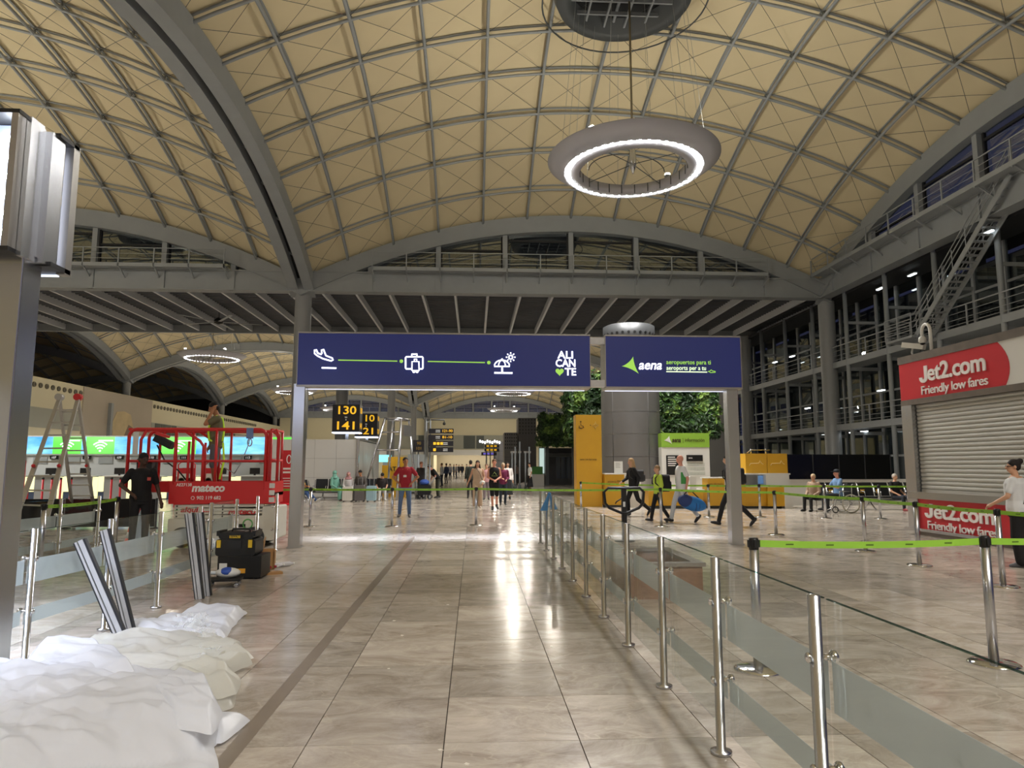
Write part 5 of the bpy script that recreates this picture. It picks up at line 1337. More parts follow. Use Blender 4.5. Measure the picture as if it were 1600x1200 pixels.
# ---------------------------------------------------------------- aluminium ladder
lad = thing('folding_ladder', 'aluminium folding ladder with red hinge caps standing open by the check-in desks', 'ladder', (0, 0, 0))
alu = mat('ladder_aluminium', 'b9b8b4', 0.38, 0.7)
A0, A1 = fl(6, 862), fl(58, 868)
T0, T1 = atY(93, 622, 14.6), atY(122, 622, 14.6)
R0, R1 = fl(116, 822), fl(150, 822)
def seg(p, q, w=0.075): return MB().bar(p, q, w, 0.03, (0, -1, 0.2))
F0, F1 = Vector((A0[0], A0[1], 0)), Vector((A1[0], A1[1], 0)); B0, B1 = Vector((R0[0], R0[1], 0)), Vector((R1[0], R1[1], 0)); T0 = Vector(T0); T1 = Vector(T1)
for p, q in ((F0, T0), (F1, T1), (B0, T0), (B1, T1)):
    seg(p.lerp(q, 0.5), q).build('upper_stile', alu, lad); seg(p + Vector((0, 0, 0.03)), p.lerp(q, 0.55), 0.09).build('lower_stile', alu, lad)
    MB().bar(p, p.lerp(q, 0.02), 0.1, 0.05, (0, -1, 0)).build('rubber_foot', black, lad)
for k in range(1, 11):
    t = k / 11
    for a, b in (((F0, T0), (F1, T1)), ((B0, T0), (B1, T1))):
        MB().bar(a[0].lerp(a[1], t), b[0].lerp(b[1], t), 0.035, 0.03).build('rung', alu, lad)
for T, m in ((T0, alu), (T1, red)):
    MB().cyl(T + Vector((0, -0.06, 0.02)), T + Vector((0, 0.06, 0.02)), 0.07, 12).build('hinge', m, lad)
for p, q in ((F0, T0), (F1, T1), (B1, T1)): MB().ball(p.lerp(q, 0.52) + Vector((0, -0.05, 0)), 0.035).build('lock_knob', red, lad)
# traffic cone
cn = thing('traffic_cone', 'orange and white traffic cone beside the worker in black', 'cone', (*fl(205, 855), 0))
og_ = mat('cone_orange', 'e0532a', 0.5)
MB().lathe([(0.14, 0.02), (0.105, 0.17)], 16).build('cone_lower', og_, cn); MB().lathe([(0.105, 0.17), (0.08, 0.28)], 16).build('white_band', white, cn); MB().lathe([(0.08, 0.28), (0.03, 0.5), (0.0, 0.5)], 16).build('cone_top', og_, cn); MB().box(-0.17, 0.17, -0.17, 0.17, 0, 0.025).build('base', og_, cn)
# pale blue bag hanging by the worker
bg_ = thing('plastic_bag', 'pale translucent plastic bag standing beside the worker in black', 'bag', (*fl(221, 858), 0))
m_ = MB(); m_.lathe([(0.1, 0.0), (0.13, 0.15), (0.12, 0.4), (0.09, 0.6), (0.03, 0.75)], 12)
m_.v = [(v[0] * (1 + 0.15 * noise.noise(Vector(v) * 9)), v[1] * 0.7, v[2]) for v in m_.v]; m_.build('bag_body', mat('pale_bag', 'c9d9e6', 0.35), bg_)

# ---------------------------------------------------------------- leaning aluminium profiles
pdk = mat('profile_dark', '2f3136', 0.4, 0.2); plt = mat('profile_light', 'bfc0c4', 0.35, 0.25)
def profile(label, b, t, w=0.085):
    b = Vector(b); t = Vector(t); o = thing('metal_profile', label, 'metal profile', tuple(b)); d = (t - b)
    u = d.normalized(); s = u.cross(Vector((0, 1, 0))).normalized()
    for k, (m, ww, nm) in enumerate(((pdk, w * 0.16, 'dark_flange'), (plt, w * 0.4, 'bright_web'), (pdk, w * 0.12, 'dark_groove'), (plt, w * 0.18, 'bright_lip'), (pdk, w * 0.14, 'dark_flange'))):
        off = (-0.5 + (0.08, 0.36, 0.62, 0.77, 0.93)[k]) * w; yy = (0, -0.004, 0.02, -0.004, 0)[k]
        p = s * off + Vector((0, yy, 0)); MB().bar(tuple(p), tuple(p + d), ww, 0.04, (0, -1, 0)).build(nm, m, o)
    return o
q = fl(193, 1008); tp_ = atY(125, 845, q[1]); profile('leaning aluminium profile with its foot in the plastic sheeting', (q[0], q[1], 0.02), tp_, 0.1)
q = fl(206, 1000); tp_ = atY(164, 828, q[1] + 0.05); profile('steeper aluminium profile crossing behind the leaning one', (q[0], q[1], 0.02), tp_, 0.085)
q = fl(312, 936); tp_ = atY(296, 802, q[1]); profile('upright aluminium profile beside the black tool boxes', (q[0], q[1], 0), tp_, 0.1)
q = fl(325, 931); tp_ = atY(312, 801, q[1]); profile('second upright aluminium profile touching the tool trolley side', (q[0], q[1], 0), tp_, 0.085)

# ---------------------------------------------------------------- tool boxes on a dolly
def B(n, m, t, *a, r=0.015, ax='z'): return MB().bevbox(*a, r, 3, ax).build(n, m, t)
q = fl(375, 905)
tb = thing('tool_crate', 'open black tool crate with white and orange labels under the tool case', 'tool box', (q[0], q[1], 0))
B('body', black, tb, -0.3, 0.27, -0.02, 0.42, 0.06, 0.3); MB().box(-0.3, 0.27, -0.02, 0.42, 0.02, 0.06).build('base', black, tb)
for x in (-0.24, 0.2): 
    for y in (0.03, 0.36): MB().lathe([(0, -0.012), (0.03, -0.012), (0.03, 0.012), (0, 0.012)], 12).xform(Matrix.Translation((x, y, 0.03)) @ Matrix.Rotation(PI / 2, 4, 'X')).build('caster', rubber, tb)
MB().box(-0.27, -0.17, -0.025, -0.02, 0.13, 0.21).build('label_plate', white, tb); MB().box(-0.03, 0.07, -0.025, -0.02, 0.08, 0.14).build('label_plate', mat('orange_label', 'd79a2b', 0.5), tb)
tc_ = thing('tool_case', 'black tool case with yellow latches and yellow name plate', 'tool box', (q[0] - 0.06, q[1] + 0.02, 0.3))
B('body', black, tc_, -0.28, 0.24, -0.02, 0.34, 0.0, 0.22, r=0.04, ax='y'); B('lid', black, tc_, -0.25, 0.21, -0.01, 0.33, 0.22, 0.31, r=0.04, ax='y')
for x in (-0.24, 0.17): MB().box(x - 0.02, x + 0.03, -0.035, -0.018, 0.11, 0.21).build('latch', mat('latch_yellow', 'd9b52a', 0.5), tc_)
MB().box(-0.1, 0.04, -0.028, -0.018, 0.235, 0.27).build('name_plate', MATS['latch_yellow'], tc_); text('DEWALT', 0.04, black, tc_, (-0.03, -0.03, 0.257), bold=0.02, width=0.12, ext=0.001)
MB().box(-0.12, 0.06, -0.03, -0.018, 0.1, 0.2).build('front_recess', dark, tc_); MB().tube([(-0.13, 0.16, 0.3), (-0.12, 0.16, 0.34), (0.1, 0.16, 0.34), (0.11, 0.16, 0.3)], 0.014, 8).build('handle', black, tc_)
for x in (-0.26, 0.21): MB().box(x - 0.02, x + 0.02, 0.0, 0.3, 0.26, 0.325).build('corner_rib', black, tc_)
q = fl(350, 918)
dl = thing('small_dolly', 'small black dolly on swivel wheels in front of the tool crate', 'dolly', (q[0], q[1], 0), 0.15)
MB().box(-0.22, 0.2, -0.1, 0.16, 0.085, 0.11).build('deck', black, dl)
for x in (-0.17, 0.15):
    for y in (-0.06, 0.12): MB().lathe([(0, -0.012), (0.032, -0.012), (0.032, 0.012), (0, 0.012)], 14).xform(Matrix.Translation((x, y, 0.032)) @ Matrix.Rotation(PI / 2, 4, 'X')).build('wheel', inox, dl); MB().bar((x, y, 0.03), (x, y, 0.09), 0.02, 0.03).build('fork', inox, dl)
jb = thing('white_jug', 'white plastic jug with blue label lying on the small dolly', 'bottle', (q[0] + 0.03, q[1] + 0.03, 0.175), 0.15)
MB().ball((0, 0, 0), 0.15, 0.075, 0.062, 14, 10).build('body', white, jb); MB().ball((-0.01, -0.01, 0.012), 0.09, 0.072, 0.056, 14, 10).build('blue_label', mat('label_blue', '2b4fa8', 0.5), jb); MB().cyl((-0.14, 0, 0), (-0.2, 0, 0.005), 0.022, 10).build('cap', mat('clear_cap', 'cfd6da', 0.3), jb)
q = fl(415, 893)
cbd = thing('cardboard_box', 'torn open brown cardboard box behind the tool crate', 'cardboard', (q[0] - 0.05, q[1] + 0.15, 0), 0.2)
kraft = mat('cardboard', 'a97f4f', 0.8, var=0.1, vscale=6)
MB().box(-0.2, 0.12, 0.0, 0.02, 0, 0.3).build('side', kraft, cbd); MB().box(0.1, 0.12, 0, 0.3, 0, 0.26).build('side', kraft, cbd); MB().bar((-0.04, 0.0, 0.3), (-0.02, -0.02, 0.44), 0.3, 0.012, (1, 0, 0)).build('flap', kraft, cbd); MB().box(-0.2, 0.12, 0, 0.3, 0, 0.012).build('bottom', kraft, cbd)
q = fl(425, 897)
cd2 = thing('cardboard_sheet', 'flat brown cardboard piece on the floor beside the bottles', 'cardboard', (q[0], q[1], 0), 0.5); MB().box(-0.13, 0.13, -0.07, 0.07, 0, 0.03).build('sheet', kraft, cd2)
for px, py, c, lab in ((421, 890, '9b2230', 'small bottle of red liquid lying by the cardboard'), (431, 887, 'd8d8dc', 'white bottle with blue mark lying by the cardboard'), (447, 885, 'cfcfd2', 'clear crumpled bottle lying furthest along the floor joint')):
    q = fl(px, py); t = thing('bottle', lab, 'bottle', (q[0], q[1], 0.035), 0.6)
    MB().lathe([(0.03, -0.1), (0.034, -0.08), (0.034, 0.05), (0.015, 0.09), (0.015, 0.11)], 12).xform(Matrix.Rotation(PI / 2, 4, 'Y')).build('body', mat('bottle_' + c, c, 0.25), t); MB().lathe([(0.017, 0.1), (0.017, 0.125), (0, 0.125)], 10).xform(Matrix.Rotation(PI / 2, 4, 'Y')).build('cap', white, t)
st_ = MB().prism([(0.16 * math.cos(t) * random.uniform(0.8, 1.1), 0.07 * math.sin(t) * random.uniform(0.8, 1.1)) for t in [2 * PI * k / 16 for k in range(16)]], lambda p, w: (p[0], p[1], w), 0, 0.002).build('wet_stain', mat('wet_stain', '4c4438', 0.15), None, loc=(*fl(357, 954), 0.0))
tag(st_, 'dark damp stain on the marble between the sheeting and the tools', 'stain')

# ---------------------------------------------------------------- plastic sheeting
def film(name, col, trans):
    m = bpy.data.materials.new(name); m.use_nodes = True; nt = m.node_tree; b = nt.nodes['Principled BSDF']
    b.inputs['Base Color'].default_value = lin(col); b.inputs['Roughness'].default_value = 0.32; b.inputs['Specular IOR Level'].default_value = 0.6
    tl = nt.nodes.new('ShaderNodeBsdfTranslucent'); tl.inputs[0].default_value = lin(col); tr = nt.nodes.new('ShaderNodeBsdfTransparent')
    m1 = nt.nodes.new('ShaderNodeMixShader'); m1.inputs[0].default_value = 0.35; m2 = nt.nodes.new('ShaderNodeMixShader'); m2.inputs[0].default_value = trans
    out = nt.nodes['Material Output']
    nt.links.new(b.outputs[0], m1.inputs[1]); nt.links.new(tl.outputs[0], m1.inputs[2]); nt.links.new(m1.outputs[0], m2.inputs[1]); nt.links.new(tr.outputs[0], m2.inputs[2]); nt.links.new(m2.outputs[0], out.inputs[0])
    return m
film_w = film('white_plastic_film', 'f1f4fb', 0.05); film_b = film('milky_plastic_film', 'e6e5dc', 0.28); film_c = film('clear_plastic_film', 'f2f4f4', 0.6)
def facet(x, y, cell, seed):
    # piecewise flat height: random values on a skewed triangle grid, so the film breaks into creased facets
    u = (x * 0.93 + y * 0.37) / cell; w = (-x * 0.41 + y * 0.97) / cell
    u += 0.35 * noise.noise(Vector((x * 1.3 / cell * 0.4, y / cell * 0.4, seed)))
    i = math.floor(u); j = math.floor(w); fu = u - i; fw = w - j
    def h(a, b):
        v = math.sin(a * 127.1 + b * 311.7 + seed * 74.7) * 43758.5453; return v - math.floor(v)
    if fu + fw < 1: return h(i, j) * (1 - fu - fw) + h(i + 1, j) * fu + h(i, j + 1) * fw
    return h(i + 1, j + 1) * (fu + fw - 1) + h(i + 1, j) * (1 - fw) + h(i, j + 1) * (1 - fu)
def sheet(label, outline, hfun, m_, seed, fold=0.05, res=0.024, name='plastic_sheet', base=0.0):
    # crumpled sheet over an outline on the floor; height from hfun + sharp folds
    # the outline is star-shaped about its middle: build the sheet as rings, so its edge stays clean
    n = len(outline); cx = sum(p[0] for p in outline) / n; cy = sum(p[1] for p in outline) / n
    per = []; tot = 0
    for i in range(n):
        a = Vector(outline[i]); b = Vector(outline[(i + 1) % n]); m = max(2, int((b - a).length / res))
        for k in range(m): per.append(a.lerp(b, k / m))
    K = len(per); per = [(per[i - 1] + per[i] * 2 + per[(i + 1) % K]) / 4 for i in range(K)]
    rad = max((Vector((cx, cy)) - p).length for p in per); R = max(6, int(rad / res)); mb = MB()
    for r in range(R + 1):
        for p in per:
            t = r / R; x = cx + (p.x - cx) * t; y = cy + (p.y - cy) * t
            e = min(1, (1 - t) * rad / 0.16)
            r1 = facet(x, y, 0.36, seed); r2 = facet(x, y, 0.17, seed + 2); r3 = facet(x, y, 0.08, seed + 4)
            z = base + hfun(x, y) * e ** 0.6 + fold * (r1 * 1.0 + r2 * 0.9 + r3 * 0.5 - 0.2) * (0.35 + 0.65 * e)
            w = noise.noise_vector(Vector((x * 3, y * 3, seed + 9))) * 0.03
            mb.v.append((x + w.x, y + w.y, max(0.004, z)))
    for r in range(R):
        for i in range(K): mb._f([r * K + i, (r + 1) * K + i, (r + 1) * K + (i + 1) % K, r * K + (i + 1) % K], True)
    o = mb.build(name, m_, None); tag(o, label, 'plastic sheet'); return o
def F(*ps): return [fl(*p) for p in ps]
def bump(cx, cy, rx, ry, h): return lambda x, y: h * max(0, 1 - ((x - cx) / rx) ** 2 - ((y - cy) / ry) ** 2) ** 0.7
sheet('milky pale plastic sheet spread across the aisle between the profile foot and the floor strip', F((95, 1035), (150, 1008), (260, 1002), (330, 1002), (385, 1030), (345, 1052), (395, 1045), (330, 1075), (375, 1080), (370, 1110), (320, 1128), (345, 1150), (250, 1170), (120, 1120)), lambda x, y: 0.03, film_b, 3.0, 0.075)
sheet('bluish white plastic sheet lit by the led gate next to the profile foot', F((150, 1008), (205, 990), (290, 965), (330, 955), (388, 962), (360, 985), (352, 1002), (270, 1010), (220, 1015)), lambda x, y: 0.03, film_w, 8.0, 0.07)
bf1 = bump(-2.55, 4.45, 1.15, 0.62, 0.21); bf2 = bump(-1.9, 4.0, 0.62, 0.5, 0.2); bf3 = bump(-2.9, 3.9, 1.3, 0.7, 0.14)
heap = lambda x, y: max(bf1(x, y), bf2(x, y), bf3(x, y))
sheet('large heap of crumpled white plastic film at the edge of the aisle', [(-3.8, 4.2), (-3.45, 4.55), (-2.95, 4.72), (-2.55, 4.9), (-2.0, 4.78), (-1.62, 4.55), (-1.4, 4.25), (-1.34, 3.9), (-1.24, 3.6), (-1.45, 3.2), (-2.2, 2.9), (-3.4, 3.0), (-3.9, 3.7)], heap, film_w, 14.0, 0.085, 0.022)
sheet('upper fold of white film draped over the top of the plastic heap', F((20, 1105), (60, 1062), (130, 1058), (180, 1085), (215, 1120), (150, 1135), (80, 1130)), lambda x, y: 0.04, film_w, 31.0, 0.06, 0.02, base=0.2)
sheet('rounded fold of white film along the aisle side of the heap', F((225, 1150), (270, 1115), (320, 1130), (345, 1165), (330, 1200), (260, 1190)), lambda x, y: 0.05, film_w, 37.0, 0.08, 0.02, base=0.14)
sheet('milky curled film flap beside the floor strip', F((230, 1095), (290, 1072), (350, 1062), (378, 1085), (370, 1108), (300, 1120)), lambda x, y: 0.04, film_b, 43.0, 0.09, 0.02, base=0.05)
sheet('milky pointed film flap next to the clear wrap', F((270, 1030), (330, 1015), (365, 1018), (400, 1042), (350, 1056), (290, 1058)), lambda x, y: 0.03, film_b, 47.0, 0.06, 0.02, base=0.04)
sheet('small torn corner of white plastic film over the dark floor strip', F((300, 1135), (345, 1125), (395, 1132), (375, 1150), (345, 1170), (300, 1165)), lambda x, y: 0.03, film_w, 21.0, 0.06)
def clearwrap(label, pts, seed):
    rnd = random.Random(seed); mb = MB()
    for k in range(60):
        q = rnd.choice(pts); x, y = fl(q[0] + rnd.gauss(0, 9), q[1] + rnd.gauss(0, 5)); z = 0.07 + rnd.random() * 0.06; n = len(mb.v)
        for i in range(4):
            for j in range(3): mb.v.append((x + i * 0.03 + rnd.gauss(0, .012), y + j * 0.03 + rnd.gauss(0, .012), z + rnd.gauss(0, .02)))
        for i in range(3):
            for j in range(2): mb._f([n + i * 3 + j, n + i * 3 + 3 + j, n + i * 3 + 4 + j, n + i * 3 + 1 + j])
    o = mb.build('plastic_wrap', film_c, kind='stuff'); tag(o, label, 'plastic wrap')
clearwrap('shiny crinkled clear plastic wrap on top of the milky sheet', [(290, 1000), (310, 1010), (300, 990), (315, 1045), (305, 1060)], 4)
pz = MB().bar((*fl(60, 1040), 0.06), (*fl(110, 1028), 0.06), 0.12, 0.05).build('metal_profile', pdk); tag(pz, 'black metal profile lying half buried under the plastic heap', 'metal profile')

# ---------------------------------------------------------------- low marble planter with rubbish
pn = thing('marble_planter', 'low brown marble planter behind the glass barrier holding rubbish', 'planter', (0, 0, 0))
mrb = mat('brown_marble', '8a6a55', 0.3, var=0.4, vscale=6); rim = mat('grey_stone_rim', '7a736c', 0.35, var=0.2, vscale=6)
X0, X1, Y0, Y1, HP = 1.78, 2.6, 7.9, 9.4, 0.36
for a in ((X0, X1, Y0, Y0 + 0.06), (X0, X1, Y1 - 0.06, Y1), (X0, X0 + 0.06, Y0 + 0.06, Y1 - 0.06), (X1 - 0.06, X1, Y0 + 0.06, Y1 - 0.06)): MB().box(*a, 0.0, HP).build('side', mrb, pn)
for a in ((X0 - 0.03, X1 + 0.03, Y0 - 0.03, Y0 + 0.1), (X0 - 0.03, X1 + 0.03, Y1 - 0.1, Y1 + 0.03), (X0 - 0.03, X0 + 0.1, Y0 + 0.1, Y1 - 0.1), (X1 - 0.1, X1 + 0.03, Y0 + 0.1, Y1 - 0.1)): MB().box(*a, HP, HP + 0.04).build('rim', rim, pn)
MB().box(X0 + 0.06, X1 - 0.06, Y0 + 0.06, Y1 - 0.06, 0.15, 0.2).build('inner_floor', mat('planter_inside', '5d5249', 0.7, var=0.2), pn)
for k, (x, y, c, lab, w) in enumerate(((2.3, 8.5, '5fb98b', 'green and blue crisp packet lying in the marble planter', 0.16), (1.98, 8.8, 'd9d5d0', 'white paper bag lying in the marble planter', 0.18), (2.02, 9.1, 'c96a62', 'red and white wrapper lying in the marble planter', 0.12))):
    mb = MB(); mb.ball((0, 0, 0.045), w, w * 0.7, 0.045, 12, 8); mb.v = [(v[0] + 0.03 * noise.noise(Vector(v) * 14), v[1], v[2] * (1 + 0.4 * noise.noise(Vector(v) * 11))) for v in mb.v]
    o = mb.build('wrapper', mat('wrapper_' + c, c, 0.35, var=0.3, vscale=12), None, loc=(x, y, 0.2), rz=k); tag(o, lab, 'litter')
# trolley stand
q = fl(976, 846)
tr = thing('trolley_post', 'black post with a rounded looped handle in front of the information desk', 'trolley', (q[0], q[1], 0))
hz = 0.8
MB().box(-0.05, 0.05, -0.03, 0.03, 0.0, hz + 0.28).build('post', black, tr); MB().lathe([(0.2, 0), (0.2, 0.02), (0.05, 0.03)], 20).build('base', black, tr)
lp_ = [(-0.32, 0.25), (0.32, 0.25), (0.4, 0.17), (0.38, -0.05), (0.3, -0.14), (0.06, -0.24), (-0.06, -0.24), (-0.3, -0.14), (-0.38, -0.05), (-0.4, 0.17)]
MB().tube([(x, -0.02, hz + z) for x, z in lp_], 0.028, 8, True).build('handle_loop', black, tr); MB().tube([(-0.04, -0.02, hz + 0.05), (-0.16, -0.04, hz - 0.02), (-0.18, -0.04, hz - 0.06)], 0.014, 6).build('brake_lever', black, tr); MB().box(-0.025, 0.02, -0.036, -0.03, hz - 0.12, hz - 0.02).build('label_plate', white, tr)
# blue cloth tied on the end of the barrier
q = (1.33, 12.46)
bc = thing('blue_cloth', 'blue cloth strip tied to the last glass barrier post', 'cloth', (q[0] + 0.02, q[1] - 0.06, 0))
for sg in (-1, 1):
    mb = MB(); 
    for k in range(7):
        t = k / 6; w = 0.015 + 0.05 * t; x = sg * (0.01 + 0.09 * t); z = 1.0 - 0.3 * t
        mb.v += [(x - w, -0.02 * math.sin(t * 5), z), (x, -0.035 - 0.02 * math.sin(t * 5), z), (x + w, -0.01, z)]
    for k in range(6):
        for j in range(2): mb._f([k * 3 + j, k * 3 + j + 1, k * 3 + j + 4, k * 3 + j + 3], True)
    mb.build('cloth_tail', mat('blue_cloth', '4f88bd', 0.7), bc)
MB().ball((0, -0.01, 1.0), 0.03, 0.03, 0.025).build('knot', MATS['blue_cloth'], bc)

# ---------------------------------------------------------------- luggage
def suitcase(label, x, y, w, h, c, rz=0, handle=0.35):
    t = thing('suitcase', label, 'suitcase', (x, y, 0), rz)
    m = mat('case_' + c, c, 0.4, var=0.05)
    MB().bevbox(-w / 2, w / 2, -0.12, 0.12, 0.05, h, 0.05, 3, 'y').build('shell', m, t)
    for k in range(4): MB().box(-w / 2 + 0.06 + k * (w - 0.14) / 3.4, -w / 2 + 0.075 + k * (w - 0.14) / 3.4, -0.127, -0.118, 0.1, h - 0.06).build('groove', mat('caseg_' + c, c, 0.6), t)
    for sx in (-1, 1):
        for sy in (-1, 1): MB().ball((sx * (w / 2 - 0.05), sy * 0.08, 0.03), 0.03, 0.02, 0.03, 8, 6).build('wheel', black, t)
    MB().tube([(-0.09, 0.08, h - 0.02), (-0.09, 0.08, h + handle), (0.09, 0.08, h + handle), (0.09, 0.08, h - 0.02)], 0.011, 6).build('handle', inox, t)
    return t
suitcase('white suitcase standing before the woman in the patterned scarf', *fl(543, 784), 0.42, 0.62, 'd9d7d0', 0, 0.03)
suitcase('dark grey suitcase between the white and the pale blue ones', *fl(562, 784), 0.42, 0.68, '6a6666', 0, 0.3)
suitcase('pale blue suitcase with raised handle by the seat end', *fl(580, 784), 0.4, 0.66, '9dbcc8', 0, 0.3)
suitcase('black suitcase on the floor beside the old seated woman', 14.9, 22.4, 0.55, 0.45, '17171a', 0, 0.02)
# ================================================================ PEOPLE
SKIN = {'light': 'c99a7c', 'mid': 'a9744f', 'dark': '4a3024', 'pink': 'd3937c'}
def cap(mb, p0, r0, p1, r1, seg=10):
    p0 = Vector(p0); p1 = Vector(p1); d = p1 - p0; L = d.length
    if L < 1e-5: mb.ball(p0, r0); return
    u = d / L; pts = []; rads = []
    for k in range(4):
        a = PI / 2 * k / 4; pts.append(p0 - u * r0 * math.cos(a)); rads.append(max(0.002, r0 * math.sin(a)))
    for k in range(4): pts.append(p0 + d * k / 3); rads.append(r0 + (r1 - r0) * k / 3)
    for k in range(1, 5):
        a = PI / 2 * k / 4; pts.append(p1 + u * r1 * math.sin(a)); rads.append(max(0.002, r1 * math.cos(a)))
    mb.tube(pts, 0.1, seg, rads=rads)
def loft(mb, rings, seg=16):
    n = len(mb.v)
    for z, rx, ry, yo in rings:
        for j in range(seg):
            t = 2 * PI * j / seg; mb.v.append((rx * math.cos(t), yo + ry * math.sin(t), z))
    k = len(rings)
    for i in range(k - 1):
        for j in range(seg): mb._f([n + i * seg + j, n + i * seg + (j + 1) % seg, n + (i + 1) * seg + (j + 1) % seg, n + (i + 1) * seg + j], True)
    mb._f([n + j for j in range(seg)][::-1]); mb._f([n + (k - 1) * seg + j for j in range(seg)])
TORSO = [(0.84, 0.13, 0.09, 0.0), (0.90, 0.165, 0.11, 0.01), (0.97, 0.168, 0.115, 0.01), (1.08, 0.142, 0.098, 0.0), (1.24, 0.158, 0.112, -0.005), (1.36, 0.172, 0.108, 0.0), (1.43, 0.15, 0.085, 0.005), (1.48, 0.075, 0.06, 0.01)]
STAND = dict(sha=(-.175, .01, 1.41), ela=(-.235, .04, 1.13), wra=(-.25, -.04, .89), hia=(-.088, 0, .90), kna=(-.10, -.02, .49), ana=(-.105, .03, .09), shb=(.175, .01, 1.41), elb=(.235, .04, 1.13), wrb=(.25, -.04, .89), hib=(.088, 0, .90), knb=(.10, -.02, .49), anb=(.105, .03, .09))
SEAT = dict(STAND, kna=(-.12, -.42, .92), ana=(-.13, -.44, .51), knb=(.12, -.42, .92), anb=(.13, -.44, .51), wra=(-.14, -.3, .98), wrb=(.14, -.3, .98), ela=(-.24, -.02, 1.12), elb=(.24, -.02, 1.12))
def person(label, loc, rz=0.0, h=1.75, base=STAND, pose=None, skin='light', shirt='888888', sleeve='short', pants='223355', legs='long', shoes='222222', hair='short', hairc='2a1c14',
           lean=0.0, bend=0.0, twist=0.0, head=(0, 0), vox=0.014, drop=0.0, fat=1.0, sole=None, shirt_var=0.08, toes=None, hem=0.86, collar=True):
    J = dict(base); J.update(pose or {})
    J = {k: Vector(v) for k, v in J.items()}
    t = thing('person', label, 'person', loc, rz)
    sc = h / 1.75
    piv = Vector((0, 0, 0.93))
    MU = Matrix.Translation(piv) @ Matrix.Rotation(twist, 4, 'Z') @ Matrix.Rotation(lean, 4, 'X') @ Matrix.Rotation(bend, 4, 'Y') @ Matrix.Translation(-piv)
    MS = Matrix.Scale(sc, 4) @ Matrix.Translation((0, 0, -drop))
    MH = MU @ Matrix.Translation((0, -0.015, 1.50)) @ Matrix.Rotation(head[0], 4, 'Z') @ Matrix.Rotation(head[1], 4, 'X') @ Matrix.Translation((0, 0, -1.50))
    U = lambda v: MU @ Vector(v)
    def rem(mb, name, m, v=vox, it=4):
        mb.xform(MS); o = mb.build(name, m, t)
        r = o.modifiers.new('r', 'REMESH'); r.mode = 'VOXEL'; r.voxel_size = v * sc; r.use_smooth_shade = True
        s = o.modifiers.new('s', 'SMOOTH'); s.factor = 0.5; s.iterations = it
        PEND.append(o); return o
    # ---- body: one continuous surface
    b = MB(); tmp = MB(); loft(tmp, [(z, rx * fat, ry * fat, yo) for z, rx, ry, yo in TORSO]); tmp.xform(MU)
    def merge(dst, src):
        n = len(dst.v); dst.v += src.v
        for f_, s_ in zip(src.f, src.sm): dst._f([n + i for i in f_], s_)
    merge(b, tmp)
    cap(b, U((0, 0.01, 1.44)), 0.056, MH @ Vector((0, 0.0, 1.58)), 0.053)
    hd = MB(); hd.ball((0, 0.005, 1.655), 0.074, 0.093, 0.095, 14, 10); hd.ball((0, -0.028, 1.59), 0.056, 0.062, 0.066, 12, 8)
    cap(hd, (0, -0.092, 1.645), 0.011, (0, -0.108, 1.612), 0.016, 8)
    for s in (-1, 1): hd.ball((s * 0.076, 0.01, 1.63), 0.013, 0.022, 0.032, 8, 6)
    hd.ball((0, -0.082, 1.575), 0.02, 0.014, 0.01, 8, 6)
    hd.xform(MH); merge(b, hd)
    hands = {}
    for s in ('a', 'b'):
        S_, E_, W_ = U(J['sh' + s]), U(J['el' + s]), U(J['wr' + s])
        cap(b, S_, 0.052, E_, 0.04); cap(b, E_, 0.041, W_, 0.027)
        d = (W_ - E_).normalized(); side = d.cross(Vector((0, 0, 1)));
        side = side.normalized() if side.length > 0.1 else Vector((0, 1, 0))
        nrm = side.cross(d).normalized(); sg = 1 if s == 'a' else -1
        cap(b, W_, 0.027, W_ + d * 0.07, 0.033)
        for k in range(4):
            o = side * ((k - 1.5) * 0.019); L = (0.062, 0.075, 0.07, 0.052)[k]; k0 = W_ + d * 0.085 + o; k1 = k0 + (d * 0.9 + nrm * -0.25).normalized() * L * 0.55; k2 = k1 + (d * 0.6 + nrm * -0.8).normalized() * L * 0.5
            cap(b, k0, 0.0095, k1, 0.009, 6); cap(b, k1, 0.009, k2, 0.008, 6)
        th = W_ + d * 0.03; cap(b, th, 0.013, th + (d * 0.7 + side * sg * 0.8).normalized() * 0.055, 0.0095, 6)
        hands[s] = W_ + d * 0.08
    for s in ('a', 'b'):
        cap(b, J['hi' + s], 0.082 * fat, J['kn' + s], 0.054); cap(b, J['kn' + s], 0.053, J['an' + s], 0.036)
    tdir = {}
    for s in ('a', 'b'):
        shin = (J['an' + s] - J['kn' + s]).normalized()
        fd = Vector((0, -1, 0)) + (Vector((-0.15 if s == 'a' else 0.15, 0, 0)))
        if toes and s in toes: fd = Vector(toes[s])
        else: fd = (fd - shin * fd.dot(shin) * 0.9)
        fd.normalize(); tdir[s] = fd; A_ = J['an' + s]
        cap(b, A_ + shin * 0.035, 0.036, A_ + shin * 0.05 + fd * 0.14, 0.026)
    sm = mat('skin_' + skin, SKIN[skin], 0.55, var=0.06, vscale=9)
    rem(b, 'body', sm)
    # ---- face
    f_ = MB()
    for s in (-1, 1): f_.ball((s * 0.03, -0.083, 1.64), 0.013, 0.008, 0.008, 8, 6)
    f_.xform(MS @ MH).build('eyes', mat('eye_dark', '1d1512', 0.3), t)
    f_ = MB(); f_.ball((0, -0.089, 1.575), 0.022, 0.006, 0.006, 8, 6); f_.xform(MS @ MH).build('mouth', mat('lips_' + skin, {'dark': '5a332b'}.get(skin, 'a5604f'), 0.5), t)
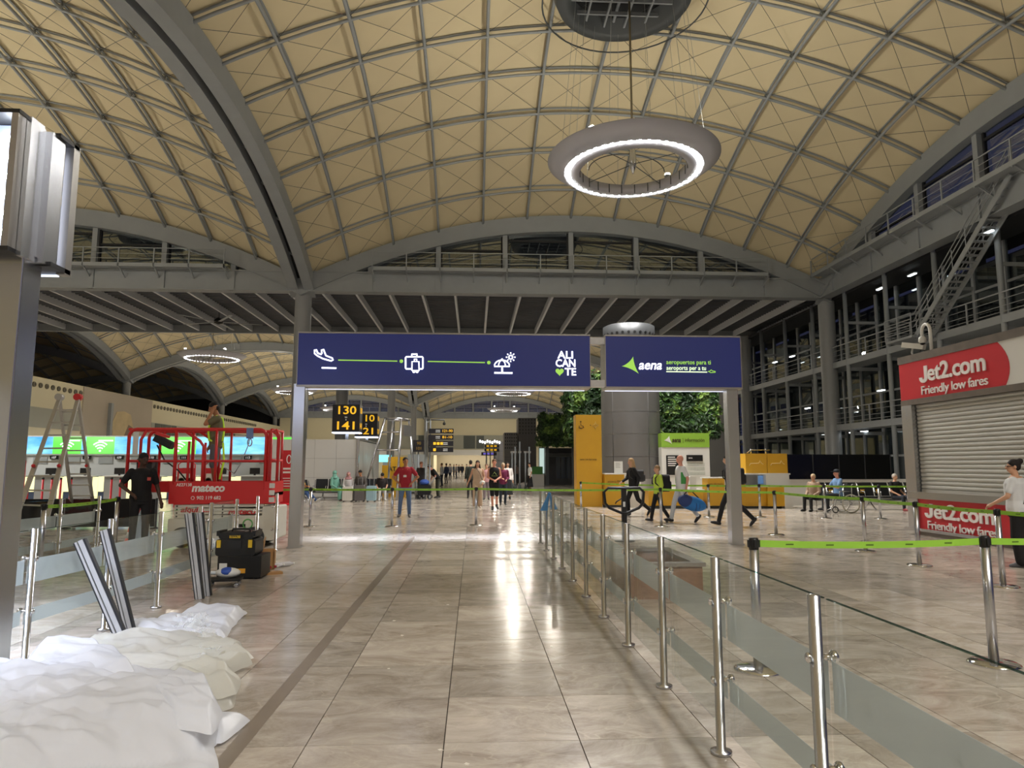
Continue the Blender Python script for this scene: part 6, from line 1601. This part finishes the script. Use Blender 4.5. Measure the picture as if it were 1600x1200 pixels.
    # ---- top
    if shirt:
        c = MB(); tmp = MB(); rings = [r for r in TORSO if r[0] >= hem - 0.02]
        loft(tmp, [(hem, TORSO[1][1] * fat + 0.02, TORSO[1][2] * fat + 0.024, 0.01)] + [(z, rx * fat + (0.022 if z < 1.1 else 0.016), ry * fat + 0.02, yo) for z, rx, ry, yo in rings[1:-1]] + [(1.475, 0.078, 0.066, 0.01)]); tmp.xform(MU); merge(c, tmp)
        for s in ('a', 'b'):
            S_, E_, W_ = U(J['sh' + s]), U(J['el' + s]), U(J['wr' + s])
            if sleeve == 'short': cap(c, S_, 0.068, S_.lerp(E_, 0.66), 0.062)
            elif sleeve == 'long': cap(c, S_, 0.068, E_, 0.055); cap(c, E_, 0.055, E_.lerp(W_, 0.95), 0.04)
        top = rem(c, 'top', mat('cloth_' + shirt, shirt, 0.85, var=shirt_var, vscale=14))
    # ---- legs
    c = MB()
    if legs == 'skirt':
        zl = J['kna'].z
        loft(c, [(J['ana'].z + 0.12, 0.27, 0.22, 0), (0.5, 0.22, 0.18, 0), (0.8, 0.19, 0.14, 0), (0.98, 0.17, 0.12, 0), (1.02, 0.16, 0.115, 0)])
    else:
        loft(c, [(0.82, 0.15 * fat, 0.11 * fat, 0.0), (0.9, 0.178 * fat, 0.125 * fat, 0.01), (0.98, 0.176 * fat, 0.124 * fat, 0.01), (1.03, 0.165 * fat, 0.112 * fat, 0.005)])
        for s in ('a', 'b'):
            if legs == 'short': cap(c, J['hi' + s], 0.1 * fat, J['hi' + s].lerp(J['kn' + s], 0.92), 0.08)
            elif legs == 'wide': cap(c, J['hi' + s], 0.1, J['kn' + s], 0.09); cap(c, J['kn' + s], 0.09, J['kn' + s].lerp(J['an' + s], 0.95), 0.095)
            else: cap(c, J['hi' + s], 0.097 * fat, J['kn' + s], 0.068); cap(c, J['kn' + s], 0.068, J['kn' + s].lerp(J['an' + s], 0.97), 0.055)
    rem(c, 'skirt' if legs == 'skirt' else ('shorts' if legs == 'short' else 'trousers'), mat('cloth_' + pants, pants, 0.85, var=0.1, vscale=12))
    # ---- shoes
    for s in ('a', 'b'):
        c = MB(); A_ = J['an' + s]; shin = (A_ - J['kn' + s]).normalized(); fd = tdir[s]
        cap(c, A_ + shin * 0.035 - fd * 0.03, 0.046, A_ + shin * 0.045 + fd * 0.1, 0.044); cap(c, A_ + shin * 0.045 + fd * 0.1, 0.044, A_ + shin * 0.055 + fd * 0.165, 0.033); cap(c, A_ - shin * 0.02, 0.046, A_ + shin * 0.04, 0.048)
        rem(c, 'shoe', mat('shoe_' + shoes, shoes, 0.6, var=0.1, vscale=20), max(0.012, vox * 0.9), 2)
    # ---- hair
    if hair != 'bald':
        c = MB()
        if hair == 'hijab':
            c.ball((0, 0.022, 1.645), 0.1, 0.108, 0.125, 14, 10); c.ball((0, 0.02, 1.52), 0.12, 0.11, 0.1, 14, 10); c.ball((0, 0.02, 1.43), 0.19, 0.13, 0.09, 14, 10)
        else:
            c.ball((0, 0.016, 1.678), 0.083, 0.098, 0.088, 14, 10); c.ball((0, 0.045, 1.64), 0.078, 0.065, 0.075, 12, 8)
            if hair == 'long': cap(c, (0, 0.055, 1.66), 0.075, (0, 0.085, 1.44), 0.08); cap(c, (-0.06, 0.02, 1.62), 0.035, (-0.085, 0.01, 1.43), 0.04); cap(c, (0.06, 0.02, 1.62), 0.035, (0.085, 0.01, 1.43), 0.04); cap(c, (0, 0.09, 1.44), 0.075, (0, 0.1, 1.3), 0.05)
            if hair == 'bun': c.ball((0, 0.1, 1.73), 0.05, 0.05, 0.05)
        c.xform(MH); rem(c, 'headscarf' if hair == 'hijab' else 'hair', mat('hair_' + hairc, hairc, 0.75, var=0.25, vscale=40), max(0.012, vox), 2)
        if hair == 'cap':
            c = MB(); c.ball((0, 0.008, 1.7), 0.09, 0.104, 0.075, 14, 8); c.xform(MS @ MH); c.build('cap', mat('cap_navy', '20242c', 0.8), t)
            c = MB(); c.box(-0.065, 0.065, -0.17, -0.07, 1.692, 1.702); c.xform(MS @ MH); c.build('cap_peak', MATS['cap_navy'], t)
    P = lambda v: MS @ Vector(v)
    PU = lambda v: MS @ MU @ Vector(v)
    return t, P, PU, hands, MS, MU, MH
def world(t, v): return Matrix.Translation(t.location) @ Matrix.Rotation(t.rotation_euler[2], 4, 'Z') @ Vector(v)
def backpack(t, PU, label, c, w=0.3, hh=0.44, y=0.13):
    o = thing('backpack', label, 'backpack', t.location, t.rotation_euler[2]); m = mat('pack_' + c, c, 0.8, var=0.3, vscale=18)
    base = PU((0, y + 0.1, 1.2)); sc = 1
    b = MB(); b.bevbox(-w / 2, w / 2, -0.1, 0.1, -hh / 2, hh / 2, 0.09, 4, 'y'); b.xform(Matrix.Translation(base)); b.build('bag', m, o)
    b = MB(); b.bevbox(-w / 2 + 0.03, w / 2 - 0.03, 0.1, 0.15, -hh / 2 + 0.02, 0.05, 0.05, 3, 'y'); b.xform(Matrix.Translation(base)); b.build('pocket', m, o)
    for s in (-1, 1):
        MB().tube([tuple(PU((s * 0.1, y, 1.36))), tuple(PU((s * 0.11, 0.0, 1.462))), tuple(PU((s * 0.12, -0.125, 1.36))), tuple(PU((s * 0.13, -0.13, 1.2))), tuple(PU((s * 0.15, 0.05, 1.05)))], 0.017, 6).build('strap', m, o)
    return o

# standing workers and staff
wp = person('worker in a black shirt and trousers standing beside the scissor lift with bent arm', (-5.98, 12.95, 0), 0.55, 1.72, pose=dict(ela=(-.33, .06, 1.17), wra=(-.17, -.15, 1.02), elb=(.27, .03, 1.12), wrb=(.32, -.08, .88), kna=(-.1, -.03, .49)), skin='dark', shirt='141416', pants='17171a', hairc='0d0b0a', head=(0.45, 0.12), vox=0.011, shoes='111111')
MB().box(-0.03, 0.03, -0.004, 0.0, -0.03, 0.03).xform(Matrix.Translation(wp[2]((0.1, -0.135, 1.28)))).build('chest_badge', mat('badge_red', 'b5483f', 0.6), wp[0])
lp2 = person('worker in a khaki shirt, grey shorts and safety harness on the lift platform', (-5.0, 13.75, 0.99), -1.2, 1.74, pose=dict(elb=(.26, -.2, 1.3), wrb=(.13, -.08, 1.58), ela=(-.26, 0, 1.13), wra=(-.24, -.1, .9)), skin='mid', shirt='6c6a4e', pants='6a6f78', legs='short', hairc='14100d', head=(0.1, 0.35), vox=0.012, shoes='54504a')
hv = mat('hi_vis', 'b8e03a', 0.6, emit='b8e03a', es=0.15)
for s in (-1, 1):
    MB().tube([tuple(lp2[2](p)) for p in ((s * 0.09, 0.1, 1.42), (s * 0.1, 0.0, 1.47), (s * 0.11, -0.12, 1.36), (s * 0.03, -0.14, 1.16), (-s * 0.12, -0.12, 1.0), (-s * 0.16, 0.05, 0.93))], 0.02, 6).build('harness_strap', hv, lp2[0])
    MB().tube([tuple(lp2[2](p)) for p in ((s * 0.1, 0.1, 1.42), (s * 0.02, 0.14, 1.2), (-s * 0.13, 0.12, 0.98))], 0.02, 6).build('harness_strap', hv, lp2[0])
MB().tube([tuple(lp2[2](p)) for p in ((0.15, 0.13, 0.95), (0.18, 0.16, 0.6), (0.12, 0.1, 0.25))], 0.02, 6).build('harness_tail', hv, lp2[0])
ln = thing('safety_lanyard', 'grey safety lanyard with hook hanging from the lift rail', 'lanyard', (0, 0, 0))
MB().tube([(-4.2, 13.3, 2.17), (-4.22, 13.28, 1.9), (-4.35, 13.3, 1.55), (-4.5, 13.4, 1.35), (-4.75, 13.6, 1.45)], 0.01, 6).build('rope', mat('rope_grey', 'a9adb5', 0.7), ln); MB().tube([(-4.2 + 0.04 * math.cos(2 * PI * k / 12), 13.27, 1.93 + 0.07 * math.sin(2 * PI * k / 12)) for k in range(12)], 0.012, 6, True).build('hook', inox, ln); MB().box(-4.26, -4.14, 13.24, 13.28, 2.0, 2.2).build('absorber', mat('absorber_blue', '6f86b5', 0.6), ln)
rm = person('man in a red polo shirt and jeans with hands on hips beyond the gate', (-2.01, 20.75, 0), 0.0, 1.74, pose=dict(ela=(-.37, .06, 1.17), wra=(-.2, -.06, 1.0), elb=(.37, .06, 1.17), wrb=(.2, -.06, 1.0), kna=(-.13, -.02, .49), ana=(-.16, .03, .09), knb=(.12, -.02, .49), anb=(.13, .03, .09)), skin='mid', shirt='9c1f2e', pants='5c7396', hairc='1a1410', shoes='55504c', head=(0.35, -0.08), fat=1.08, vox=0.012)
lan = mat('lanyard_yellow', 'd0b84a', 0.6)
MB().tube([tuple(rm[2](p)) for p in ((-0.075, 0.03, 1.46), (-0.07, -0.105, 1.4), (0, -0.14, 1.24), (0.07, -0.105, 1.4), (0.075, 0.03, 1.46))], 0.009, 5).build('lanyard', lan, rm[0])
MB().box(-0.045, 0.045, -0.004, 0.004, -0.03, 0.03).xform(Matrix.Translation(rm[2]((0, -0.145, 1.2)))).build('id_card', white, rm[0])
# aisle walkers
q = fl(746, 794)
person('woman in a beige jumpsuit with long dark hair walking up the aisle', (q[0], q[1], 0), -0.05, 1.68, pose=dict(ela=(-.27, .1, 1.15), wra=(-.36, .06, .93), elb=(.25, -.02, 1.13), wrb=(.2, -.18, .95), kna=(-.09, -.1, .5), ana=(-.09, -.02, .1), knb=(.09, .03, .49), anb=(.09, .14, .11)), shirt='bfa68d', pants='bfa68d', legs='wide', sleeve='none', hair='long', hairc='33231c', shoes='c9b8a5', skin='light', vox=0.014, head=(0, 0.05))
hb_ = thing('waist_bag', 'small white shoulder bag at the hip of the woman in beige', 'bag', (q[0] + 0.17, q[1] - 0.17, 0.9)); MB().ball((0, 0, 0), 0.1, 0.05, 0.075).build('bag', white, hb_); MB().tube([(0, 0.0, 0.05), (-0.08, -0.02, 0.3), (-0.22, 0.05, 0.52)], 0.008, 5).build('strap', mat('strap_brown', '4b3a30', 0.7), hb_)
q = fl(772, 797)
by = person('boy in a black vest with green emblem walking beside the woman in beige', (q[0], q[1], 0), 0.05, 1.72, pose=dict(ela=(-.23, .0, 1.13), wra=(-.04, -.2, 1.03), elb=(.23, .0, 1.13), wrb=(.05, -.21, 1.03), kna=(-.07, -.08, .5), ana=(-.06, -.1, .09), knb=(.1, .06, .5), anb=(.11, .26, .16)), shirt='15161a', pants='16161b', legs='short', sleeve='none', hairc='6b4a34', shoes='1a1a1c', skin='pink', hair='short', vox=0.014, hem=0.8)
stroke(MB(), [tuple(by[2](p)) for p in ((-0.1, -0.135, 1.17), (0.0, -0.14, 1.3), (0.1, -0.135, 1.17))], 0.022, True).build('green_emblem', mat('emblem_lime', '9fb86a', 0.6), by[0])
q = fl(786, 789)
person('woman in a purple jacket with pale hair walking behind the boy', (q[0], q[1], 0), 0.1, 1.6, shirt='6d1f45', sleeve='long', pants='26303f', hair='short', hairc='b9a58a', skin='light', vox=0.016, pose=dict(wra=(-.08, -.22, 1.1), wrb=(.12, -.2, 1.05), knb=(.1, -.06, .5), anb=(.1, .1, .1)))
q = fl(793, 780)
person('woman in a white top and black skirt walking behind the purple jacket', (q[0], q[1], 0), 0.0, 1.66, shirt='d9d4d0', sleeve='long', pants='15151a', legs='skirt', hair='long', hairc='221a18', vox=0.018)
q = fl(735, 778)
person('person in dark clothes walking behind the woman in beige', (q[0], q[1], 0), PI, 1.75, shirt='2b3029', sleeve='long', pants='221e20', hairc='1d1815', vox=0.018)
q = fl(760, 781)
person('person in a pink top hidden between the woman in beige and the boy', (q[0], q[1], 0), 0.0, 1.58, shirt='b98d8d', pants='7d6f75', hairc='5a3f30', vox=0.018)
q = fl(828, 766)
person('woman in a white shirt and long black skirt standing by the steel frames', (q[0], q[1], 0), -1.4, 1.68, shirt='dcdcd6', pants='101014', legs='skirt', hairc='2a1d18', vox=0.02)
# far figures on the aisle
far = [(722, 746, '20242b', 'dark'), (729, 747, '1c1c20', 'black'), (703, 752, '8c8f96', 'grey'), (697, 756, '33405c', 'navy'), (713, 748, '6d6a68', 'brown grey'), (717, 744, '2a2a2e', 'charcoal'), (736, 744, '3c3a36', 'olive'), (806, 757, '7d6a64', 'taupe'), (690, 760, 'b0b3b5', 'pale grey'), (765, 746, '4a4140', 'dark brown'), (709, 745, '55606a', 'slate')]
for k, (px, py, c, nm) in enumerate(far):
    q = fl(px, py); person('far traveller in a %s top on the distant aisle' % nm, (q[0], q[1], 0), (k * 1.3) % 6, 1.7, shirt=c, sleeve='long', pants=('22252c', '33363c', '1c2430')[k % 3], hairc=('2a1c14', '15110e', '6a5138')[k % 3], vox=0.035)
# group by the directory sign
q = fl(684, 778)
person('person in black bending over a pushchair by the directory sign', (q[0], q[1], 0), -1.2, 1.7, shirt='151517', pants='3d3f35', lean=0.65, hairc='201712', skin='pink', vox=0.018, pose=dict(ela=(-.24, -.1, 1.14), wra=(-.2, -.3, 1.05), elb=(.24, -.1, 1.14), wrb=(.2, -.3, 1.05)))
pc_ = thing('pushchair', 'dark folded pushchair with blue bag beside the directory sign', 'pushchair', (q[0] - 0.55, q[1] - 1.15, 0))
MB().bevbox(-0.3, 0.3, -0.25, 0.25, 0.2, 0.65, 0.1, 4, 'y').build('seat_shell', black_f, pc_); MB().ball((0, -0.1, 0.75), 0.22, 0.18, 0.14).build('blue_bag', mat('bag_blue', '2d4d9a', 0.7), pc_)
for sx in (-0.25, 0.25):
    for sy in (-0.2, 0.2): MB().tube([(sx + 0.1 * math.cos(2 * PI * k / 14), sy, 0.11 + 0.09 * math.sin(2 * PI * k / 14)) for k in range(14)], 0.02, 6, True).build('wheel', rubber, pc_)
MB().tube([(0.25, 0.2, 0.6), (0.5, 0.2, 1.0), (0.5, -0.2, 1.0), (0.25, -0.2, 0.6)], 0.015, 6).build('handle', steel, pc_)
q = fl(652, 782)
person('person in dark clothes standing behind the man in red', (q[0], q[1] + 2, 0), 0.6, 1.68, shirt='2f2b2c', sleeve='long', pants='26262a', hairc='7a4a30', skin='pink', vox=0.018)

# walkers in front of the information desk (all walking to the left)
q = fl(990, 806)
w1 = person('woman in a black hooded top with long blonde hair walking past the yellow desk', (q[0], q[1], 0), -PI / 2 + 0.1, 1.72, shirt='121214', sleeve='long', pants='17171a', hair='long', hairc='b4936a', shoes='2a2a2c', head=(0.3, 0), lean=0.06, vox=0.014, hem=0.82,
            pose=dict(ela=(-.22, -.1, 1.14), wra=(-.12, -.3, 1.05), elb=(.24, .12, 1.15), wrb=(.24, .05, .9), kna=(-.09, -.14, .5), ana=(-.09, -.12, .09), knb=(.09, .12, .5), anb=(.09, .47, .2)), toes={'b': (0, -0.6, -0.8)})
backpack(w1[0], w1[2], 'patterned black and white rucksack on the blonde woman', '3a3a3c', 0.26, 0.36)
q = fl(1029, 815)
w2 = person('boy in a lime jacket walking with a black rucksack', (q[0], q[1], 0), -PI / 2 + 0.15, 1.5, shirt='b8cf4a', sleeve='long', pants='1b1b1e', hairc='8f7350', shoes='232325', head=(0.1, 0), vox=0.014,
            pose=dict(kna=(-.09, -.12, .5), ana=(-.09, -.2, .09), knb=(.09, .06, .5), anb=(.09, .3, .15), wra=(-.25, .05, .9), ela=(-.24, .1, 1.13)), toes={'b': (0, -0.7, -0.7)})
backpack(w2[0], w2[2], 'large black rucksack on the boy in lime', '17171b', 0.3, 0.46)
q = fl(1066, 816)
w3 = person('bald man in a white shirt with green panel walking past the information panel', (q[0], q[1], 0), -PI / 2 + 0.1, 1.78, shirt='dcdcdc', pants='c9ccd0', hair='bald', skin='pink', shoes='222226', vox=0.014, fat=1.08, hem=0.82,
            pose=dict(ela=(-.23, .08, 1.13), wra=(-.24, .02, .88), elb=(.25, .08, 1.13), wrb=(.26, .03, .88), kna=(-.09, -.17, .51), ana=(-.09, -.26, .09), knb=(.09, .12, .5), anb=(.09, .4, .17)), toes={'b': (0, -0.7, -0.7)})
gp_ = MB(); gp_.bevbox(-0.195, -0.185, -0.08, 0.1, 1.0, 1.3, 0.004, 2, 'x'); gp_.xform(w3[4] @ w3[5]); gp_.build('green_panel', mat('shirt_green', '4f9f55', 0.8), w3[0])
gp_ = MB(); gp_.bevbox(0.185, 0.195, -0.08, 0.1, 1.0, 1.3, 0.004, 2, 'x'); gp_.xform(w3[4] @ w3[5]); gp_.build('green_panel', MATS['shirt_green'], w3[0])
hw = world(w3[0], w3[4] @ w3[3]['b'])
dbag = thing('sports_bag', 'blue sports bag carried low by the bald man', 'bag', (hw.x + 0.1, hw.y - 0.12, hw.z - 0.42), 0.0)
MB().ball((0, 0, 0.12), 0.38, 0.12, 0.19, 16, 10).xform(Matrix.Rotation(0.25, 4, 'Y')).build('bag', mat('bag_bright_blue', '1f6fb5', 0.6, var=0.2, vscale=6), dbag)
MB().ball((-0.17, -0.01, 0.14), 0.24, 0.12, 0.17, 14, 10).xform(Matrix.Rotation(0.25, 4, 'Y')).build('dark_panel', mat('bag_navy', '22386e', 0.6), dbag)
for dx in (0.08, 0.17): MB().tube([(dx + 0.1 * math.cos(a) * 0.2, -0.118 * math.cos(a) * (1 - dx), 0.08 + 0.17 * math.sin(a) * (1 - dx * 0.5)) for a in [-1.2 + 0.3 * k for k in range(9)]], 0.012, 5).build('dark_stripe', MATS['bag_navy'], dbag)
MB().tube([(-0.25, 0, 0.3), (-0.1, 0.05, 0.42), (0.05, 0.05, 0.42), (0.2, 0, 0.25)], 0.015, 6).build('handle', black, dbag)
q = fl(1160, 821)
w4 = person('person in black striding behind the right gate post', (q[0] - 0.25, q[1], 0), -PI / 2, 1.76, shirt='141416', sleeve='long', pants='1a1a1d', hairc='1a1512', shoes='1a1a1c', vox=0.014, lean=0.1,
            pose=dict(kna=(-.09, -.2, .52), ana=(-.09, -.32, .09), knb=(.09, .16, .5), anb=(.09, .5, .17)), toes={'b': (0, -0.7, -0.7)})
backpack(w4[0], w4[2], 'black rucksack on the person striding behind the gate post', '1b1b1d', 0.28, 0.42)
# woman at the kiosk
q = fl(1588, 886)
wk = person('woman in a white t-shirt with dark hair in a bun by the kiosk', (q[0] + 0.1, q[1], 0), -2.5, 1.58, shirt='d6d8da', pants='141416', legs='wide', hair='bun', hairc='17110f', skin='light', shoes='55555a', vox=0.01, fat=1.32, head=(0.45, 0), hem=0.9,
            pose=dict(elb=(.27, -.06, 1.15), wrb=(.26, -.28, 1.02), ela=(-.26, .0, 1.12), wra=(-.28, -.08, .9)))
MB().tube([tuple(wk[2](p)) for p in ((-0.11, 0.02, 1.47), (-0.02, 0.14, 1.3), (0.14, 0.13, 1.05), (0.21, 0.02, 0.9))], 0.008, 5).build('bag_strap', mat('strap_grey', '44443f', 0.7), wk[0])
gl_ = MB(); gl_.tube([(-0.06, -0.098, 1.645), (-0.03, -0.105, 1.655), (0.03, -0.105, 1.655), (0.06, -0.098, 1.645), (0.078, 0.0, 1.65)], 0.005, 5); gl_.xform(wk[4] @ wk[6]); gl_.build('glasses', black, wk[0])

# seated travellers on the left bench (seat height 0.45: drop the hips)
DS = 0.43
def seated(label, x, y, rz, **kw):
    kw.setdefault('vox', 0.016)
    return person(label, (x, y, 0.0), rz, kw.pop('h', 1.7), base=SEAT, drop=DS, **kw)
yb_ = 30.85
seated('seated woman in a teal robe and headscarf looking aside', xY(524, yb_), yb_, 1.0, shirt='6fa392', sleeve='long', pants='6fa392', legs='wide', hair='hijab', hairc='6fa392', head=(0.6, 0))
seated('seated woman in a white jacket and pink patterned headscarf', xY(545, yb_), yb_, 0.2, shirt='c9c4c2', sleeve='long', pants='5b5450', hair='hijab', hairc='a8797a', h=1.62)
seated('seated man in a dark patterned jacket looking down at his hands', xY(564, yb_), yb_, -0.2, shirt='4f4a47', sleeve='long', pants='2e2b2b', hairc='14100e', skin='mid', head=(0, 0.4), h=1.74, shirt_var=0.5)
seated('seated person in dark top and white trousers leaning forward at the seat end', xY(597, yb_), yb_, 0.2, shirt='2a2426', pants='c9c8c4', hairc='161210', shoes='d5d5d5', head=(0, 0.5), lean=0.35, h=1.68)
lg = seated('person in a yellow top and jeans slouching on a seat by the red totem', -7.0, 28.9, 0.9, shirt='c9a83a', pants='2f4a75', hairc='1c1512', shoes='d0cec8', lean=-0.45, h=1.72, skin='mid', pose=dict(kna=(-.1, -.48, .82), ana=(-.14, -.88, .54), knb=(.1, -.46, .80), anb=(.1, -.85, .53)))
bench('short black beam seat by the red totem under the slouching person', -7.0, 28.95, 0.9, 2, False)
# right side
seated('blonde elderly woman seated on a chair beside the information desk end', 11.35, 22.75, -1.0, shirt='a58d78', sleeve='long', pants='1d1d20', hairc='c9b392', skin='light', h=1.62)
cr_ = thing('side_chair', 'black chair with pale frame under the blonde elderly woman', 'chair', (11.35, 22.75, 0), -1.0)
MB().bevbox(-0.24, 0.24, -0.28, 0.2, 0.38, 0.42, 0.03).build('seat', black_f, cr_); MB().bar((0, 0.2, 0.42), (0, 0.3, 0.85), 0.46, 0.03, (0, 1, 0)).build('backrest', black_f, cr_)
for sx in (-0.22, 0.22): MB().tube([(sx, -0.26, 0), (sx, -0.24, 0.4), (sx, 0.18, 0.4), (sx, 0.26, 0)], 0.014, 8).build('leg', inox, cr_)
person('man in a blue shirt and dark cap sitting in the wheelchair', (11.72, 21.9, 0.07), -PI / 2, 1.72, base=SEAT, drop=DS, shirt='6c8fb8', pants='1f2228', hair='cap', hairc='55504a', skin='pink', vox=0.014, pose=dict(ela=(-.26, -.15, 1.18), wra=(-.2, -.42, 1.22), elb=(.26, -.12, 1.18), wrb=(.2, -.38, 1.22)))
seated('old woman with short grey hair in a black t-shirt seated past the black seats', 14.35, 23.05, 0.3, shirt='1a1a1d', pants='252a33', hairc='b5ada2', skin='light', shoes='8a2f33', h=1.62)
flush()
